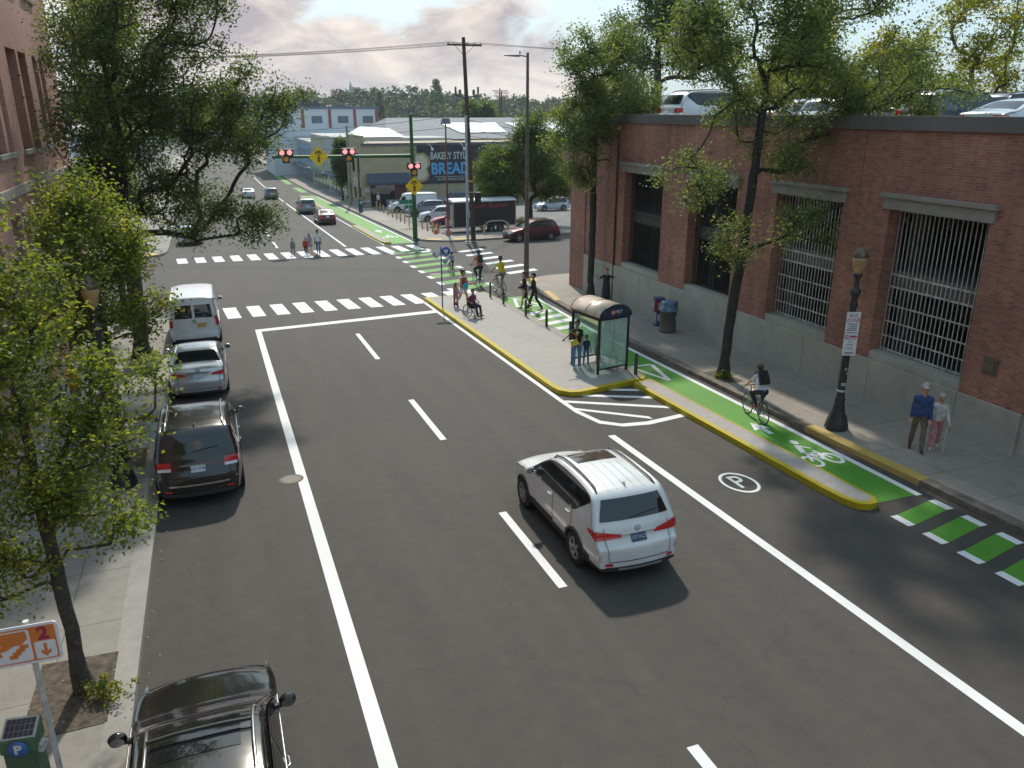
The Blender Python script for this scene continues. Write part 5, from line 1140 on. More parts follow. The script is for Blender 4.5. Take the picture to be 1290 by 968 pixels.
# bus stop pole
y=36.8; x=10.12
t=thing('bus_stop_sign','blue bus stop pole with round discs at the island corner','bus stop',(x,y,ZI(y)))
b=MB(); b.tube([(0,0,0),(0,0,2.95)],.032,10); b.build('pole',mm('bus_blue',(.02,.10,.42),.4,.1),t)
b=MB(); b.lathe([(.001,-.01),(.22,-.01),(.22,.01),(.001,.01)],(.24,0,2.72),24,axis='y'); di=b.build('disc',mm('bus_blue2',(.03,.14,.48),.4),t)
b=MB(); b.box((.24,-.014,2.74),(.2,.006,.12)); b.box((.24,-.014,2.63),(.14,.006,.03)); b.build('bus_symbol',M_SIGNW,di)
b=MB(); b.lathe([(.001,-.01),(.2,-.01),(.2,.01),(.001,.01)],(-.24,0,2.62),24,axis='y'); di=b.build('disc',M_SIGNW,t)
b=MB(); b.tube([(-.34,-.016,2.72),(-.38,-.016,2.62),(-.33,-.016,2.52)],.02,5); b.build('red_mark',mm('mark_red',(.5,.05,.04),.5),di); b=MB(); b.bar((-.30,-.016,2.66),(-.26,-.016,2.55),.02,.02); b.build('blue_mark',mm('bus_blue2'),di)
b=MB(); b.lathe([(.001,-.008),(.13,-.008),(.13,.008),(.001,.008)],(.2,0,2.25),24,axis='y'); b.build('disc',mm('disc_green',(.30,.50,.42),.4),t)
# bin, newspaper box
x,y=17.5,28.1; t=thing('litter_bin','round mesh litter bin with blue bag lid by the concrete wall','litter bin',(x,y,g14(y)))
b=MB(); b.lathe([(.33,0),(.36,.03),(.36,.08),(.34,.1),(.345,.85),(.37,.88),(.37,.93),(.30,.93),(.001,.5)],n=24); b.build('body',mm('bin_mesh',(.115,.105,.085),.6,.3,var=.3,scale=45,bump=.5,bscale=90),t)
b=MB(); b.lathe([(.375,.93),(.37,1.0),(.33,1.08),(.30,1.2),(.32,1.28),(.2,1.33),(.001,1.34)],n=24,mat=0); b.add([(.1,-.3,.98),(.34,-.14,.98),(.36,-.1,1.32),(.12,-.33,1.3)],[(0,1,2,3)],1); 
for i,p in enumerate(b.v[:24*7]): q=random.Random(i).uniform(.9,1.1); b.v[i]=(p[0]*q,p[1]*q,p[2])
b.build('bag_lid',[mm('bin_bag',(.13,.22,.36),.35,coat=.3,var=.5,scale=9),M_BLACK],t)
b=MB(); b.box((.24,-.252,.62),(.12,.012,.2),rz=R(42)); b.build('label_sheet',M_SIGNW,t)
x,y=17.75,29.3; t=thing('newspaper_box','blue and red newspaper box beside the litter bin','newspaper box',(x,y,g14(y)),R(-15))
b=MB(); b.bx(-.22,.22,-.2,.2,.62,1.18,0); b.bx(-.23,.23,-.21,.21,1.182,1.22,0); b.bx(-.07,.07,-.1,.1,.05,.62,0); b.bx(-.2,.2,-.2,.2,0,.05,0); b.build('cabinet',mm('news_blue',(.04,.08,.20),.4,var=.2),t,bevel=.01)
b=MB(); b.bx(-.17,.17,-.216,-.2,.68,1.12); b.bx(-.236,-.22,-.15,.15,.68,1.12); b.build('front_panel',mm('news_red',(.42,.04,.05),.4,var=.25,scale=8),t)
b=MB(); b.bx(-.09,.05,-.226,-.216,.74,1.04); b.bx(-.246,-.236,-.06,.08,.74,1.04); b.build('poster',mm('news_white',(.55,.5,.48),.5,var=.5,scale=18),t); b=MB(); b.bx(-.05,.05,-.112,-.1,.2,.5); b.build('lower_sign',M_SIGNW,t)
# left parking sign and pay station
x,y=-2.2,8.02; t=thing('parking_sign','white parking sign with orange hand, number 2 and arrow on a grey pole','sign',(x,y,g14(y)))
b=MB(); b.tube([(0,0,0),(0,0,3.30)],.03,10); b.build('pole',M_STEEL,t)
th=R(-2); rt=Vector((math.cos(th),math.sin(th),.0)); nr=Vector((math.sin(th),-math.cos(th),0)); ctr=Vector((-.14,-.045,3.06))
def SG(b,poly,d,mat=0,thick=.004):
    n_=len(poly); vs=[ctr+rt*px+Vector((0,0,pz))+nr*d for px,pz in poly]+[ctr+rt*px+Vector((0,0,pz))+nr*(d-thick) for px,pz in poly]
    b.add(vs,[tuple(range(n_)),tuple(range(2*n_-1,n_-1,-1))]+[(i,n_+i,n_+(i+1)%n_,(i+1)%n_) for i in range(n_)],mat)
rr=lambda x0,x1,z0,z1,r:[(x1-r+r*math.cos(R(a)),z1-r+r*math.sin(R(a))) for a in (0,45,90)]+[(x0+r+r*math.cos(R(a)),z1-r+r*math.sin(R(a))) for a in (90,135,180)]+[(x0+r+r*math.cos(R(a)),z0+r+r*math.sin(R(a))) for a in (180,225,270)]+[(x1-r+r*math.cos(R(a)),z0+r+r*math.sin(R(a))) for a in (270,315,360)]
b=MB(); SG(b,rr(-.42,.42,-.225,.225,.04),.01,0,.012); pl_=b.build('panel',M_SIGNW,t); ORG=mm('sign_orange',(.68,.20,.035),.45,var=.06)
b=MB(); SG(b,rr(-.39,.39,-.195,.195,.02),.013,0,.001); SG(b,rr(-.375,.16,-.18,.18,.02),.0145,1,.001); SG(b,rr(.185,.375,-.18,.02,.02),.0145,1,.001); b.build('border',[ORG,M_SIGNW],pl_)
b=MB(); SG(b,[(-.36,-.04),(-.22,.06),(-.08,.165),(.13,.165),(.14,.08),(.08,.02),(0,.01),(-.05,-.02),(-.12,-.04),(-.1,-.08),(-.2,-.15),(-.36,-.17)],.018)
for i in range(4): SG(b,rr(-.05+.035*i,.03+.035*i,-.12+.035*i-.015,-.09+.035*i,.012),.0182)
b.build('hand_symbol',ORG,pl_); b=MB(); SG(b,[(-.2,.02),(-.12,.08),(-.1,.03),(-.16,-.03)],.0195); b.build('hand_gap',M_SIGNW,pl_)
text_mesh('number','2',.20,mm('sign_crimson',(.38,.02,.07),.5,var=0),pl_,face_matrix(ctr+rt*.28+Vector((0,0,.105))+nr*.016,rt,(0,0,1)),.001,bold=.008)
b=MB(); SG(b,[(.265,-.01),(.295,-.01),(.295,-.10),(.325,-.08),(.325,-.115),(.28,-.16),(.235,-.115),(.235,-.08),(.265,-.10)],.018); b.build('arrow',ORG,pl_)
x,y=-2.72,8.82; t=thing('pay_station','green pay station with tilted solar panel and round blue P','parking meter',(x,y,g14(y)),R(-8))
b=MB(); b.bx(-.17,.17,-.13,.13,0,1.25); b.add([(-.19,-.15,1.25),(.19,-.15,1.25),(.19,.15,1.25),(-.19,.15,1.25),(-.19,-.12,1.40),(.19,-.12,1.40),(.19,.15,1.52),(-.19,.15,1.52)],[(0,3,2,1),(4,5,6,7),(0,1,5,4),(1,2,6,5),(2,3,7,6),(3,0,4,7)]); b.build('cabinet',mm('meter_green',(.075,.14,.075),.45,.1,var=.2),t,bevel=.012)
sl=Vector((0,.27,.12)).normalized(); up_=Vector((1,0,0)).cross(sl)
b=MB(); b.box((0,0,0),(.36,.26,.012)); Mx=face_matrix(Vector((0,.015,1.465)),(1,0,0),sl); b.v=[tuple(Mx@Vector(p)) for p in b.v]; sp_=b.build('solar_panel',mm('solar_frame',(.45,.47,.45),.4,.4),t)
b=MB()
for i in range(6):
    for j in range(3): b.box((-.13+.052*i,-.075+.075*j,.009),(.047,.068,.003))
b.v=[tuple(Mx@Vector(p)) for p in b.v]; b.build('solar_cells',mm('solar_cell',(.05,.05,.07),.2,.2),sp_)
b=MB(); b.lathe([(.001,-.006),(.11,-.006),(.11,.006),(.001,.006)],(0,-.146,1.30),24,axis='y'); b.build('round_sign',mm('meter_blue',(.06,.17,.42),.4),t); text_mesh('letter','P',.16,M_SIGNW,t,face_matrix((0,-.154,1.30),(1,0,0),(0,0,1)),.001,bold=.006)
b=MB(); b.box((.20,-.02,1.22),(.06,.12,.10)); b.build('card_slot',M_STEEL,t)
# signal mast with beacons
GRN=mm('mast_green',(.016,.095,.014),.45,var=.15); y=65.1; x=15.73; zb_=g14(y); zarm=4.68
t=thing('signal_mast','dark green signal mast with a long arm over the crosswalk','signal mast',(x,y,zb_))
b=MB(); b.tube([(0,0,0),(0,0,4),(0,0,7.76-zb_)],[.21,.17,.13],14); b.box((0,0,.03),(.6,.6,.06)); b.build('pole',GRN,t)
b=MB(); b.tube([(-.1,0,zarm-zb_-.05),(-5.5,0,zarm-zb_),(-10.9,0,zarm-zb_+.06)],[.15,.12,.10],12); b.build('arm',GRN,t)
LR=mm('beacon_red',(.65,.12,.12),.4,emit=((1,.30,.30),.9),var=0); LA=mm('beacon_amber',(.65,.30,.03),.4,var=.1)
def beacon(px,py,pz,label):
    q=thing('hybrid_beacon',label,'traffic beacon',(px,py,pz))
    b=MB(); b.bx(-.56,.56,-.12,.12,-.24,.28); b.bx(-.28,.28,-.12,.12,-.76,-.24); b.build('housing',M_BLACK,q,bevel=.03)
    for dx,dz,m_ in ((-.28,.02,LR),(.28,.02,LR),(0,-.48,LA)):
        b=MB(); b.lathe([(.19,-.01),(.17,-.035),(.1,-.055),(.001,-.06)],(dx,-.12,dz),18,axis='y'); b.build('lens',m_,q)
        b=MB(); 
        b.tube([(dx+.21*math.cos(R(a)),-.2,dz+.21*math.sin(R(a))) for a in range(20,161,20)],.02,5); b.build('visor',M_BLACK,q)
def xsign(px,py,pz,label,s):
    q=thing('crossing_sign',label,'sign',(px,py,pz)); b=MB(); b.add([(0,-.03,-s),(s,-.03,0),(0,-.03,s),(-s,-.03,0),(0,0,-s),(s,0,0),(0,0,s),(-s,0,0)],[(0,1,2,3),(7,6,5,4),(0,4,5,1),(1,5,6,2),(2,6,7,3),(3,7,4,0)]); b.build('panel',M_SIGNY,q)
    b=MB(); T=lambda pts,w: b.tube([(p[0]*s,-.045,p[1]*s) for p in pts],w*s,5)
    T([(.02,.0),(0,-.16),(-.02,-.3)],.085); T([(0,-.28),(-.12,-.55)],.05); T([(0,-.28),(.06,-.42),(.10,-.56)],.05); T([(-.02,-.05),(-.14,-.2)],.035);T([(.03,-.05),(.14,-.22)],.035); b.sphere((.02*s,-.045,.13*s),(.075*s,.02,.075*s),10,6)
    for wx in (-.22,.22): T([(wx+.13*math.cos(R(a)),.36+.13*math.sin(R(a))) for a in range(0,361,30)],.025)
    T([(-.22,.36),(-.08,.52),(.14,.52),(.22,.36)],.025);T([(-.08,.52),(0,.36),(.14,.52)],.025);T([(-.22,.36),(0,.36)],.02);T([(-.1,.57),(-.04,.57)],.025);T([(.12,.58),(.17,.58)],.025)
    b.build('symbol',M_BLACK,q)
beacon(5.85,y-.24,zarm+.36,'twin red beacon at the outer end of the green mast arm'); beacon(10.6,y-.24,zarm+.36,'twin red beacon in the middle of the green mast arm'); beacon(15.75,y-.35,zb_+5.85,'twin red beacon on the upright of the green mast')
xsign(8.3,y-.2,zarm+.05,'yellow diamond crossing sign hanging on the mast arm between two beacons',.74); xsign(15.73,y-.32,zb_+4.3,'yellow diamond crossing sign on the upright of the mast below its beacon',.74)
# poles
WOOD=mm('pole_wood',(.075,.05,.036),.9,var=.4,scale=6,bump=.5,bscale=20)
def util_pole(label,x,y,ztop,r,lean=0,arms=((.6,2.4),),z0=None,grp=None,mat=None,extra=True):
    zg=(g14(y) if z0 is None else z0); H_=ztop-zg
    t=thing('utility_pole',label,'utility pole',(x,y,zg),0,grp); b=MB(); b.tube([(0,0,-.05),(lean*.5,0,H_*.5),(lean,0,H_)],[r,r*.85,r*.65],10); b.build('pole',mat or WOOD,t)
    for dz,wd in arms:
        b=MB(); zz=H_-dz; xx=lean*(zz/H_); b.box((xx,-.18,zz),(wd,.11,.13)); b.bar((xx-wd*.3,-.19,zz),(xx,-.1,zz-.75),.03,.03); b.bar((xx+wd*.3,-.19,zz),(xx,-.1,zz-.75),.03,.03); ca=b.build('crossarm',mat or WOOD,t)
        for k in (-.47,-.3,.3,.47): b=MB(); b.lathe([(.03,0),(.05,.03),(.03,.06),(.05,.1),(.03,.16),(.001,.17)],(xx+wd*k,-.18,zz+.065),8); b.build('insulator',mm('porcelain',(.32,.30,.32),.3),ca)
    return t
yU=62.1; xU=19.85
t=util_pole('tall dark wooden utility pole with crossarm in front of the trailer',xU,yU,13.3,.21,-.55,((.55,2.7),))
b=MB()
for s in (-1,1):
    b.bar((-.43+s*.15,-.15,10.9),(-.43+s*.95,-.2,11.15),.09,.09); b.box((-.43+s*.55,-.25,11.3),(.16,.16,.4)); b.box((-.43+s*.9,-.25,11.45),(.12,.12,.5)); b.bar((-.43+s*.3,-.2,11.0),(-.43+s*1.1,-.2,11.05),.08,.08)
b.build('cutout_switches',mm('switch_grey',(.10,.10,.11),.5),t); b=MB(); b.lathe([(.20,4.6),(.205,4.6),(.205,4.75),(.20,4.75)],(-.18,0,0),12); b.build('reflective_band',M_YOLD,t)
b=MB(); b.box((.35,-.2,3.3),(.45,.3,1.0)); b.build('signal_head_back',M_BLACK,t)
b=MB(); b.tube([(0,0,0),(0,0,9.6)],[.13,.09],10); b.box((0,0,.04),(.4,.4,.08)); b.box((.0,-.16,2.2),(.26,.2,.5)); b.box((.35,-.05,3.9),(.7,.06,.06)); b.box((-.3,-.05,3.5),(.5,.06,.06))
tag(b.build('signal_pole',mm('pale_steel',(.38,.44,.50),.45,.4),loc=(18.95,60.75,g14(60.75))),'pale blue grey steel pole beside the wooden utility pole','pole')
b=MB(); b.tube([(0,0,0),(0,0,3.2),(0,0,3.21),(0,0,9.3)],[.10,.09,.09,.06],10); t=thing('lamp_pole','thin rusty red pole with box lamp in front of the trailer','lamp pole',(18.9,66.2,gz(66.2))); b.build('pole',mm('rust_red',(.22,.06,.05),.7,.2,var=.5,scale=3),t); b=MB(); b.box((0,0,9.45),(.8,.5,.45),top=(.7,.7)); b.build('lamp_head',mm('lamp_box',(.16,.18,.24),.4),t); b=MB(); b.box((0,0,.3),(.36,.36,.62)); b.build('pink_base',mm('faded_pink',(.40,.17,.15),.8),t)
x,y=17.05,43.2; t=thing('street_light','tall thin steel street light with a cobra head above the suit couple','street light',(x,y,g14(y)))
b=MB(); b.tube([(0,0,0),(0,0,5),(0,0,12.3)],[.16,.11,.075],12); b.box((0,0,.05),(.4,.4,.1)); b.build('pole',mm('weathered_steel',(.13,.115,.10),.5,.4,var=.3),t); b=MB(); b.tube([(0,0,12.1),(-.4,.0,12.15),(-.7,0,12.15)],.035,8); b.add([(-.5,-.13,12.18),(-.5,.13,12.18),(-1.35,.08,12.15),(-1.35,-.08,12.15),(-.5,-.13,12.08),(-.5,.13,12.08),(-1.35,.08,12.11),(-1.35,-.08,12.11)],[(0,1,2,3),(7,6,5,4),(0,4,5,1),(1,5,6,2),(2,6,7,3),(3,7,4,0)]); b.sphere((-.45,0,12.3),(.05,.05,.09),8,6); b.build('lamp_head',mm('cobra_grey',(.16,.18,.24),.4,.3),t)
# posts along the lot
pb=MB(); pb.box((0,0,.44),(.13,.13,.88)); pb.box((0,0,.90),(.13,.13,.04),top=(.6,.6)); pm=pb.mesh('wooden_post',mm('post_yellow',(.50,.34,.13),.75,var=.25))
for x,y in [(18.9,97.5),(18.8,94.9),(18.65,92.0),(18.3,88.0),(18.15,85.0),(18.1,82.8),(17.95,80.3),(17.9,78.3),(17.85,76.2),(18.1,74.2),(18.2,72.4),(18.3,70.9),(18.4,69.5),(18.55,68.5),(21.94,65.6),(24.61,66.9)]:
    o=bpy.data.objects.new('wooden_post',pm); col.objects.link(o); o.location=(x,y,gz(y)+(.14 if x<18.3 else .03)); o.rotation_euler=(rnd_.uniform(-.04,.04),rnd_.uniform(-.05,.05),rnd_.uniform(-.2,.2)); tag(o,'short yellow brown wooden post edging the parking lot','post','wooden posts edging the parking lot')
x,y=18.25,67.9; t=thing('traffic_cone','orange traffic cone with white band near the trailer','traffic cone',(x,y,gz(y)+.145)); b=MB(); b.lathe([(.19,.03),(.12,.35),(.09,.5),(.04,.78),(.001,.78)],n=16,mats=[0,1,0,0]); b.box((0,0,.015),(.45,.45,.03)); b.build('cone',[mm('cone_orange',(.62,.13,.03),.5),M_SIGNW],t)
t=thing('street_sign','pair of green street name plates on a thin post before the parked cars','sign',(17.6,75,gz(75)+.14)); b=MB(); b.tube([(0,0,0),(0,0,2.5)],.035,8); b.build('pole',M_STEEL,t); b=MB(); b.bx(-.9,.5,-.03,-.01,2.1,2.5); b.bx(-.4,.6,.01,.03,1.65,2.0); b.build('plate',mm('street_green',(.015,.19,.11),.4),t)
x,y=16.2,93; t=thing('cabinet','dark green kerbside cabinet with blue sticker near the bakery','cabinet',(x,y,g14(y))); b=MB(); b.lathe([(.24,0),(.25,.05),(.22,.1),(.22,1.3),(.25,1.35),(.2,1.5),(.001,1.52)],n=14); b.build('body',mm('dark_green_iron',(.02,.05,.05),.5,.2),t); b=MB(); b.box((.02,-.22,1.1),(.26,.04,.34)); b.build('sticker',mm('sticker_blue',(.25,.4,.6),.5),t)
# outdoor tables by the bakery
for i,(x,y) in enumerate(((17.9,99.3),(21.2,99.5),(22.6,99.2))):
    t=thing('cafe_table',['low table with turquoise cloth left of the person in white shirt','grey picnic table right of the person in white shirt','grey picnic table below the dark awning'][i],'table',(x,y,gz(y)+.14))
    b=MB(); b.box((0,0,.74),(1.3,.8,.05)); b.build('table_top',mm('table_teal',(.25,.48,.55),.6) if i==0 else mm('table_grey',(.28,.32,.34),.7),t)
    for s in (-1,1): b=MB(); b.bar((s*.5,-.3,0),(s*.5,.3,.72),.05,.05); b.bar((s*.5,.3,0),(s*.5,-.3,.72),.05,.05); b.build('leg',M_STEEL,t); b=MB(); b.box((0,s*.6,.44),(1.3,.26,.05)); b.bar((-.45,s*.6,0),(-.45,s*.6,.42),.05,.05); b.bar((.45,s*.6,0),(.45,s*.6,.42),.05,.05); b.build('bench_seat',mm('table_grey',(.28,.32,.34),.7),t)
person('red haired person in pink top seated at the turquoise table',17.7,98.72,20,1.66,'l',(.45,.2,.2),(.05,.05,.07),(.03,.03,.03),'red','short','long',8,dict(L=('dir',40,6,50,10),R=('dir',40,6,50,10)),dict(L=('dir',88,6,85),R=('dir',88,6,85)),seat=(0,0,.56),z=gz(98.7)+.145,hairstyle='long')
# ---------------------------------------------------------------- trees
def fast_mesh(name,V,Fq,mats,tint=None):
    me=bpy.data.meshes.new(name); nv=len(V); nf=len(Fq)
    me.vertices.add(nv); me.vertices.foreach_set('co',V.astype(np.float32).ravel())
    me.loops.add(nf*4); me.loops.foreach_set('vertex_index',Fq.astype(np.int32).ravel())
    me.polygons.add(nf); me.polygons.foreach_set('loop_start',np.arange(0,nf*4,4,dtype=np.int32))
    for m in mats: me.materials.append(m)
    if tint is not None:
        a=me.color_attributes.new('tint','FLOAT_COLOR','POINT'); a.data.foreach_set('color',tint.astype(np.float32).ravel())
    me.update(calc_edges=True); me.validate(); return me
def leaves(centers,n_each,spread,size,seed,flat=.5,yellow=.05,drop=.0):
    r=np.random.default_rng(seed); N=len(centers); idx=np.repeat(np.arange(N),n_each); n=len(idx)
    off=r.normal(0,1,(n,3))*spread*np.array([1,1,.75]); 
    c=centers[idx]+off
    nm=r.normal(0,1,(n,3)); nm[:,2]=np.abs(nm[:,2])+flat; nm/=np.linalg.norm(nm,axis=1,keepdims=True)
    t=r.normal(0,1,(n,3)); t-=nm*np.sum(t*nm,1,keepdims=True); t/=np.linalg.norm(t,axis=1,keepdims=True); s=np.cross(nm,t)
    L=size*r.uniform(.6,1.25,(n,1)); Wd=L*r.uniform(.42,.62,(n,1))
    V=np.empty((n,4,3)); V[:,0]=c-t*L*.5; V[:,1]=c+s*Wd*.5+nm*L*.12; V[:,2]=c+t*L*.5-nm*L*.08; V[:,3]=c-s*Wd*.5+nm*L*.12
    F=np.arange(n*4).reshape(n,4)
    cl=np.clip(r.normal(.5,.27,N),0,1)[idx]; tv=np.clip(cl+r.normal(0,.16,n),0,1); yl=(r.random(N)<yellow*2)[idx]*r.uniform(.1,.6,n)*(r.random(n)<.8)+(r.random(n)<yellow*.5)*r.uniform(.1,.5,n)
    tint=np.stack([tv,np.clip(yl,0,1),np.zeros(n),np.ones(n)],1); tint=np.repeat(tint,4,axis=0)
    return V.reshape(-1,3),F,tint
def tree(label,base,trunk,blobs,nat,per,size,spread,mat,seed,r0=.16,bark=None,name='tree',group=None,yellow=.05,rt=.011,shell=2.0,flat=.5,cat='tree',thin=1.0):
    """trunk: points relative to base; blobs: (x,y,z absolute, rx,ry,rz)"""
    r=np.random.default_rng(seed); B=np.array(base,float)
    t=thing(name,label,cat,tuple(base),0,group)
    vol=np.array([b[3]*b[4]*b[5] for b in blobs])**.75; vol/=vol.sum(); at=[]
    for b,k in zip(blobs,np.round(vol*nat).astype(int)):
        m=max(3,k); d=r.normal(0,1,(m*3,3)); d/=np.linalg.norm(d,axis=1,keepdims=True); q=d*(r.random((m*3,1))**(1/shell))
        # thin the crown unevenly so sky shows through
        ph=r.uniform(0,6,3); keep=np.sin(q[:,0]*4.2+ph[0])*np.sin(q[:,1]*4.2+ph[1])*np.sin(q[:,2]*4.2+ph[2])
        o=np.argsort(-keep*thin+r.normal(0,.22,len(keep)))[:m]
        at.append(np.array(b[:3])+q[o]*np.array(b[3:6])-B)
    at=np.concatenate(at)
    tp=[np.array(p,float) for p in trunk]; nodes=[];par=[];pl=[]
    for i in range(len(tp)-1):
        k=max(1,int(np.linalg.norm(tp[i+1]-tp[i])/.3))
        for j in range(k+(i==len(tp)-2)):
            nodes.append(tp[i]+(tp[i+1]-tp[i])*j/k+r.normal(0,.012,3)*(1 if nodes else 0)); par.append(len(nodes)-2); pl.append(0 if len(nodes)==1 else pl[-1]+.3)
    nt=len(nodes); fork=int(nt*.55) if len(tp)<4 else next(i for i in range(nt) if nodes[i][2]>=tp[1][2]-.05)
    ctr=nodes[fork]; order=np.argsort(np.linalg.norm(at-ctr,axis=1)); cnt=[0]*nt; chains=[]
    NP=np.array(nodes); PLn=np.array(pl); ok=np.arange(nt)>=fork
    for ai in order:
        a=at[ai]; d=np.linalg.norm(NP-a,axis=1); up=np.maximum(0,NP[:,2]-a[2]); cost=d+.22*PLn+.5*up+np.where(ok,0,99)
        j=int(np.argmin(cost)); p=NP[j]; dist=d[j]
        pd=p-NP[par[j]] if par[j]>=0 else np.array([0,0,1.]); pd=pd/max(np.linalg.norm(pd),1e-6)
        k=max(2,int(dist/.38)); c=p+pd*dist*.30+np.array([0,0,.10*dist]); pj=j; new=[];ch=[j]
        for q in range(1,k+1):
            tt=q/k; x=(1-tt)**2*p+2*tt*(1-tt)*c+tt*tt*a+r.normal(0,.018+.02*dist/k,3)*(q<k)
            nodes.append(x); par.append(pj); cnt.append(0); pj=len(nodes)-1; new.append(x); ch.append(pj)
        seg=dist/k; PLn=np.append(PLn,PLn[j]+seg*np.arange(1,k+1)); NP=np.vstack([NP,new]); ok=np.append(ok,np.ones(k,bool)); chains.append(ch)
        e=pj
        while e>=0: cnt[e]+=1; e=par[e]
    tot=max(cnt); rad=lambda i:max(.008,(r0-.01)*(cnt[i]/tot)**.52+.006)
    mb=MB()
    tr=[rad(min(i,nt-1)) for i in range(nt)]; 
    last=nt-1
    while last>fork and cnt[last]==0: last-=1
    fl=[tr[i]*(1+.7*max(0,1-i*.3/.5)) for i in range(last+1)]
    mb.tube([tuple(NP[0]-np.array([0,0,.12]))]+[tuple(NP[i]) for i in range(last+1)],[fl[0]*1.15]+fl,10)
    for ch in chains:
        R0=[rad(i) for i in ch]; R0[0]=min(R0[0],R0[1]*1.25); n_=7 if max(R0)>.05 else 5 if max(R0)>.02 else 4
        mb.tube([tuple(NP[i]) for i in ch],R0,n_,cap=False)
    mb.build('trunk',bark or M_BARK,t)
    # leaf clusters at twig tips and along the last stretch of each twig
    cs=[NP[ch[-1]] for ch in chains]+[NP[ch[-2]]*.5+NP[ch[-1]]*.5+r.normal(0,.05,3) for ch in chains]
    V,F,tint=leaves(np.array(cs),max(1,per//2),spread,size,seed+1,flat,yellow)
    me=fast_mesh('crown',V,F,[mat],tint); o=bpy.data.objects.new('crown',me); col.objects.link(o); o.parent=t
    return t
LF_G=leafmat('leaf_green',(.040,.070,.018),(.11,.155,.04)); LF_Y=leafmat('leaf_yellow_green',(.066,.105,.022),(.18,.225,.048)); LF_D=leafmat('leaf_dark',(.038,.066,.030),(.11,.15,.058)); LF_P=leafmat('leaf_pale_olive',(.068,.100,.038),(.155,.195,.078)); LF_A=leafmat('leaf_autumn',(.085,.12,.015),(.26,.25,.03)); LF_B=leafmat('leaf_bluish',(.04,.075,.035),(.10,.15,.06))
tree('slender young maple in the soil square nearest the parking sign',(-2.58,11.45,g14(11.45)),[(0,0,0),(-.05,.05,1.75),(-.1,.05,3.0),(-.05,0,4.6)],
  [(-2.7,11.4,3.0,1.3,1.3,1.3),(-3.0,11.6,5.0,1.4,1.4,1.5),(-2.1,11.5,4.0,1.0,1.1,1.2),(-2.9,11.7,6.3,.9,1.1,.8),(-1.6,11.7,2.3,.5,.7,.5),(-3.5,11.2,2.3,.9,.8,.9),(-1.3,11.9,4.4,.65,.7,.6),(-2.0,11.7,5.75,.5,.55,.45)],215,96,.088,.17,LF_Y,11,.105,yellow=.05)
tree('yellow green street maple behind the lamp post and dark SUV',(-2.85,21.2,g14(21.2)),[(0,0,0),(.05,0,2.3),(.05,.1,3.6),(0,0,5)],
  [(-2.9,21,4.3,1.3,1.6,1.5),(-3.0,21.2,5.9,1.2,1.5,1.1),(-1.75,20.6,3.3,.75,1.0,.6),(-3.5,21.2,3.1,.9,1.2,.9),(-2.0,20.9,5.0,.8,1,.8)],185,108,.110,.20,LF_Y,23,.11,yellow=.10)
tree('large dark street tree spreading over the left lane before the crosswalk',(-3.05,32.1,g14(32.1)),[(0,0,0),(.1,.1,3.0),(.1,.1,5.2),(.3,.2,8.0),(.2,.1,11)],
  [(-2.6,32,7.0,2.6,3.0,2.6),(-2.4,32.2,10.4,2.7,3.0,2.6),(.2,31.6,8.4,2.7,2.7,2.3),(1.6,31.2,7.2,1.5,1.9,1.2),(1.5,30.6,4.4,1.3,1.5,.95),(-.6,31.4,4.9,1.8,2.0,1.5),(-3.8,32.4,5.2,.9,2.0,2.0),(-.4,31.8,12.0,2.6,2.4,1.6),(3.0,31.2,8.3,.9,1,.8)],800,96,.130,.27,LF_D,37,.27,bark=M_BARKD,yellow=.06,thin=.8)
tree('sunlit leafy tree at the end of the left brick building',(-4.1,38.8,g14(38.8)),[(0,0,0),(0,0,3.4),(.1,0,6),(0,0,10)],
  [(-3.7,39.2,8.8,1.2,1.8,3.0),(-3.7,38.9,5.0,1.0,1.6,1.5),(-3.2,39.2,12,1.7,2,1.8)],190,90,.15,.28,LF_Y,41,.16,yellow=.05)
b0=(-2.75,30.2,g14(30.2)); t=thing('shrub','small yellow flowering shrub at the kerb beside the white van','shrub',b0); r_=np.random.default_rng(5); cc=r_.normal(0,.18,(40,3))*np.array([1,1.2,.8])+np.array([0,0,.35]); V,F,ti=leaves(cc,26,.09,.075,77,.5,.35); o=bpy.data.objects.new('foliage',fast_mesh('foliage',V,F,[LF_Y],ti)); col.objects.link(o); o.parent=t
b=MB(); [b.tube([(0,0,-.05),(math.cos(a)*.1,math.sin(a)*.1,.25),(math.cos(a)*.22,math.sin(a)*.22,.5)],[.012,.009,.005],5) for a in (0,1.3,2.6,3.9,5.2)]; b.build('stem',M_BARK,t)
tree('tall sparse street tree leaning in front of the barred garage windows',(15.75,21.6,g14(21.6)),[(0,0,0),(.22,.12,2.6),(.42,.1,4.3),(.5,.1,6.0),(.7,.1,8.8)],
  [(16.6,21.6,9.6,3.2,3.0,2.8),(19.4,21.2,8.9,2.9,2.6,2.3),(22.0,21.0,8.4,1.5,1.7,1.0),(14.3,21.4,10.3,1.6,2.0,1.3),(14.0,21.4,6.1,1.3,1.4,.85),(16.9,19.9,4.7,1.15,1.2,.8),(15.2,20.9,4.3,1.0,1.1,.8),(17.3,21.0,6.6,1.2,1.5,.9),(20.0,20.4,6.4,.9,1.2,.6),(18.5,21.4,11.6,2.8,2.5,1.5),(15.4,21.5,12.2,2.2,2,1.4)],600,104,.118,.23,LF_P,53,.17,bark=M_BARKD,yellow=.03)
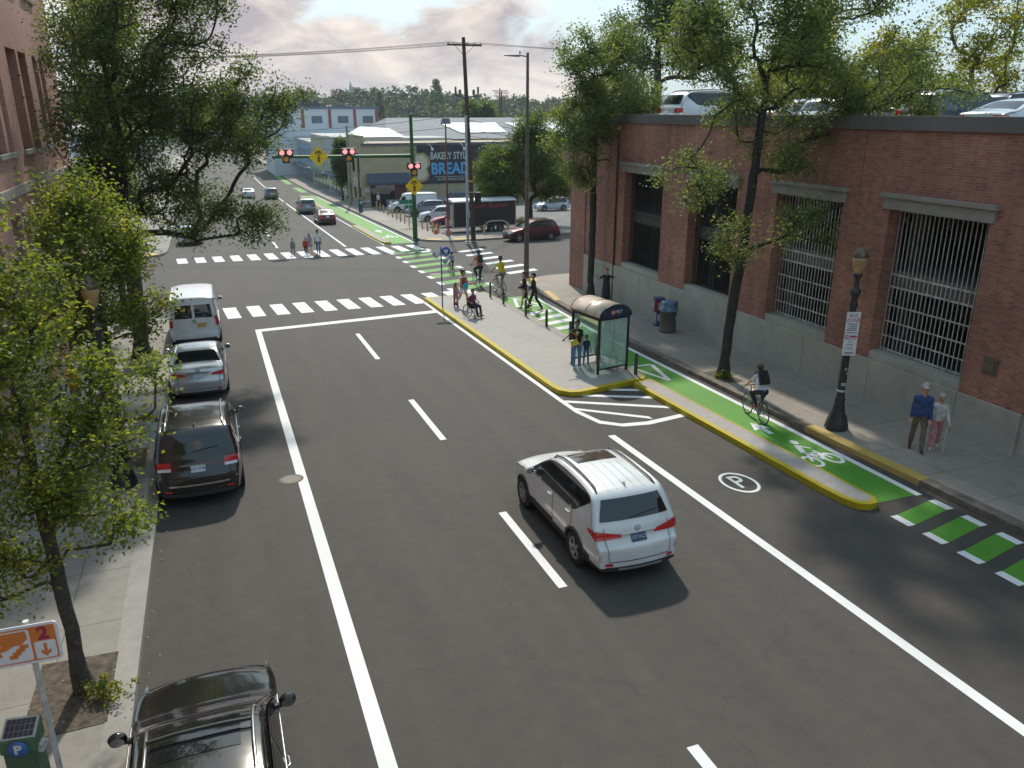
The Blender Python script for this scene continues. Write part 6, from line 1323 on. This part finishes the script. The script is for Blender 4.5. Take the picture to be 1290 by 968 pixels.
tree('slim street tree between the bus shelter and the garage corner',(17.75,36.05,g14(36.05)),[(0,0,0),(.05,.05,3.8),(0,.1,6.2),(.15,.2,10)],
  [(18.0,36,8.9,2.6,2.6,2.2),(16.6,35.6,7.0,1.6,1.9,1.5),(19.9,36.3,8.4,1.6,2,1.5),(16.9,35.8,10.4,1.1,1.3,1.3),(18.9,36.2,11.0,1.0,1.2,1.0),(16.5,35.4,5.2,.9,1.0,.7),(19.4,35.6,6.3,.7,1.2,.8)],380,104,.14,.25,LF_P,61,.17,bark=M_BARKD,yellow=.02)
tree('bushy tree at the parking lot entrance above the maroon SUV',(28.7,71.8,gz(71.8)),[(0,0,-.1),(-.1,0,2.0),(-1.2,0,3.6),(-2.2,0,5)],
  [(26.6,71.5,2.8,3.6,3.2,2.3),(29.2,71.5,4.2,3.0,3,2.4),(25.2,71,1.4,2.2,2.4,1.5),(30.8,71.6,1.6,2.0,2.4,1.5),(28.5,71.6,6.6,1.8,2,1.4)],380,120,.24,.42,LF_G,71,.30,bark=M_BARKD,yellow=.06)
tree('tall pale green tree rising behind the garage roof',(28.4,49,gz(49)),[(0,0,0),(0,0,6),(.2,0,10),(0,0,15)],
  [(27.5,49,12.2,3.2,3,3.2),(30,49,13.6,3.4,3,3.0),(28.2,49,16,2.6,2.6,2.2),(25.8,49,9.6,1.4,2,1.4),(32.5,49,11.5,2.2,2,2)],260,90,.22,.40,LF_B,83,.3,yellow=.02)
for i,(lab,x,y,bl,s) in enumerate((('golden green tree at the right edge beyond the garage roof',39.5,34.5,[(38.8,34.5,11.0,3.3,3,2.8),(40.8,34.5,13.2,2.2,2.4,2.4),(37.6,34.3,8.6,2.8,2.6,1.4),(42.5,34.5,9.5,2.5,2.5,2.2)],91),('yellowing tree standing just left of the golden one beyond the roof',34.8,36.5,[(34.6,36.5,9.4,2.6,2.4,1.8),(35.6,36.6,11.2,1.3,1.4,1.3),(33.0,36.5,8.8,2.0,2,1.2)],93),('thin yellow topped tree behind the dark SUV on the roof',31.5,38.5,[(31.2,38.5,9.6,2.2,2.2,1.9),(32.2,38.5,12.0,1.0,1.1,1.5)],97))):
    tree(lab,(x,y,gz(y)),[(0,0,0),(0,0,6.5),(.1,0,9),(0,0,11)],bl,190,74,.20,.30,LF_A,s,.2,yellow=.06,shell=2.6)
for x,y,lab,s in ((-2.25,11.15,'tuft of bright green shoots at the foot of the near maple',3),(15.62,21.35,'tuft of green weeds at the foot of the leaning street tree',4)):
    r_=np.random.default_rng(s); cc=r_.normal(0,.11,(26,3))*np.array([1,1,.6])+np.array([0,0,.16]); V,F,ti=leaves(cc,16,.05,.07,s,.4,.25); o=bpy.data.objects.new('shrub',fast_mesh('shrub',V,F,[LF_Y],ti)); col.objects.link(o); o.location=(x,y,g14(y)); tag(o,lab,'plant')
b0=(27.2,70.2,gz(70.2)); cc=np.random.default_rng(9).normal(0,.3,(50,3))*np.array([1.3,1,.7])+np.array([0,0,.5]); V,F,ti=leaves(cc,20,.14,.14,19); o=bpy.data.objects.new('shrub',fast_mesh('shrub',V,F,[LF_P],ti)); col.objects.link(o); o.location=b0; tag(o,'low scrubby bush beside the bonnet of the maroon SUV','shrub')
# ---------------------------------------------------------------- far side of the street
TAN=P('tan_stucco',(.40,.33,.22),.85,var=.12,scale=.8); TAN2=P('tan_side_stucco',(.42,.34,.21),.85,var=.15,scale=.8)
t=thing('bakery','tan corner bakery with black mural, dark awning and stepped parapet','building',(0,0,0))
zg=-3.7; BY=101.8
b=MB(); b.bx(18.3,43,BY,118,zg,4.0); b.bx(18.25,18.6,BY-.02,112,4.0,5.2); b.bx(18.25,18.6,112,118,4.0,4.7); b.build('wall',TAN,t)
b=MB(); b.bx(18.2,43.1,BY-.12,BY+.25,4.0,4.3); b.build('coping',mm('dark_coping',(.10,.10,.12),.7),t)
b=MB(); b.bx(25.2,34.6,BY-.10,BY-.003,-.75,3.99); mu=b.build('mural',mm('mural_black',(.035,.037,.045),.7,var=.25,scale=1.2),t)
b=MB()
pts=[(24.9,3.0),(26.1,3.1),(26.8,2.5),(26.9,1.7),(26.5,1.1),(26.75,.3),(26.4,-.3),(25.7,-.5),(25.1,-.5)]
b.add([(x,BY-.13,z) for x,z in pts],[tuple(range(9))[::-1]]); b.add([(25.2+(x-25.2)*.78,BY-.15,1.3+(z-1.3)*.84) for x,z in pts],[tuple(range(9))[::-1]],1); b.build('bread_slice',[mm('crust',(.42,.32,.18),.8),mm('crumb',(.60,.54,.40),.8)],mu)
XL=lambda txt,sz,x,z,m_,xs=1,bold=0: text_mesh('lettering',txt,sz,m_,mu,face_matrix((x,BY-.12,z),(1,0,0),(0,0,1)),.004,xs=xs,bold=bold)
cream=mm('letter_cream',(.55,.58,.56),.7); bl=mm('letter_blue',(.10,.38,.68),.7)
XL('BAKERY',1.25,28.3,2.65,cream,.62,.02); XL('STYLE',1.25,31.0,2.65,cream,.62,.02); XL('BREAD',1.95,29.55,1.05,bl,.86,.06); XL('IN THE WORLD HOLE',.48,29.6,-.25,cream,.75)
b=MB(); b.bx(27.4,31.8,BY-.125,BY-.11,.08,.13); b.build('mural_rule',cream,mu)
b=MB(); 
for x in (27.0,31.2): b.tube([(x-.5,BY,4.0),(x-.3,BY-.5,4.2),(x,BY-.9,3.6)],.04,5); b.sphere((x,BY-.9,3.5),(.2,.2,.2),10,6)
b.build('gooseneck_lamp',mm('lamp_white',(.6,.6,.58),.4),t)
b=MB(); b.prism([(0,0),(-1.3,-1.05),(-1.3,-1.35),(0,-1.3)],18.75,24.1); b.v=[(p[2],BY+p[0],.72+p[1]) for p in b.v]; b.build('awning',mm('awning_navy',(.06,.075,.11),.7,var=.15),t)
b=MB(); b.bx(19.1,22.2,BY-.06,BY-.003,zg,-.75); b.build('window',M_GLASSD,t); b=MB(); b.bx(22.25,23.7,BY-.08,BY-.003,zg,-.75); b.build('door',mm('door_maroon',(.14,.045,.04),.6),t)
b=MB(); b.bx(18.32,18.98,BY-.09,BY-.003,-1.55,-1.05); b.build('wall_sign',mm('pale_sign',(.5,.55,.6),.5),t)
for y in (104,107.5,111,114.5):
    b=MB(); b.bx(18.22,18.297,y,y+1.6,-3.6 if y>110 else -2.7,-1.2); b.bx(18.22,18.297,y+.2,y+1.4,.6,2.6); b.build('window',M_GLASSD,t)
b=MB(); b.bx(17.2,18.2,102.6,102.75,-.9,.2); b.build('blade_sign',[mm('blade_white',(.6,.5,.42),.5,var=.3,scale=3)],t)
# brick neighbour to the right
t=thing('low_brick_shop','low brown brick shop with blue window right of the mural building','building',(0,0,0)); b=MB(); b.bx(43.3,66,100,120,-3.8,3.6); b.build('wall',brick('far_brick',(.30,.16,.11),(.25,.13,.09),(.3,.25,.2),.3,.6,.2),t); b=MB(); b.bx(43.2,66.1,99.85,100.3,3.6,3.9); b.build('coping',mm('dark_coping'),t); b=MB(); b.bx(46,48,99.9,99.997,1.2,2.6); b.bx(52,55,99.9,99.997,-2.5,1); b.build('window',mm('blue_window',(.12,.25,.4),.2),t)
# grey warehouse roof
t=thing('warehouse','long warehouse with grey pitched roof and two white skylights','building',(0,0,0)); b=MB(); b.bx(27,80,128,160,-5,3.9); b.build('wall',mm('wh_wall',(.28,.27,.26),.8),t)
b=MB(); vs=[(26.5,127,3.9),(80.5,127,3.9),(80.5,144,7.0),(30.5,144,7.0),(26.5,161,3.9),(80.5,161,3.9)]; b.add(vs,[(0,1,2,3),(3,2,5,4),(0,3,4)]); b.build('roof',mm('roof_felt',(.22,.225,.24),.85,var=.12,scale=.6),t)
for x0,x1 in ((40,48),(52,61)): b=MB(); b.add([(x0,131,4.78),(x1,131,4.78),(x1+.8,139,6.2),(x0-1.5,139,6.2)],[(0,1,2,3)]); b.build('skylight',mm('skylight_white',(.62,.68,.70),.4),t)
t=thing('white_roof_shed','low shed with bright white torn roof cover left of the warehouse','building',(0,0,0)); b=MB(); b.bx(20.5,28,121,127,-4.5,4.4); b.build('wall',TAN2,t); b=MB(); b.add([(20.3,120.5,4.5),(28.2,120.5,4.5),(27,126,5.6),(22.5,126,5.9),(28.5,127,4.5),(20.3,127,4.6)],[(0,1,2,3),(1,4,2),(0,3,5),(3,2,4,5)]); b.build('roof',mm('tarp_white',(.72,.70,.66),.6,var=.15,scale=1.5,bump=.6,bscale=2),t)
# white building with red pilasters
t=thing('white_industrial_building','white two storey building with red pilasters and dark windows','building',(0,0,0)); b=MB(); b.bx(14.5,38.2,190,215,-6,8.6); b.build('wall',mm('white_wall',(.60,.63,.66),.8,var=.08),t)
b=MB(); b.bx(14.2,38.5,189.8,215.2,8.6,9.1); b.build('roof_edge',mm('slate_edge',(.12,.16,.22),.7),t)
for x in (15.5,21.5,27.4,33,38.0): b=MB(); b.bx(x-.3,x+.3,189.85,189.997,4.6,8.55); b.build('pilaster',mm('red_pilaster',(.30,.09,.09),.8),t)
for x in (17.2,23.6,29.4,35): b=MB(); b.bx(x-.2,x+2.1,189.9,189.997,5.6,7.1); b.build('window',mm('grey_window',(.12,.15,.18),.2),t)
b=MB(); b.bx(20,26,195,199,9.1,10.1); 
for k in range(6): b.sphere((20.5+k*.9,196,10.4),(.4,.5,.35),8,5)
b.build('roof_plant',mm('plant_dark',(.08,.09,.10),.7),t)
# shopfronts along the right side of the street
cols=[(.36,.42,.48),(.42,.38,.30),(.25,.33,.40),(.50,.50,.48),(.30,.32,.34)]
nmz=['blue grey shopfront building behind the ivy','cream striped two storey shop past the blue grey one','slate blue shop building halfway down the far street','off white shop building far down the right side','farthest grey shop building down the right side']
y=120
for i,(w_,h_) in enumerate(((18,8.2),(22,8.6),(26,7.5),(34,8.2),(60,7.5))):
    zg_=gz(y+w_/2)-1; X=18.9+.25*i; t=thing('shop_building',nmz[i],'building',(X,y,zg_)); b=MB(); b.bx(0,16,0,w_-.6,0,h_+1); b.build('wall',mm('shop_wall_%d'%i,cols[i],.85,var=.15,scale=.5),t)
    b=MB(); b.bx(-.15,16.1,-.1,w_-.5,h_+1.002,h_+1.4); b.build('cornice',mm('cornice_grey',(.45,.44,.42),.8),t)
    for k in range(int(w_/4)): b=MB(); b.bx(-.05,-.003,k*4+.7,k*4+3.2,1.2,3.9); b.build('shop_window',M_GLASSD,t)
    for k in range(int(w_/4)): b=MB(); b.bx(-.05,-.003,k*4+1.0,k*4+2.6,5.2,7.2); b.build('window',mm('grey_window'),t)
    b=MB()
    for k in range(3 if i==1 else 1): b.bx(-.03,-.0031,.2,w_-1,4.1+k*.3,4.25+k*.3) if i!=1 else b.bx(.5,15,-.03,-.0031,7.4+k*.55,7.6+k*.55)
    b.build('stripe',mm('stripe_pink',(.50,.30,.24),.8),t)
    b=MB(); b.bx(-1.4,0,1,w_-2,4.0,4.06); b.build('awning',mm('awning_%d'%(i%2),[(.1,.13,.2),(.12,.2,.16)][i%2],.8),t)
    y+=w_
# ivy and pole by the bakery
tree('slim dark green street tree with ivy trunk beside the bakery',(17.3,113,g14(113)),[(0,0,0),(0,0,2.2),(0,0,3.5),(0,0,5.5)],[(17.3,113,1.2,1.1,1.1,3.2),(17.4,113,3.4,.8,.9,1.4)],110,90,.30,.34,LF_G,101,.12,yellow=.03)
util_pole('pale weathered pole standing at the bakery corner',16.75,103.5,6.4,.2,.15,(),mat=mm('pole_pale',(.30,.25,.20),.9,var=.3,scale=5)); util_pole('thin dark pole beside the bakery street door',17.5,100.6,3.3,.13,.0,(),mat=mm('pole_dark',(.08,.07,.06),.9))
for i,(x,y,zt) in enumerate(((53.6,150,12.2),(56.8,158,12.0))): util_pole(('far utility pole behind the poplars','farther utility pole just right of its twin')[i],x,y,zt,.16,0,((.5,3.0),(1.4,2.4)),z0=-5)
# left side far buildings
for i,(lab,x0,y0,x1,y1,h_,c) in enumerate((('pale blue building with white roof left beyond the crossing',-26,70,-9.6,84,8.5,(.42,.48,.55)),('tan brick block on the far left of the street',-26,86,-9.8,108,9.0,(.36,.27,.2)),('grey low building on the far left side',-28,112,-9.5,150,8.0,(.38,.38,.38)),('white distant building on the far left side',-30,156,-9,230,8.5,(.5,.5,.5)))):
    zg_=gz(y0)-1.5; t=thing('shop_building',lab,'building',(x0,y0,zg_)); W_=x1-x0;D_=y1-y0; b=MB(); b.bx(0,W_,0,D_,0,h_+1.5); b.build('wall',mm('left_wall_%d'%i,c,.85,var=.15,scale=.4),t); b=MB(); b.bx(-.1,W_+.15,-.15,D_+.1,h_+1.502,h_+1.95); b.build('parapet',mm('left_par_%d'%i,(.6,.6,.6) if i==0 else (.4,.38,.36),.8),t)
    for k in range(int(D_/4)):
        b=MB(); b.bx(W_+.003,W_+.05,k*4+.8,k*4+3,2.0,4.6); b.bx(W_+.003,W_+.05,k*4+1,k*4+2.6,6,8); b.build('window',M_GLASSD,t)
    for k in range(int(W_/4)): b=MB(); b.bx(k*4+.8,k*4+2.8,-.05,-.003,6,8); b.build('window',M_GLASSD,t)
for i,(x,y,w_) in enumerate(((60,205,24),(88,190,26),(40,250,40),(95,240,50),(130,210,30))):
    t=thing('warehouse',['white roofed shed behind the grey warehouse','white walled depot beside the poplars','long pale depot under the treeline','wide white warehouse under the far hill','grey roofed depot at the right of the far lots'][i],'building',(x,y,-7)); b=MB(); b.bx(0,w_,0,18,0,9+i%2); b.build('wall',mm('depot_wall_%d'%(i%3),[(.5,.5,.5),(.58,.58,.57),(.4,.42,.44)][i%3],.8),t); b=MB(); b.add([(-.5,-.5,9+i%2),(w_+.5,-.5,9+i%2),(w_+.5,9,10.8+i%2),(-.5,9,10.8+i%2),(w_+.5,18.5,9+i%2),(-.5,18.5,9+i%2)],[(0,1,2,3),(3,2,4,5),(0,3,5),(1,4,2)]); b.build('roof',mm('depot_roof_%d'%(i%2),[(.62,.62,.60),(.36,.37,.39)][i%2],.7),t)
# hill, treeline and single far trees
b=MB(); 
hx=[-700,-300,-60,40,90,130,180,300,600,1000]; hz=[8,8,9,9.5,12,13,8,6,6,6]
vs=[(x,430,-7) for x in hx]+[(x,520,z) for x,z in zip(hx,hz)]+[(x,700,z*.9) for x,z in zip(hx,hz)]
n_=len(hx); b.add(vs,[(i,i+1,n_+i+1,n_+i) for i in range(n_-1)]+[(n_+i,n_+i+1,2*n_+i+1,2*n_+i) for i in range(n_-1)],0,True); structure(b.build('hill',mm('hill_green',(.05,.065,.04),.95,var=.3,scale=.03)),'low wooded hill at the end of the street','hill')
r_=np.random.default_rng(77); cs=[]
for k in range(1500):
    x=r_.uniform(-260,520); d=r_.uniform(0,1); y=425+d*120; zb=-7+np.interp(x,hx,hz)*min(1,d*1.35)+7*min(1,d*1.35)*.0+ (7*min(1,d*1.35)); h=r_.uniform(5,9.5)
    m=9; q=r_.normal(0,1,(m,3)); q/=np.linalg.norm(q,axis=1,keepdims=True); cs.append(np.array([x,y,zb+h*.55])+q*np.array([3.6,3.6,h*.5]))
V,F,ti=leaves(np.concatenate(cs),10,1.1,2.4,78,.6,.0); o=bpy.data.objects.new('treeline',fast_mesh('treeline',V,F,[leafmat('leaf_far',(.020,.036,.020),(.042,.060,.032))],ti)); col.objects.link(o); tag(o,'dark hazy belt of trees along the far hill','trees',None,'stuff')
def conifer(lab,x,y,zb,h,r,seed,mat=LF_D):
    t=thing('conifer',lab,'tree',(x,y,zb)); b=MB(); b.tube([(0,0,0),(0,0,h*.9)],[.45,.1],7); b.build('trunk',M_BARKD,t); rr=np.random.default_rng(seed); c=[]
    for k in range(220): s=rr.uniform(0,1)**.8; a=rr.uniform(0,6.3); q=r*(1-s)**.8*rr.uniform(.5,1.05); c.append((q*math.cos(a),q*math.sin(a),h*(.1+.9*s)))
    V,F,ti=leaves(np.array(c),9,h*.03,h*.06,seed,.5,0); o=bpy.data.objects.new('crown',fast_mesh('crown',V,F,[mat],ti)); col.objects.link(o); o.parent=t
conifer('broad pointed conifer standing above the far treeline',121,440,2,22,8,201); conifer('narrow far conifer left of the broad pointed one',90,440,-4,22,5,202)
def poplar(lab,x,y,zb,h,r,seed):
    tree(lab,(x,y,zb),[(0,0,0),(0,0,h*.15),(0,0,h*.6),(0,0,h*.92)],[(x,y,zb+h*.35,r,r,h*.3),(x,y,zb+h*.62,r*.8,r*.8,h*.32)],110,60,.75,r*.32,LF_G,seed,.3,yellow=.02)
poplar('left poplar of the tall pair behind the grey roof',63.5,200,-6,19.5,2.6,301); poplar('right poplar of the tall pair behind the grey roof',68,200,-6,18.8,2.8,302)
for i,(x,y,h,r) in enumerate(((80,180,14,5.5),(95,175,13,6),(56,185,11,4.5),(47,230,12,5),(112,170,15,7),(34,240,11,5))):
    tree(['round tree right of the poplars','wide tree behind the lot, second right of the poplars','small tree left of the poplars','rounded tree beyond the white skylights','large spreading tree at the right of the far lots','dark tree beyond the white industrial building'][i],(x,y,-6),[(0,0,0),(0,0,h*.3),(0,0,h*.6)],[(x,y,-6+h*.62,r,r,h*.34),(x+r*.4,y,-6+h*.5,r*.8,r*.8,h*.28)],90,60,.7,r*.2,LF_D if i%2 else LF_G,400+i,.35,yellow=.02)
# pale church spire far away
t=thing('church_spire','faint pale church spire rising over the far treeline','building',(118,690,-5)); b=MB(); b.bx(-4,4,-4,4,0,24); b.build('tower',mm('spire_grey',(.35,.38,.38),.8),t); b=MB(); b.lathe([(4.5,24),(2,28),(.3,36),(.001,36.5)],n=8); b.build('spire',mm('spire_green',(.28,.36,.34),.8),t)
# overhead wires: each run is one wire
def wire(lab,p,q,sag,r=.018):
    p=Vector(p);q=Vector(q); b=MB(); b.tube([p.lerp(q,i/24)-Vector((0,0,sag*4*(i/24)*(1-i/24))) for i in range(25)],r,5); tag(b.build('overhead_wire',mm('wire_black',(.03,.03,.033),.6,var=0)),lab,'wire','overhead wires above the far street')
W1='thin dark overhead wire strung above the far street'
for dx in (-.6,-.25,.25,.6): wire(W1,(19.3+dx*2,62.1,12.95),(-34+dx*2,92,13.6),1.2,.016)
for dx in (-.6,.6): wire(W1,(19.3+dx*2,62.1,12.95),(70,45+dx,13),1.0,.016)
for z,zq in ((7.8,6.4),(7.0,5.4),(5.9,4.6)): wire(W1,(19.5,62.3,z),(-8,128,zq-.5),1.0,.02)
for z in (7.4,6.7,6.2): wire(W1,(19.6,62.3,z),(62,120,z-1.6),1.0,.02)
wire('slack pale cable drooping in front of the bakery wall',(16.8,103.4,5.9),(27,101,4.2),1.6,.03)
# ---------------------------------------------------------------- haze
m,nt,bs,n_,l_=new_mat('haze_air'); nt.nodes.remove(bs); pv=nt.nodes.new('ShaderNodeVolumePrincipled'); pv.inputs['Color'].default_value=(.80,.88,.96,1); pv.inputs['Density'].default_value=HAZE; pv.inputs['Anisotropy'].default_value=.2
nt.links.new(pv.outputs[0],nt.nodes['Material Output'].inputs['Volume'])
if HAZE>0:
    b=MB(); b.bx(-950,1150,-320,1320,-12,60); tag(b.build('haze',m),'thin bluish summer haze over the whole street','haze',None,'stuff')
print('objects',len(bpy.data.objects),'time',round(time.time()-T0,1))
